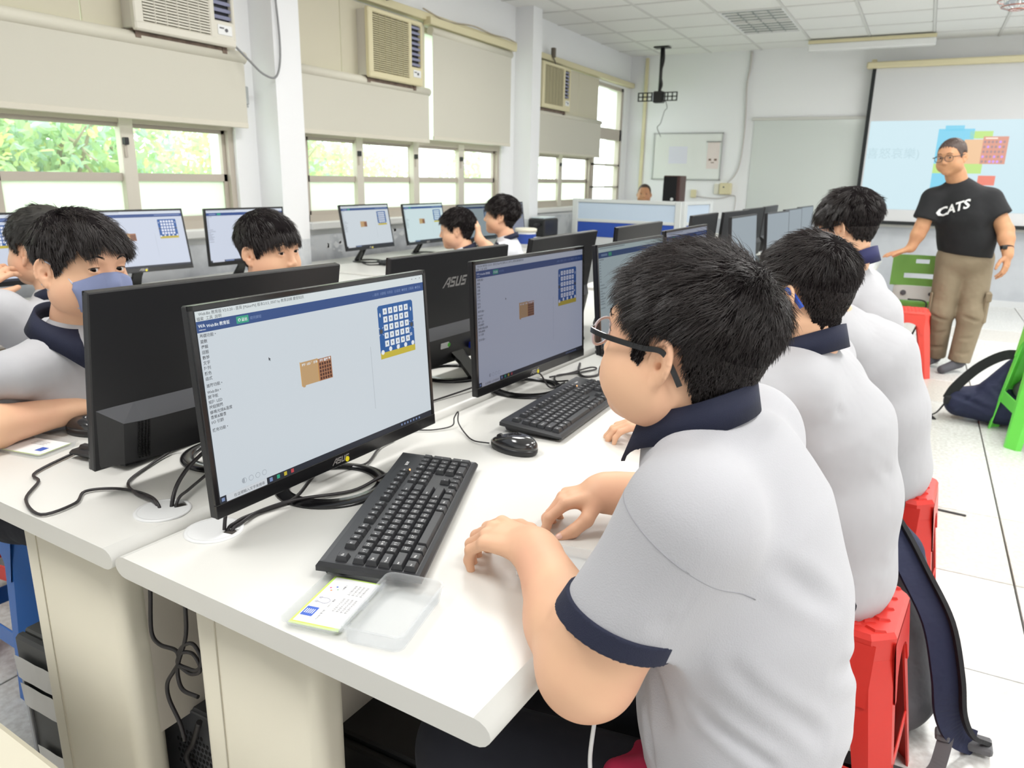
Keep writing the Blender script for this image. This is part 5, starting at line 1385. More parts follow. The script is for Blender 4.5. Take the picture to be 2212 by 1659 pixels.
def head_volume(h, chub=1.0, neck=(0, -.03, -.13), neck_r=0.05, face=True, eye_open=0.0040, mouth=True, ears=(1, 1)):
    v = Vol((-.105, -.125, -.20), (.105, .125, .145), h)
    c = chub
    v.ell((0, -.012, .044), (.076, .096, .083), .0)
    v.ell((0, .028, .002), (.066, .062, .088), .03)
    v.ell((0, .028, -.048), (.054*c, .055, .046*c), .03)
    v.ell((0, .068, -.078), (.022*c, .018, .017), .03)
    for s in (-1, 1):
        v.ell((s*.040*c, .045, -.030), (.031*c, .036, .034*c), .025)
        v.ell((s*.052*c, .012, -.045), (.022*c, .036, .032*c), .025)
    v.cap((0, -.02, -.045), np.asarray(neck)*0.5+np.array([0, -.012, -.03]), neck_r*.98, neck_r, .025)
    v.cap(np.asarray(neck)*0.5+np.array([0, -.012, -.03]), neck, neck_r, neck_r*1.1, .02)
    if face:
        v.cap((-.034, .079, .033), (.034, .079, .033), .009, .009, .02)
        for s in (-1, 1):
            v.ell((s*.031, .100, .016), (.017, .016, .012), .014, sub=True)
            v.ell((s*.031, .0735, .0145), (.0150, .0150, .0145), .004)
        v.cap((0, .084, .020), (0, .101, -.016), .0070, .0090, .012)
        v.ell((0, .100, -.020), (.0095, .0095, .0085), .006)
        for s in (-1, 1):
            v.ell((s*.0115, .094, -.023), (.0070, .0095, .0068), .006)
            v.ell((s*.006, .098, -.030), (.0032, .005, .003), .002, sub=True)
        v.ell((0, .0845, -.043), (.022, .010, .006), .008); v.ell((0, .0850, -.0535), (.017, .009, .0062), .006)
        if mouth: v.ell((0, .098, -.0485), (.021, .010, .0012), .002, sub=True)
        for s in (-1, 1):
            v.ell((s*.031, .090, .0140), (.0130, .014, eye_open), .0010, sub=True)
    for s, on in ((-1, ears[0]), (1, ears[1])):
        if not on: continue
        th = radians(26)
        n_ = np.array([s*cos(th), sin(th)*1.0, 0]); u = np.array([s*sin(th), -cos(th), 0.0]); w = nrm([0, -.18, 1.0])
        u = nrm(u-w*(u@w)); n_ = np.cross(u, w)*1.0; n_ = n_*(1 if n_[0]*s > 0 else -1)
        R = np.array([u, w, n_]); cc = np.array([s*.0775, -.010, .000])
        v.ell(cc+n_*.002, (.0165, .0290, .0050), .004, R)
        v.ell(cc+u*-.006-n_*.006, (.010, .020, .010), .006, R)
        P = []
        for k in range(13):
            a = radians(205-215*k/12-10)
            P.append(cc+u*(-.0155*cos(a)*-1)*1.0*-1+w*(.0285*sin(a))+n_*.0055) if False else P.append(cc+u*(.0160*cos(a))+w*(.0275*sin(a))+n_*.0058)
        v.chain(P, [.0032]*13, .0015)
        v.ell(cc+n_*.0095-u*.002-w*.001, (.0088, .0125, .0075), .002, R, sub=True)
        v.ell(cc+n_*.0080+u*.003+w*.015, (.0065, .0060, .0035), .002, R, sub=True)
        v.ell(cc+n_*.004-u*.012-w*.002, (.0035, .0055, .0035), .002, R)
        v.ell(cc-w*.026-u*.002+n_*.003, (.0070, .0075, .0045), .004, R)
        v.ell(cc+n_*.004-u*.004-w*.004, (.0035, .005, .010), .001, R, sub=True)
    return v

def hair_zmin(P, fore=.066, nape=-.062, side=-.006):
    y = P[:, 1]
    return np.interp(y, [-.11, -.075, -.050, -.036, -.026, -.004, .010, .018, .028, .042, .056, .075, .1], [nape, nape, nape+.012, -.030, .022, .034, .020, side, side+.002, .026, fore-.016, fore-.003, fore+.004])

def strand_mesh(P, w0):
    """P (N, n, 3) centre lines -> three sided tapered strands"""
    N, n, _ = P.shape
    T = np.gradient(P, axis=1); T /= np.linalg.norm(T, axis=2)[..., None]+1e-9
    ref = np.array([0.3, 0.2, 1.0]); A = np.cross(T, ref); A /= np.linalg.norm(A, axis=2)[..., None]+1e-9; B = np.cross(T, A)
    w = (w0*(1-0.85*(np.arange(n)/(n-1))**1.6))[None, :, None]
    V = np.stack([P+(A*cos(a)+B*sin(a))*w for a in (0, 2*pi/3, 4*pi/3)], 2).reshape(-1, 3)
    base = (np.arange(N)*n*3)[:, None]
    q = []
    for i in range(n-1):
        for j in range(3):
            k = (j+1) % 3; q.append([i*3+j, i*3+k, (i+1)*3+k, (i+1)*3+j])
    F = (base[:, :, None]+np.array(q)[None]).reshape(-1, 4)
    return V, F

def grow_hair(v, V, F, N, n, top_len, side_len, lift=.3, droop=.3, whorl=(.012, -.070, .100), fore=.066, nape=-.062, side=-.006, w0=.0007, clump=.5, thick=(.010, .004), fringe=0.0, part=None, seed=1, jitter=1.0):
    rg = np.random.default_rng(seed)
    Nn = vnormals(V, F)
    zm = hair_zmin(V, fore, nape, side)
    jag = .004*np.sin(V[:, 0]*420)+.003*np.sin(V[:, 1]*510+1)
    hness = np.clip((V[:, 2]-zm-jag)/.018, 0, 1)
    onhead = (np.abs(V[:, 0]) < .0815) & ((V[:, 2] > .0) | (V[:, 1] < .0) | (V[:, 1] < .03))
    ear = ((np.abs(V[:, 0]) > .0745) & (V[:, 2] < .032) & (V[:, 1] < .012) & (V[:, 1] > -.034))
    ok = (hness > 0) & ~ear & (V[:, 2] > nape-.004)
    topw = np.clip((V[:, 2]-.005)/.085, 0, 1)
    th = thick[1]+(thick[0]-thick[1])*topw
    th = th*np.clip((V[:, 2]+.07)/.07, .15, 1)
    dis = np.sin(V[:, 0]*260+V[:, 1]*90)*np.sin(V[:, 1]*230)*.0012*topw
    # shell under the strands
    fm = ok[F].all(1)
    used = np.unique(F[fm]); remap = np.full(len(V), -1); remap[used] = np.arange(len(used))
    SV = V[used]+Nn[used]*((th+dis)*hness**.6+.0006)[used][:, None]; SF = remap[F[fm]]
    # strands
    cand = np.where(ok & (hness > .12))[0]
    r = rg.choice(cand, N)
    p = V[r]+Nn[r]*(th[r]*.5*hness[r])[:, None]+rg.normal(size=(N, 3))*.0007
    nn = Nn[r]; tw = np.clip((p[:, 2]-.005)/.075, 0, 1)[:, None]; tw = tw*tw*(3-2*tw)
    wh = np.array(whorl)
    fl = p-wh; fl -= nn*(fl*nn).sum(1)[:, None]; fl /= np.linalg.norm(fl, axis=1)[:, None]+1e-6
    sw = np.array([-fl[:, 1], fl[:, 0], 0*fl[:, 0]]).T
    fl = fl+0.25*sw*np.exp(-np.linalg.norm(p-wh, axis=1)/.05)[:, None]
    if part is not None:
        px = np.array([1.0, 0, 0]); sgn = np.sign(p[:, 0]-part)[:, None]
        fw = np.clip((p[:, 1]+.02)/.06, 0, 1)[:, None]*tw
        fl = fl*(1-.55*fw)+(px*sgn*.55+np.array([0, .6, 0]))*.55*fw
    dn = np.tile(np.array([0, .30, -1.0]), (N, 1)); dn -= nn*(dn*nn).sum(1)[:, None]; dn /= np.linalg.norm(dn, axis=1)[:, None]+1e-6
    dr = fl*tw+dn*(1-tw)
    dr /= np.linalg.norm(dr, axis=1)[:, None]+1e-9
    L = (side_len+(top_len-side_len)*tw[:, 0])*rg.uniform(.72, 1.12, N)
    L *= np.clip(hness[r]*1.2, .35, 1)*np.clip((p[:, 2]+.085)/.08, .3, 1)*np.where(p[:, 1] < -.05, .8, 1)
    fr = (np.clip((p[:, 1]-.015)/.05, 0, 1)*tw[:, 0])
    L *= 1+fringe*fr
    rnd = rg.normal(size=(N, 3))*.20*jitter
    lf = (.10+(lift-.10)*tw)
    pts = [p]; cur = p.copy(); seg = (L/(n-1))[:, None]
    for i in range(1, n):
        s_ = i/(n-1)
        d = dr+nn*lf*(1-1.1*s_)+rnd+np.array([0, 0, -1.0])*(droop*s_*(0.35+1.6*fr[:, None]*(fringe > 0)))
        d /= np.linalg.norm(d, axis=1)[:, None]
        cur = cur+d*seg
        q = (cur-np.array([0, -.006, .030]))/np.array([.080, .099, .100])
        k0 = np.linalg.norm(q, axis=1)
        push = np.clip(1.0-k0, 0, None)[:, None]
        cur = cur+q/np.maximum(k0, .3)[:, None]*push*.09
        pts.append(cur.copy())
    P = np.stack(pts, 1)
    M = max(40, N//34)
    ci = rg.choice(N, M, replace=False); C0 = P[ci, 0]
    near = np.empty(N, int)
    for a in range(0, N, 2000):
        near[a:a+2000] = ((P[a:a+2000, 0][:, None]-C0[None])**2).sum(2).argmin(1)
    off = (P[ci][near]-P[ci][near][:, :1])
    own = P-P[:, :1]
    wgt = (clump*(np.linspace(0, 1, n)**1.2))[None, :, None]*np.clip(tw, .25, 1)[:, None]
    tgt = P[ci][near]
    P = P*(1-wgt)+(tgt*.8+(P[:, :1]+off)*.2)*wgt
    HV, HF = strand_mesh(P, w0)
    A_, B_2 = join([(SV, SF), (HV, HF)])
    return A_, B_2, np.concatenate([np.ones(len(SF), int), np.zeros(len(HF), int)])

def frame(fwd, up=(0, 0, 1)):
    f = nrm(fwd); u = np.asarray(up, float); u = nrm(u-f*(u@f)); r = np.cross(f, u)
    return np.array([r, f, u]).T        # columns: local x, y, z

def hand(v, wrist, fwd, up, ts, s=.9, curls=None, tdir=None, spread=.10, k=.004, fr=1.0):
    """adds a hand; ts = +1 / -1 thumb on the fwd x up side or the other. returns joint list"""
    f = nrm(fwd); u = np.asarray(up, float); u = nrm(u-f*(u@f)); sd = np.cross(f, u)*ts
    w = np.asarray(wrist, float)
    curls = curls or [(20, 30, 25)]*4
    v.cap(w+f*.014*s, w+f*.062*s-u*.002, .0165*s, .0150*s, .012, sq=(sd, 1.75))
    v.ell(w+f*.040*s+sd*.020*s-u*.010*s, (.017*s, .017*s, .014*s), .012)
    out = []
    for i in range(4):
        o = (.0275, .0095, -.0085, -.0250)[i]*s; fo = (.080, .083, .079, .070)[i]*s
        b = w+f*fo+sd*o-u*.002
        v.cap(w+f*.030*s+sd*o*.7, b, .0125*s, .0100*s*fr, .006)
        ang = 0; p = b; J = [p]
        L = [np.array([.040, .025, .020])*q*s for q in (.95, 1.05, .98, .78)][i]
        rr = np.array([.0096, .0086, .0077, .0064])*s*fr*(1, 1.02, .98, .88)[i]
        yaw = spread*(1.2, .3, -.5, -1.3)[i]
        for j in range(3):
            ang += radians(curls[i][j])
            d = nrm((f*cos(ang)-u*sin(ang))+sd*yaw*cos(ang))
            q = p+d*L[j]; v.cap(p, q, rr[j], rr[j+1], k); p = q; J.append(p)
        out.append(J)
    td = tdir or [(.62, .72, -.30), (.86, .42, -.28), (.95, .15, -.28)]
    p = w+f*.024*s+sd*.022*s-u*.006*s; J = [p]
    for (a, b, c), L, r0, r1 in zip(td, (.040*s, .031*s, .026*s), (.0145*s, .0118*s, .0105*s), (.0118*s, .0105*s, .0082*s)):
        q = p+nrm(f*a+sd*b+u*c)*L; v.cap(p, q, r0*fr, r1*fr, .006 if L > .035 else k); p = q; J.append(p)
    out.append(J)
    return out

def collar(c, up, fwd, r1, r2, h, tip=.03, back=.02, gap=16):
    """folded polo collar; c neck base centre"""
    R = frame(fwd, up); rings = []
    n = 40
    for i in range(n+1):
        a = radians(gap+(360-2*gap)*i/n)          # 0 is the front
        fr_ = (1+cos(a))/2
        zt = h*(1-.45*fr_)-fr_*.014+back*(1-fr_); zb = zt-h*(.92+.25*fr_**6)-tip*fr_**9
        dr_ = np.array([sin(a), cos(a), 0])
        ro = r2+.016*fr_
        prof = [dr_*(r1-.001)+[0, 0, zt-h*.75], dr_*(r1+.001)+[0, 0, zt], dr_*(r1+.006)+[0, 0, zt+.001], dr_*(ro)+[0, 0, zb], dr_*(ro-.005)+[0, 0, zb+.001], dr_*(r1+.006)+[0, 0, zt-.006]]
        rings.append([Vector(R @ q+np.asarray(c)) for q in prof])
    return MB().loft(rings, 0, True, True)

def wrinkle(V, F, lines):
    N = vnormals(V, F); D = np.zeros(len(V))
    for a, b, w, amp in lines:
        a = np.array(a, float); b = np.array(b, float); ab = b-a
        t = np.clip((V-a)@ab/(ab@ab), 0, 1); d = np.linalg.norm(V-a-t[:, None]*ab, axis=1)
        e = np.sin(pi*np.clip(t, .02, .98))**.5
        D += amp*e*(-np.exp(-(d/w)**2)+.55*np.exp(-((d-1.7*w)/w)**2))
    return V+N*D[:, None]
def seam(obj, base, c, axis, r, name='seam', a0=0, a1=360, th=.0007):
    from mathutils.bvhtree import BVHTree
    me = obj.data; bv = BVHTree.FromPolygons([v.co for v in me.vertices], [tuple(p.vertices) for p in me.polygons])
    ax = Vector(axis).normalized(); x = ax.orthogonal().normalized(); y = ax.cross(x); c = Vector(c)-Vector(base); pts = []
    for k in range(61):
        a = radians(a0+(a1-a0)*k/60); d = x*cos(a)+y*sin(a); h = bv.ray_cast(c+d*r*2.4, -d)
        if h[0] is not None and (h[0]-c).length < r*1.55: pts.append(h[0]-d*.0002)
    return MB().tube(pts, th, 5, 0, spline=False).build(name, mat('seam_grey', 'A0A0A6', .9), obj)
def np_obj(name, VF, m, parent, base, smooth=True, mi=None):
    V, F = VF
    return finish(name, np_mesh(name, V-np.asarray(base), [F], smooth, mi), m, parent)
def add_part(mb, name, m, parent, base):
    o = mb.build(name, m, parent); o.data.transform(Matrix.Translation(-Vector(base))); return o

def person(label, base, head_c, face_dir, head_up=(0, 0, 1), hs=.94, chub=1.05, hres=.0022, neck_base=None, neck_r=.048,
           torso=None, tw_axis=None, tw=1.3, shoulders=None, arms=(), sleeve=.62, sleeve_r=(.058, .060), shirt_m=None, cuff_m=None, hair=None, skin=None,
           shirt_res=.006, eye=True, eye_open=.0040, gaze=(0, 1, 0), collar_p=None, legs=None, trouser_m=None, brows=True, glasses=None, extra_body=None, clip_hem=None, folds=(), cuffs=True, shoe_m=None, seams=None, neck_top=.20):
    skin = skin or M_SKIN; shirt_m = shirt_m or M_SHIRT2; cuff_m = cuff_m or M_NAVY
    base = np.array(base, float)
    t = empty('person', label, 'person', tuple(base))
    head_c = np.array(head_c, float); R = frame(face_dir, head_up)*hs
    Ri = np.linalg.inv(R)
    toW = lambda V: V @ R.T+head_c
    nb = np.array(neck_base, float)
    nl = Ri @ (nb-head_c)
    nl = nl*min(1, .185/abs(nl[2])) if abs(nl[2]) > .185 else nl
    v = head_volume(hres/hs, chub, nl, neck_r/hs, eye_open=eye_open)
    V, F = v.nets()
    headp = (toW(V), F)
    # ---- body skin: torso core and arms (fine), joined to the head
    parts = [headp]
    P = [np.array(p, float) for p, r in torso]; rs = [r for p, r in torso]
    wa = nrm(tw_axis)
    lo = np.min(P, 0)-.26; hi = np.max(P, 0)+.26
    vb = Vol(lo, hi, .010)
    for i in range(len(P)-1): vb.cap(P[i], P[i+1], rs[i]*.82, rs[i+1]*.82, .03, (wa, tw))
    vb.cap(P[-1], nb+(head_c-nb)*.35, .05, neck_r*.9, .03)
    parts.append(vb.nets())
    info = []
    for A in arms:
        sh, el, wr = [np.array(A[q], float) for q in ('sh', 'el', 'wr')]
        ra = A.get('r', (.048, .042, .036, .026))
        hh = A.get('res', max(.0022, hres))
        f = nrm(A['hf']); tips = wr+f*.20
        allp = np.array([sh, el, wr, tips]); va = Vol(allp.min(0)-.085, allp.max(0)+.085, hh)
        va.cap(sh, el, ra[0], ra[1], .0); 
        mid = el+(wr-el)*.35
        va.cap(el, mid, ra[1], ra[2]*1.08, .02); va.cap(mid, wr, ra[2]*1.08, ra[3], .02, )
        va.cap(wr-(wr-mid)*.12, wr+f*.02, ra[3]*.80, ra[3]*.72, .02, sq=(np.cross(f, nrm(A['hu'])), 1.25))
        J = hand(va, wr, A['hf'], A['hu'], A['ts'], A.get('hs', .9), A.get('curls'), A.get('tdir'), A.get('spread', .1), fr=A.get('fr', 1.0))
        parts.append(va.nets()); info.append(J)
    if extra_body: extra_body(parts)
    bo = np_obj('body', join(parts), skin, t, base)
    # nails
    # ---- eyes
    if eye:
        eb = MB(); br = MB(); ll = MB()
        RM = Matrix(R.tolist()).to_4x4(); RM.translation = Vector(head_c)
        g = nrm(gaze)
        for s in (-1, 1):
            e = Vector((s*.031, .0735, .0140))
            q = Vector(g).to_track_quat('Z', 'Y').to_matrix()
            eb.sphere(RM @ e, .0128*hs, 20, 0)
            c0 = e+Vector(g)*.0117
            eb.lathe([(0.0, .0016), (.0030, .0014), (.0062, .0002), (.0064, -.002)], n=18, m=1) if False else None
            rings = [[RM @ (e+q @ Vector((r*cos(2*pi*k/16), r*sin(2*pi*k/16), z))) for k in range(16)] for r, z in ((.0063, .01105), (.0060, .0116), (.0035, .0127), (.0004, .0131))]
            eb.loft(rings, 1, True, True)
            if hres < .004:
                up_ = []
                for k in range(9):
                    a = -1+2*k/8; x = a*.0132; z = .0140+(eye_open+.0006)*sqrt(max(0, 1-a*a*.98))+.0008
                    y = .0735+sqrt(max(.00001, .0153**2-x*x-(z-.0145)**2))
                    up_.append(RM @ Vector((s*.031+x, y+.0002, z)))
                ll.tube(up_, .0007*hs, 5, 0)
            if brows:
                xs = np.linspace(.014, .050, 9)
                pts = []
                ys = []
                for k, x in enumerate(xs):
                    z = .0365+.0055*sin(pi*min(1, k/7.5))-.001*k/8
                    yy = np.arange(.045, .115, .0008)[::-1]
                    d = v.sample(np.stack([np.full_like(yy, s*x), yy, np.full_like(yy, z)], 1))
                    hit = np.argmax(d < 0); pts.append(Vector((s*x, float(yy[hit]), z)))
                rr = random.Random(3)
                for k in range(70):
                    u = rr.uniform(0, 7.2); i = int(u); p = pts[i].lerp(pts[i+1], u-i)+Vector((0, .0004, rr.uniform(-.0022, .0022)*(1-.5*u/8)))
                    d = (pts[min(i+1, 8)]-pts[i]).normalized()*.007+Vector((0, .0004, rr.uniform(.0002, .0015)))
                    br.tube([RM @ p, RM @ (p+d*.6+Vector((0, .0006, 0))), RM @ (p+d)], .00038*hs, 3, 0, spline=False)
        add_part(eb, 'eyes', [M_WHITE, M_IRIS], t, base)
        if brows: add_part(br, 'eyebrows', M_HAIR, t, base)
        if hres < .004: add_part(ll, 'eyelashes', M_HAIR, t, base)
    # ---- hair
    if hair:
        hm = hair.pop('m', M_HAIR)
        HV, HF, HM = grow_hair(v, V, F, **hair)
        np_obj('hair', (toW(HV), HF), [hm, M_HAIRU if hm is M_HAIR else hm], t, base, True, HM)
    # ---- shirt
    L = MB()
    vs = Vol(lo-.05, hi+.05, shirt_res)
    if arms:
        ap = np.array([[A['sh'], A['el']] for A in arms]).reshape(-1, 3)
        vs = Vol(np.minimum(lo, ap.min(0)-.09), np.maximum(hi, ap.max(0)+.09), shirt_res)
    for i in range(len(P)-1): vs.cap(P[i], P[i+1], rs[i], rs[i+1], .05, (wa, tw), clip=clip_hem if i == 0 else None)
    cuffs_parts = []
    vs.cap(P[-1], nb+(head_c-nb)*neck_top, rs[-1]*.92, neck_r*1.10, .03)
    for sh in shoulders: vs.cap(P[-1]-np.array([0, 0, .012]), np.array(sh, float), rs[-1]*.9, .052, .045)
    for A in arms:
        sh, el = np.array(A['sh'], float), np.array(A['el'], float)
        q = sh+(el-sh)*A.get('sl', sleeve); d = nrm(el-sh)
        q2 = sh+(el-sh)*(A.get('sl', sleeve)+.25)
        r0, r1 = A.get('slr', sleeve_r); rx = r0+(r1-r0)*1.3
        n2 = nrm(d+np.array(A.get('cutn', (0, 0, 0)), float))
        vs.cap(sh, q2, r0, rx, .055, clip=[(q, n2)])
        if cuffs:
            vc = Vol(q-.13, q+.13, min(shirt_res, .0034) if shirt_res > .005 else .0022); vc.cap(sh, q2, r0+.0035, rx+.0035, 0, clip=[(q+n2*.006, n2), (q-n2*.020, -n2)])
            cuffs_parts.append(vc.nets())
    SVF = vs.nets()
    if folds: SVF = (wrinkle(*SVF, folds), SVF[1])
    V_, F_ = SVF
    so = np_obj('shirt', SVF, shirt_m, t, base)
    for cp_ in cuffs_parts: np_obj('sleeve_cuff', cp_, cuff_m, so, base)
    if seams:
        for A in arms[:1]:
            sh, el = np.array(A['sh'], float), np.array(A['el'], float); seam(so, base, sh+(el-sh)*.10, tuple(nrm(el-sh)+np.array(seams)), .075)
    if collar_p:
        cb = collar(**collar_p); o = cb.build('collar', cuff_m, so); o.data.transform(Matrix.Translation(-Vector(base)))
    # ---- trousers and feet
    if legs:
        allp = np.array([p for lg in legs for p in lg['p']]+[P[0]])
        vt = Vol(allp.min(0)-.16, allp.max(0)+.16, .007); vf = Vol(allp.min(0)-.16, allp.max(0)+.16, .006)
        vt.cap(P[0]-np.array([0, 0, .0]), P[0]+(P[1]-P[0])*.3, rs[0]*.96, rs[0]*.93, 0, (wa, tw))
        for lg in legs:
            q = [np.array(x, float) for x in lg['p']]; r = lg['r']
            for i in range(len(q)-1 if not lg.get('foot') else 2): vt.cap(q[i], q[i+1], r[i], r[i+1], .035, clip=[(q[2]-(q[2]-q[1])*.02, q[2]-q[1])] if i == 1 else None)
            for (a, b, rr_, kk) in lg.get('folds', ()): vt.cap(a, b, rr_, rr_*.6, kk, sub=True)
            if lg.get('foot'):
                vf.cap(q[1]+(q[2]-q[1])*.8, q[2], .036, .034); vf.cap(q[2]+[0, 0, -.01], np.array(lg['foot'], float), .033, .026, .03)
                vf.cap(q[2]+[0, 0, -.02]-(np.array(lg['foot'])-q[2])*.2, np.array(lg['foot'], float), .028, .024, .02)
        np_obj('trousers', vt.nets(), trouser_m or M_TROU, t, base)
        if any(lg.get('foot') for lg in legs): np_obj('socks', vf.nets(), shoe_m or mat('grey_sock', '55555B', 0.9), t, base)
    if glasses: glasses(t, base, R, head_c)
    return t, v, (toW, R, head_c), info

def spectacles(rim_m, temple_m, rw=.052, rh=.034, y=.103, z=.010, temple_r=.0022, tip_m=None, lens=True, th=.0016, xw=.0785, drop=0.0):
    def f(t, base, R, hc):
        RM = Matrix(R.tolist()).to_4x4(); RM.translation = Vector(hc-base)
        a = MB(); bs = []; c = MB()
        for s in (-1, 1):
            pts = []
            for k in range(25):
                q = 2*pi*k/24; e = .8
                x = abs(cos(q))**e*math.copysign(1, cos(q))*rw/2; zz = abs(sin(q))**e*math.copysign(1, sin(q))*rh/2
                pts.append(RM @ Vector((s*.034+x, y-abs(s*.034+x)*.10, z+zz)))
            a.tube(pts, th, 6, 0, spline=False)
            if lens: c._add(pts[:-1], [tuple(range(24))], 0)
        a.tube([RM @ Vector((-.0085, y, z+.004)), RM @ Vector((0, y+.003, z+.006)), RM @ Vector((.0085, y, z+.004))], th, 6)
        for s in (-1, 1):
            pts = [(s*.0605, y-.006, z+.008), (s*.0745, y-.012, z+.008), (s*xw, y-.04, z+.008-drop*.3), (s*xw, .02, z+.008-drop*.6), (s*(xw+.001), -.008, z+.012-drop), (s*(xw-.002), -.022, z-.004-drop), (s*(xw-.006), -.034, z-.024-drop)]
            b = MB(); bs.append(b); b.sweep([RM @ Vector(p) for p in pts], [(-.0011, -temple_r), (.0011, -temple_r), (.0011, temple_r), (-.0011, temple_r)], up=tuple(RM.to_3x3() @ Vector((0, 0, 1))), smooth=False)
        g = a.build('glasses', rim_m, t)
        for b in bs: b.build('temple', temple_m, g)
        if lens: c.build('lens', glass_mat('spectacle_lens', (.98, .98, 1.0), .08) if 'spectacle_lens' not in MATS else MATS['spectacle_lens'], g)
        if tip_m:
            for s in (-1, 1):
              d = MB(); d.sweep([RM @ Vector(p) for p in ((s*(xw+.001), -.004, z+.014-drop), (s*(xw+.002), -.022, z-.003-drop), (s*(xw-.003), -.036, z-.026-drop))], [(-.0022, -.004), (.0022, -.004), (.0022, .004), (-.0022, .004)], up=tuple(RM.to_3x3() @ Vector((0, 1, .6))), smooth=False)
              d.build('ear_tip', tip_m, g)
    return f

# ================================================================ 1 the nearest boy
A_L = dict(sh=(-.172, .728, .955), el=(-.262, .693, .765), wr=(-.408, .855, .800), hf=(-.985, .16, .02), hu=(.10, -.16, 1), ts=1, hs=1.03, r=(.056, .055, .046, .029),
           curls=[(34, 40, 25), (38, 42, 25), (40, 42, 25), (38, 38, 22)], sl=.68, slr=(.062, .066), cutn=(.16, .0, -.12), res=.0022, fr=1.06)
A_R = dict(sh=(-.172, 1.045, .955), el=(-.20, 1.17, .79), wr=(-.398, 1.10, .795), hf=(-.80, -.52, -.10), hu=(-.25, -.10, 1), ts=-1, hs=.92, r=(.058, .052, .046, .033),
           curls=[(34, 34, 22), (44, 42, 25), (50, 45, 25), (50, 45, 25)], tdir=[(.55, .55, -.55), (.82, .25, -.45), (.92, .02, -.35)], sl=.60, slr=(.062, .070), res=.0022, fr=1.08)
leg = lambda hip, knee, ank, foot=None, r=(.088, .070, .055): dict(p=[hip, knee, ank], r=r, foot=foot)
t1, v1, f1, J1 = person('boy in light grey polo with navy collar and black glasses, sitting nearest the camera', (-.105, .89, .0), (-.232, .888, 1.096), (-.978, .16, .09), (.05, .02, 1), hs=.985, chub=1.18, hres=.0020,
    neck_base=(-.205, .883, .985), neck_r=.054,
    torso=[((-.118, .89, .50), .104), ((-.118, .89, .66), .120), ((-.128, .888, .80), .112), ((-.152, .886, .90), .102), ((-.172, .885, .950), .078), ((-.198, .884, .972), .050)], tw_axis=(.03, 1, 0), tw=1.36,
    shoulders=[(-.168, .735, .962), (-.168, 1.04, .962)], arms=[A_L, A_R], shirt_m=M_SHIRT, shirt_res=.0045,
    hair=dict(N=21000, n=6, top_len=.044, side_len=.011, lift=.40, droop=.25, whorl=(.012, -.066, .098), w0=.00045, clump=.5, thick=(.008, .0025), seed=5, fore=.080, jitter=1.35, nape=-.066),
    collar_p=dict(c=(-.208, .883, 1.014), up=(-.34, .0, 1), fwd=(-1, .05, 0), r1=.060, r2=.074, h=.042, back=.020), seams=(-.1, 0, .1),
    legs=[leg((-.13, .80, .50), (-.47, .78, .50), (-.50, .78, .10), (-.62, .77, .03)), leg((-.13, .97, .50), (-.47, 1.0, .50), (-.50, 1.0, .10), (-.62, 1.0, .03))],
    glasses=spectacles(mat('pale_pink_rim', 'CDBFC2', .3), M_BLKG, temple_r=.0032, th=.0018, xw=.082, drop=.006), clip_hem=[((-.1, .89, .455), (0, 0, -1))],
    folds=[((-.23, .77, .92), (-.12, .735, .79), .009, .007), ((-.245, .80, .86), (-.17, .735, .70), .009, .008), ((-.235, .79, .73), (-.08, .715, .60), .010, .009), ((-.20, .745, .66), (-.03, .75, .585), .011, .007), ((-.11, .725, .80), (-.02, .79, .70), .011, .007), ((-.02, .80, .66), (.012, .95, .60), .012, .006), ((-.23, .77, .585), (-.07, .73, .545), .010, .009), ((-.075, .74, .92), (-.03, .84, .83), .014, .005), ((-.25, .68, .86), (-.17, .665, .87), .009, .003), ((-.02, .82, .77), (.01, .96, .70), .013, .005), ((-.14, .72, .74), (-.05, .735, .68), .008, .006), ((-.235, .76, .80), (-.19, .735, .62), .008, .006)])
for _j in J1: print('tips', [tuple(np.round(j[-1], 3)) for j in _j])
nl = MB()
_j = J1[1][4]; _d = nrm(_j[3]-_j[2])
_n = nrm(np.cross(_d, (.25, -.6, -.1))); _up = nrm(np.array([.0, -.75, .62])-_d*np.dot([.0, -.75, .62], _d)); _s = np.cross(_d, _up)
_c = _j[3]+_up*.0072-_d*.001
Mn = Matrix(np.column_stack([_d, _s, _up]).tolist()).to_4x4(); 
nl.sphere(tuple(_c-np.array([-.105, .89, 0])), 1.0, 14, sc=(.0068, .0054, .0016), M=Mn.to_3x3())
nl.build('thumb_nail', M_NAIL, t1)
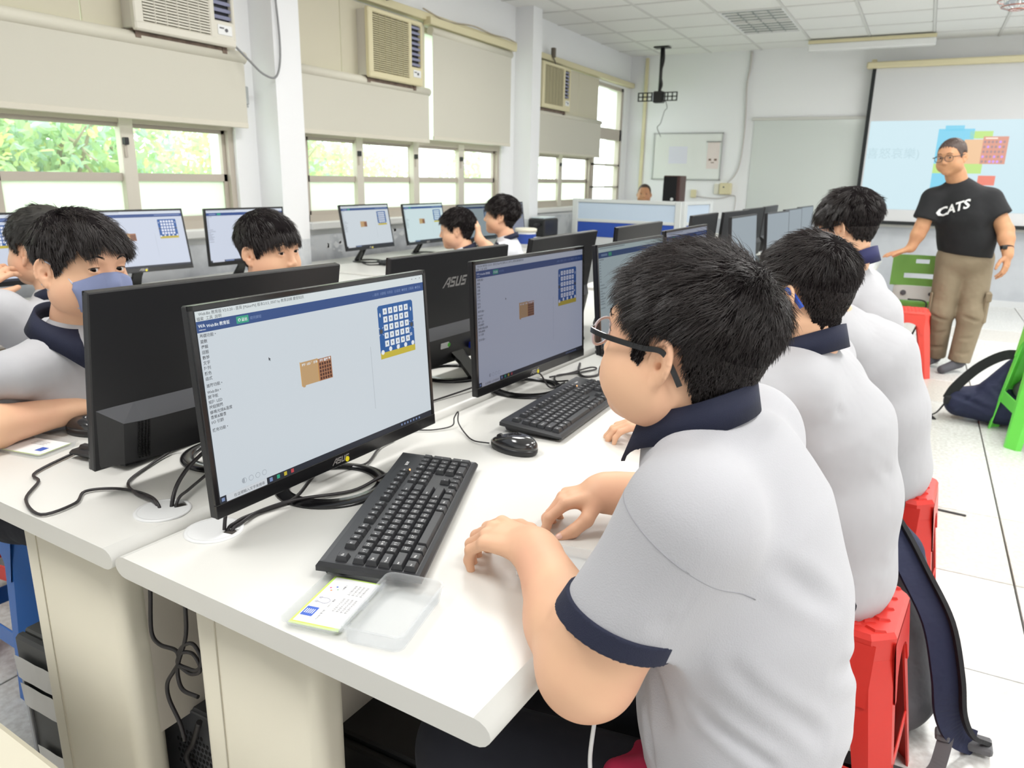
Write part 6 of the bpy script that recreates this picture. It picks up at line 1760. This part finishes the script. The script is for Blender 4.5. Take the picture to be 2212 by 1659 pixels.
# shoulder seam of the shirt
# ================================================================ the other boys on the right
def simple_boy(label, hc, face, base, yw, arms, **kw):
    hc = np.array(hc, float); f2 = np.array([face[0], face[1], 0]); f2 = nrm(f2)
    bz = np.array(base, float); nbz = hc-f2*.0-np.array([0, 0, .155])+np.array(kw.pop('neck_off', (0, 0, 0)))
    pel = np.array([bz[0], bz[1], .50]); s = kw.pop('size', 1.0)
    ch = pel+(nbz-pel)*.72+np.array(kw.pop('slump', (0, 0, 0)))
    ax = nrm(np.cross(kw.pop('bdir', f2), (0, 0, 1)))
    tor = kw.pop('torso', None) or [(tuple(pel), .108*s), (tuple(pel+(ch-pel)*.55), .108*s), (tuple(ch), .098*s), (tuple(nbz-np.array([0, 0, .01])), .056*s)]
    sh = [nbz-ax*.135*s-np.array([0, 0, .045]), nbz+ax*.135*s-np.array([0, 0, .045])]
    A = []
    for a in arms:
        a.setdefault('sh', tuple(sh[0] if a['side'] < 0 else sh[1])); a.setdefault('r', (.042, .038, .035, .025)); A.append(a)
    fwd2 = kw.pop('ldir', f2)
    legs = kw.pop('legs', None)
    if legs is None:
        legs = []
        for s_ in (-1, 1):
            h_ = pel+ax*s_*.075; k_ = h_+np.array(fwd2)*.36; k_[2] = .50; a_ = k_.copy(); a_[2] = .09
            legs.append(dict(p=[tuple(h_), tuple(k_), tuple(a_)], r=(.078, .062, .048), foot=tuple(a_+np.array(fwd2)*.11-np.array([0, 0, .06]))))
    cp = kw.pop('collar_p', None)
    if cp is None: cp = dict(c=tuple(nbz+np.array([0, 0, .025])), up=tuple(nrm(hc-nbz)), fwd=tuple(f2), r1=.052*s, r2=.066*s, h=.034, back=.016)
    return person(label, tuple(bz), tuple(hc), face, neck_base=tuple(nbz), torso=tor, tw_axis=tuple(ax), shoulders=[tuple(q) for q in sh], arms=A, legs=legs, collar_p=cp, **kw)

AR = lambda side, el, wr, hf=(-1, 0, -.1), hu=(0, 0, 1), ts=1, **k: dict(side=side, el=el, wr=wr, hf=hf, hu=hu, ts=ts, **k)
simple_boy('boy with black glasses with blue tips, second from the camera', (-.172, 1.505, 1.092), (-.93, .36, -.12), (-.055, 1.60, 0), 0,
    [AR(-1, (-.27, 1.47, .80), (-.43, 1.52, .79), (-.95, -.2, -.1), ts=1, sh=(-.15, 1.43, .93), slr=(.060, .070), r=(.048, .043, .038, .027)), AR(1, (-.25, 1.80, .80), (-.40, 1.70, .79), ts=-1, sh=(-.14, 1.74, .93), slr=(.060, .070))],
    hs=.89, chub=1.0, hres=.0028, head_up=(-.10, .04, 1), neck_off=(.010, .010, .022), slump=(.03, 0, 0), shirt_res=.0055, size=1.06, collar_p=dict(c=(-.158, 1.513, .980), up=(-.25, .08, 1), fwd=(-.93, .36, 0), r1=.058, r2=.075, h=.046, back=.022),
    hair=dict(N=15000, n=6, top_len=.040, side_len=.012, lift=.28, droop=.3, whorl=(-.01, -.066, .098), w0=.0006, clump=.45, thick=(.007, .003), seed=8, nape=-.070),
    glasses=spectacles(M_BLKG, M_BLKG, tip_m=mat('blue_tip', '2A50B4', .35), xw=.081, lens=True),
    folds=[((-.22, 1.44, .88), (-.03, 1.48, .80), .011, .006), ((-.20, 1.45, .80), (-.02, 1.50, .69), .012, .010), ((-.16, 1.46, .66), (.03, 1.55, .60), .012, .010), ((-.12, 1.48, .56), (.03, 1.56, .53), .012, .008), ((-.19, 1.42, .95), (-.08, 1.42, .90), .010, .006), ((-.06, 1.44, .84), (.02, 1.52, .76), .012, .003)])
simple_boy('third boy on the right, only his back and sleeve showing behind the boy with glasses', (-.245, 2.15, 1.035), (-.95, .3, -.45), (.010, 2.33, 0), 0,
    [AR(-1, (-.27, 2.06, .80), (-.42, 2.10, .79), (-.95, .1, -.1), ts=1, sh=(-.15, 2.12, .90), slr=(.060, .070)), AR(1, (-.25, 2.50, .80), (-.42, 2.40, .79), ts=-1)],
    hs=.90, chub=1.0, hres=.004, neck_off=(.10, .06, .035), slump=(.03, .0, .03), size=1.12, shirt_res=.007, eye=False, collar_p=False, hair=dict(N=3000, n=4, top_len=.04, side_len=.014, w0=.0009, seed=3))
simple_boy('tall haired boy with glasses seated farthest on the right, blue collar', (-.212, 2.84, 1.148), (-.92, .30, -.22), (-.055, 2.98, 0), 0,
    [AR(-1, (-.30, 2.74, .80), (-.45, 2.80, .79), ts=1), AR(1, (-.28, 3.14, .80), (-.44, 3.04, .79), ts=-1)],
    hs=.98, chub=.97, hres=.004, head_up=(-.2, .02, 1), collar_p=dict(c=(-.178, 2.855, 1.020), up=(-.2, .05, 1), fwd=(-.92, .30, 0), r1=.058, r2=.080, h=.052, back=.026), neck_off=(.02, .02, -.01), slump=(.03, 0, 0), size=1.05, shirt_res=.007, cuff_m=mat('blue_navy_knit', '2C2F5C', .8),
    hair=dict(N=8000, n=5, top_len=.052, side_len=.020, lift=.36, droop=.35, whorl=(0, -.05, .108), w0=.0010, clump=.6, thick=(.016, .007), seed=13, nape=-.058, fringe=.25),
    glasses=spectacles(M_BLKG, M_BLKG, xw=.081))
# ================================================================ left table
def mask_part(t, v, fr, base, m):
    """pleated face mask sculpted over the face"""
    toW, R, hc = fr
    n, mrows = 25, 13
    V = []
    for j in range(mrows):
        zz = .004-.092*j/(mrows-1)
        hw = .073-.006*abs(j/(mrows-1)-.35)*2-.016*(j/(mrows-1))**3
        for i in range(n):
            u = -1+2*i/(n-1)
            z = zz-.016*(abs(u)**1.5)*(1 if j < 4 else .6)*(1-j/6 if j < 6 else 0)+.006*(1-u*u)*(j < 3)+.012*(abs(u)**2)*(j/(mrows-1))
            x = u*hw
            yy = np.arange(.0, .125, .001)[::-1]
            d = v.sample(np.stack([np.full_like(yy, x), yy, np.full_like(yy, max(z, -.09))], 1))
            y = float(yy[np.argmax(d < 0)]) if (d < 0).any() else .02
            V.append([x, y, z])
    V = np.array(V).reshape(mrows, n, 3)
    # stretch over the hollows
    for _ in range(14):
        Y = V[:, :, 1]; S_ = Y.copy(); S_[1:-1, 1:-1] = (Y[2:, 1:-1]+Y[:-2, 1:-1]+Y[1:-1, 2:]+Y[1:-1, :-2])/4
        V[:, :, 1] = np.maximum(Y, S_)
    V[:, :, 1] += .0035
    G = V.reshape(-1, 3); F = []
    for j in range(mrows-1):
        for i in range(n-1): a = j*n+i; F.append([a, a+n, a+n+1, a+1])
    o = finish('face_mask', np_mesh('face_mask', toW(G)-base, [np.array(F)], True), m, t)
    md = o.modifiers.new('s', 'SOLIDIFY'); md.thickness = .0015
    st = MB(); W = lambda p: Vector(toW(np.array([p]))[0]-base)
    for s in (-1, 1):
        a, b = V[1, 0 if s < 0 else -1], V[-2, 0 if s < 0 else -1]
        st.tube([W(a), W((s*.070, .040, .004)), W((s*.0785, .008, .022)), W((s*.081, -.012, .026))], .0016, 6)
        st.tube([W(b), W((s*.066, .030, -.055)), W((s*.076, .004, -.038)), W((s*.080, -.018, -.024))], .0016, 6)
    st.build('ear_loop', mat('pale_strap', 'C9CBDB', .7), o)
tm_, vm_, fm_, _ = simple_boy('boy wearing a blue grey face mask and navy collar polo, behind the left monitor', (-1.588, 1.002, 1.085), (.965, .06, -.04), (-1.86, 1.0, 0), 0,
    [AR(1, (-1.62, .69, .79), (-1.60, .945, .785), (.35, .9, -.05), ts=-1, sh=(-1.74, .80, .925), slr=(.062, .078), r=(.05, .047, .042, .028), sl=.72), AR(-1, (-1.62, 1.22, .80), (-1.47, 1.1, .785), (.9, -.2, -.1), ts=1, sh=(-1.73, 1.10, .93))],
    hs=.985, chub=1.05, hres=.0026, eye_open=.0036, gaze=(.38, .92, -.10), neck_off=(-.045, 0, 0), size=1.08, shirt_res=.006, head_up=(.0, .05, 1), ldir=(1, 0, 0), collar_p=dict(c=(-1.635, .985, .955), up=(.12, 0, 1), fwd=(1, .05, 0), r1=.056, r2=.080, h=.040, back=.016, tip=.05),
    hair=dict(N=15000, n=7, top_len=.042, side_len=.016, lift=.15, droop=.65, whorl=(.0, -.055, .104), w0=.0007, clump=.6, thick=(.010, .005), seed=21, fringe=.35, fore=.064, part=.012))
mask_part(tm_, vm_, fm_, np.array([-1.86, 1.0, 0]), mat('blue_grey_mask', '8A94BA', .8, bump=('noise', 200, .2, .001)))
simple_boy('boy with a straight fringe looking over the black monitor at the camera', (-1.700, 1.655, 1.066), (.955, .02, -.06), (-1.92, 1.64, 0), 0,
    [AR(1, (-1.66, 1.44, .80), (-1.50, 1.52, .79), (1, .1, -.1), ts=-1), AR(-1, (-1.66, 1.86, .80), (-1.50, 1.78, .79), (1, -.1, -.1), ts=1)],
    hs=.94, chub=1.02, hres=.003, eye_open=.0038, gaze=(.25, .95, .08), neck_off=(-.045, 0, 0), size=1.0, shirt_res=.008, shirt_m=mat('black_shirt', '17171A', .85), cuff_m=mat('black_shirt', '17171A'), head_up=(0, -.05, 1), ldir=(1, 0, 0),
    hair=dict(N=11000, n=7, top_len=.044, side_len=.016, lift=.18, droop=.8, whorl=(.0, -.055, .104), w0=.0009, clump=.4, thick=(.010, .005), seed=22, fringe=.35, fore=.062, jitter=.8))
# ================================================================ at the window desks
simple_boy('boy at the window desk with a raised hand, half hidden behind the masked boy', (-2.248, 1.315, 1.060), (-.94, -.25, .03), (-2.20, 1.27, 0), 0,
    [AR(-1, (-2.27, 1.02, .88), (-2.23, 1.09, .975), (.05, .75, .55), (.6, -.5, .6), ts=1, sh=(-2.19, 1.14, .92), slr=(.060, .072), curls=[(18, 30, 20)]*4), AR(1, (-2.42, 1.45, .80), (-2.58, 1.38, .79), ts=-1)],
    hs=.98, chub=1.0, hres=.004, neck_off=(.035, .0, 0), size=1.05, shirt_res=.007,
    hair=dict(N=5000, n=5, top_len=.045, side_len=.016, lift=.3, droop=.4, w0=.0010, clump=.5, thick=(.014, .006), seed=31, m=mat('greyish_black_hair', '2E2C29', .5)), cuffs=False)
simple_boy('crop-haired boy with lowered head at the window desk', (-2.385, 3.80, .985), (-.86, -.42, -.10), (-2.36, 3.83, 0), 0,
    [AR(-1, (-2.48, 3.62, .80), (-2.64, 3.66, .79), ts=1), AR(1, (-2.48, 4.0, .80), (-2.64, 3.94, .79), ts=-1)],
    hs=.98, chub=1.0, hres=.0055, neck_off=(.05, .02, .02), size=.95, shirt_res=.009, shirt_m=mat('white_cotton', 'DADCE2', .85), brows=False,
    hair=dict(N=4500, n=4, top_len=.042, side_len=.02, lift=.3, droop=.4, w0=.0014, clump=.5, thick=(.016, .008), seed=32))
simple_boy('boy at the window desk raising his hand, looking to the left', (-2.262, 4.11, 1.055), (-.90, -.34, .06), (-2.19, 4.12, 0), 0,
    [AR(-1, (-2.23, 3.93, .86), (-2.265, 3.845, .945), (-.15, .1, 1), (.9, .2, 0), ts=1, curls=[(25, 35, 25)]*4, res=.004), AR(1, (-2.40, 4.3, .80), (-2.56, 4.24, .79), ts=-1)],
    hs=.98, chub=.98, hres=.005, neck_off=(.045, .01, 0), size=1.0, shirt_res=.009, shirt_m=mat('white_cotton', 'DADCE2'), brows=False,
    hair=dict(N=5000, n=5, top_len=.05, side_len=.024, lift=.32, droop=.5, w0=.0014, clump=.5, thick=(.02, .011), seed=33, fringe=.3))
simple_boy('man with receding hair sitting behind the booth partition', (-2.965, 8.93, 1.115), (.25, -.95, 0), (-2.95, 9.0, 0), 0, [AR(-1, (-2.7, 8.75, .80), (-2.75, 8.6, .79), (0, -1, -.1)), AR(1, (-3.2, 8.75, .80), (-3.15, 8.6, .79), (0, -1, -.1), ts=-1)],
    hs=1.0, chub=1.0, hres=.007, skin=M_SKIN2, shirt_res=.012, brows=False, shirt_m=mat('dim_shirt', '9AA0A8', .8), size=1.15,
    hair=dict(N=1500, n=3, top_len=.006, side_len=.006, lift=.2, droop=.1, w0=.0016, clump=.1, thick=(.0015, .0015), seed=34, fore=.095, m=M_HAIRS))
stool((-2.95, 9.03, 0), 0, 'grey stool behind the booth partition', mat('grey_plastic', '8E9094', .5))

# ================================================================ the teacher
M_TEE = mat('black_tshirt', '17181B', .85, bump=('noise', 10, .4, .02))
M_KHAKI = mat('khaki_cloth', '8C7F69', .85, bump=('noise', 9, .6, .03))
def lg(h_, k_, a_, ft, folds=()): return dict(p=[h_, k_, a_], r=(.105, .082, .072), foot=ft, folds=folds)
tt, vt_, ft_, Jt = person('standing man in a black lettered T-shirt and khaki cargo trousers, leaning on a chair', (.31, 6.18, 0), (.128, 6.045, 1.470), (-.46, -.88, -.14), (-.12, -.05, 1), hs=1.03, chub=1.0, hres=.005,
    neck_base=(.190, 6.11, 1.315), neck_r=.060,
    torso=[((.315, 6.20, .80), .140), ((.300, 6.19, .95), .142), ((.255, 6.16, 1.10), .140), ((.225, 6.13, 1.22), .108), ((.200, 6.12, 1.27), .075)], tw_axis=(.90, -.35, 0), tw=1.22,
    shoulders=[(.055, 6.10, 1.21), (.395, 6.14, 1.215)],
    arms=[dict(sh=(.055, 6.09, 1.20), el=(.015, 6.06, 1.01), wr=(-.030, 6.04, .865), hf=(-.85, -.25, -.30), hu=(-.35, -.1, .9), ts=1, hs=1.05, r=(.058, .046, .042, .030), sl=.72, slr=(.072, .080), res=.004, curls=[(0, 8, 5)]*4, spread=.25),
          dict(sh=(.400, 6.14, 1.20), el=(.515, 6.10, 1.01), wr=(.548, 6.02, .86), hf=(.05, -.25, -1), hu=(.85, -.45, .1), ts=1, hs=1.05, r=(.062, .050, .045, .032), sl=.55, slr=(.078, .086), res=.004, curls=[(18, 25, 15)]*4)],
    shirt_m=M_TEE, cuffs=False, neck_top=-.15, shirt_res=.008, skin=M_SKIN2, brows=True, eye_open=.003, gaze=(-.2, .95, -.1),
    hair=dict(N=6000, n=3, top_len=.004, side_len=.005, lift=.4, droop=.1, w0=.0012, clump=.1, thick=(.0018, .0022), seed=41, fore=.078, m=M_HAIRS),
    clip_hem=[((.30, 6.18, .835), (-.1, 0, -1))], trouser_m=M_KHAKI,
    legs=[lg((.24, 6.20, .80), (.225, 6.17, .42), (.235, 6.25, .075), (.15, 6.12, .028), [((.16, 6.10, .40), (.30, 6.10, .36), .008, .02), ((.16, 6.12, .25), (.30, 6.13, .29), .008, .02), ((.16, 6.16, .15), (.30, 6.16, .17), .01, .02)]),
          lg((.39, 6.22, .80), (.415, 6.14, .42), (.385, 6.15, .075), (.285, 6.03, .028), [((.33, 6.06, .42), (.50, 6.06, .38), .008, .02), ((.32, 6.06, .24), (.48, 6.07, .28), .008, .02), ((.31, 6.07, .14), (.46, 6.08, .16), .01, .02)])],
    glasses=spectacles(mat('dark_rim', '3A3638', .3), mat('dark_rim', '3A3638'), rw=.050, rh=.040, xw=.080, th=.0018, temple_r=.0022))
B_ = np.array([.31, 6.18, 0])
# lettering on the T-shirt, wrapped on the chest by ray casting
def project_text(key, c, right, up, n, size, m, name, parent, base, vol_obj, off=.003):
    V_, F_ = TXT[key]
    me = vol_obj.data
    from mathutils.bvhtree import BVHTree
    bv = BVHTree.FromPolygons([v.co for v in me.vertices], [tuple(p.vertices) for p in me.polygons])
    c = Vector(c)-Vector(base); R_, U_, N_ = Vector(right).normalized(), Vector(up).normalized(), Vector(n).normalized()
    b = MB(); vs = []
    for x, y in V_:
        p = c+R_*x*size+U_*y*size; h = bv.ray_cast(p+N_*.3, -N_)
        vs.append((h[0] if h[0] is not None else p)+N_*off)
    b._add(vs, F_, 0); return b.build(name, m, parent)
shirt_o = [o for o in tt.children if o.name.startswith('shirt')][0]
nn_ = nrm((-.42, -.90, .05)); rr_ = nrm(np.cross((0, 0, 1), nn_)); uu_ = nrm(np.array([-.10, .0, 1]))
project_text('cats1', (.078, 6.0, 1.085), tuple(rr_+np.array([0, 0, .42])), tuple(uu_), tuple(nn_), .080, M_WHITEP, 'chest_lettering', shirt_o, (0.31, 6.18, 0), shirt_o)
bar_ = MB()
pk = MB(); pk.cbox((.185, -.09, .44), (.20, .02, .58), .006); 
M_POCK = Matrix.Translation((.0, 0, 0))
MB().cbox((.155, -.10, .37), (.192, .03, .56), .012).cbox((.160, -.107, .525), (.200, .036, .585), .006).build('cargo_pocket', M_KHAKI, tt)
MB().cbox((-.172, -.07, .40), (-.155, .03, .56), .008).build('cargo_pocket', M_KHAKI, tt)
wj = Vector((.536, 6.043, .905))-Vector(B_)
MB().cyl(wj+Vector((-.004, .012, .014)), wj+Vector((.004, -.008, -.014)), .040, n=20).cbox((wj[0]-.03, wj[1]-.05, wj[2]-.012), (wj[0]+.0, wj[1]-.036, wj[2]+.012), .003).build('watch', M_BLK, tt)

# ================================================================ backpacks (cloth volumes with straps)
M_NVB = mat('navy_backpack_cloth', '1D2342', .75, bump=('noise', 25, .5, .01)); M_GRB = mat('grey_backpack_cloth', '55565A', .75, bump=('noise', 30, .4, .008)); M_BKB = mat('black_backpack_cloth', '1A1B1F', .75, bump=('noise', 30, .4, .008)); M_WEB = mat('grey_webbing', '77777A', .8, bump=('wave', 300, .5, .002))
t = empty('backpack', 'dark grey backpack with a broad navy strap trailing on the floor behind the red stool', 'backpack', (.06, 1.96, 0))
v = Vol((-.25, -.30, -.01), (.25, .30, .62), .007)
v.cap((-.02, .0, .13), (-.02, .02, .36), .115, .10, .0, ((0, 1, 0), 1.35)); v.cap((.02, -.05, .10), (.02, -.02, .25), .13, .11, .04, ((0, 1, 0), 1.3)); v.ell((0, 0, .0), (.4, .4, .02), .01, sub=True)
np_obj('main_bag', v.nets(), M_GRB, t, (0, 0, 0))
v = Vol((-.25, -.30, .2), (.25, .30, .62), .007); v.cap((-.04, .03, .36), (-.05, .08, .46), .075, .055, .03, ((0, 1, 0), 1.5)); v.ell((-.03, .02, .40), (.10, .12, .07), .03)
np_obj('top_pocket', v.nets(), M_NVB, t, (0, 0, 0))
strap = [(-.05, .04, .50), (-.01, -.03, .47), (.04, -.11, .42), (.10, -.17, .34), (.135, -.20, .23), (.155, -.19, .13), (.185, -.16, .06), (.225, -.11, .018)]
MB().sweep(strap, [(-.030, -.006), (.030, -.006), (.030, .006), (-.030, .006)], up=lambda s: (.25, -.8, .5), smooth=False).build('shoulder_strap', M_NVB, t)
MB().sweep([(a+.030, b-.004, c+.011) for a, b, c in strap], [(-.005, -.008), (.005, -.008), (.005, .008), (-.005, .008)], up=lambda s: (.25, -.8, .5), smooth=False).build('strap_edge', M_BKB, t)
MB().cbox((.205, -.14, .010), (.265, -.085, .030), .005).build('buckle', M_WEB, t); MB().cbox((.140, -.19, .05), (.170, -.155, .065), .003).build('buckle', M_WEB, t)
MB().sweep([(.165, -.16, .07), (.16, -.19, .04), (.15, -.23, .006), (.13, -.27, .004)], [(-.016, -.0012), (.016, -.0012), (.016, .0012), (-.016, .0012)], smooth=False).build('webbing', M_WEB, t)
MB().tube([(-.06, .04, .50), (-.03, .06, .54), (.0, .08, .52), (.0, .10, .47)], .007, 8).build('grab_handle', M_BKB, t)
t = empty('backpack', 'navy and grey backpack slumped on the floor against the bright green stool', 'backpack', (.52, 4.88, 0), radians(-4))
v = Vol((-.33, -.26, -.01), (.36, .28, .50), .008)
v.cap((-.17, -.02, .10), (.02, 0, .11), .085, .12, 0, ((0, 1, 0), 1.2)); v.cap((.0, 0, .12), (.22, 0, .15), .12, .14, .03, ((0, 1, 0), 1.2)); v.cap((-.02, -.04, .20), (.06, -.02, .33), .07, .055, .03); v.cap((.08, .02, .22), (.20, .04, .30), .09, .09, .02); v.ell((0, 0, -.02), (.6, .6, .035), .01, sub=True)
_q = v.nets(); _q = (wrinkle(*_q, [((-.22, -.1, .16), (.0, -.14, .10), .014, .010), ((-.05, -.12, .24), (.10, -.16, .14), .014, .012), ((-.10, -.13, .05), (.10, -.17, .06), .012, .008), ((.0, -.09, .34), (.02, -.13, .20), .012, .010), ((.10, -.16, .20), (.22, -.17, .08), .014, .009), ((-.18, -.10, .08), (-.10, -.11, .18), .012, .010)]), _q[1])
np_obj('main_bag', _q, M_NVB, t, (0, 0, 0))
v = Vol((-.1, -.26, .1), (.36, .1, .50), .008); v.ell((.17, -.13, .24), (.11, .06, .07), 0); np_obj('front_pocket', v.nets(), M_GRB, t, (0, 0, 0))
MB().sweep([(.13, -.05, .38), (.02, -.06, .41), (-.10, -.06, .33), (-.20, -.07, .20), (-.235, -.08, .12)], [(-.026, -.006), (.026, -.006), (.026, .006), (-.026, .006)], up=(.3, -.9, .3), smooth=False).build('shoulder_strap', M_BKB, t)
MB().cbox((-.25, -.10, .09), (-.20, -.06, .14), .008).sweep([(-.24, -.09, .1), (-.28, -.10, .03), (-.33, -.10, .012), (-.35, -.06, .02), (-.32, -.03, .004), (-.28, -.14, .004)], [(-.010, -.0015), (.010, -.0015), (.010, .0015), (-.010, .0015)], smooth=False).build('webbing', M_BKB, t)
v = Vol((.1, -.2, -.01), (.36, .3, .5), .008); v.cap((.16, -.10, .36), (.30, -.10, .30), .055, .06, .0); np_obj('padding', v.nets(), M_BKB, t, (0, 0, 0))
MB().sphere((.20, -.155, .14), .03, 10, sc=(1, .3, 1.2)).build('badge', mat('olive_badge', 'A9A94A', .7), t)
t = empty('backpack', 'dark navy backpack lying at the bottom edge beside the nearest boy', 'backpack', (.07, 1.45, 0), radians(12))
v = Vol((-.3, -.25, -.01), (.35, .30, .36), .008); v.cap((-.12, 0, .07), (.13, .02, .05), .085, .065, 0, ((0, 1, 0), 1.3)); v.ell((0, 0, -.02), (.6, .6, .035), .01, sub=True)
np_obj('main_bag', v.nets(), M_NVB, t, (0, 0, 0))
MB().sweep([(-.12, .03, .160), (0, .03, .150), (.12, .03, .125), (.20, .03, .06)], [(-.02, -.004), (.02, -.004), (.02, .004), (-.02, .004)], smooth=False).build('shoulder_strap', M_BKB, t)
t = empty('jacket', 'crimson cloth bundle on the nearest boy\'s lap', 'cloth', (-.19, .79, .575))
v = Vol((-.12, -.12, -.08), (.12, .12, .08), .005); v.ell((0, 0, -.01), (.075, .06, .022), 0); v.cap((-.05, -.03, .0), (.05, .02, .015), .018, .014, .012); v.cap((-.02, .04, .0), (.06, -.03, .01), .014, .012, .012); v.cap((-.06, .0, .035), (.06, .02, .035), .004, .004, .01, sub=True)
np_obj('bundle', v.nets(), mat('crimson_cloth', 'B41F48', .8), t, (0, 0, 0))
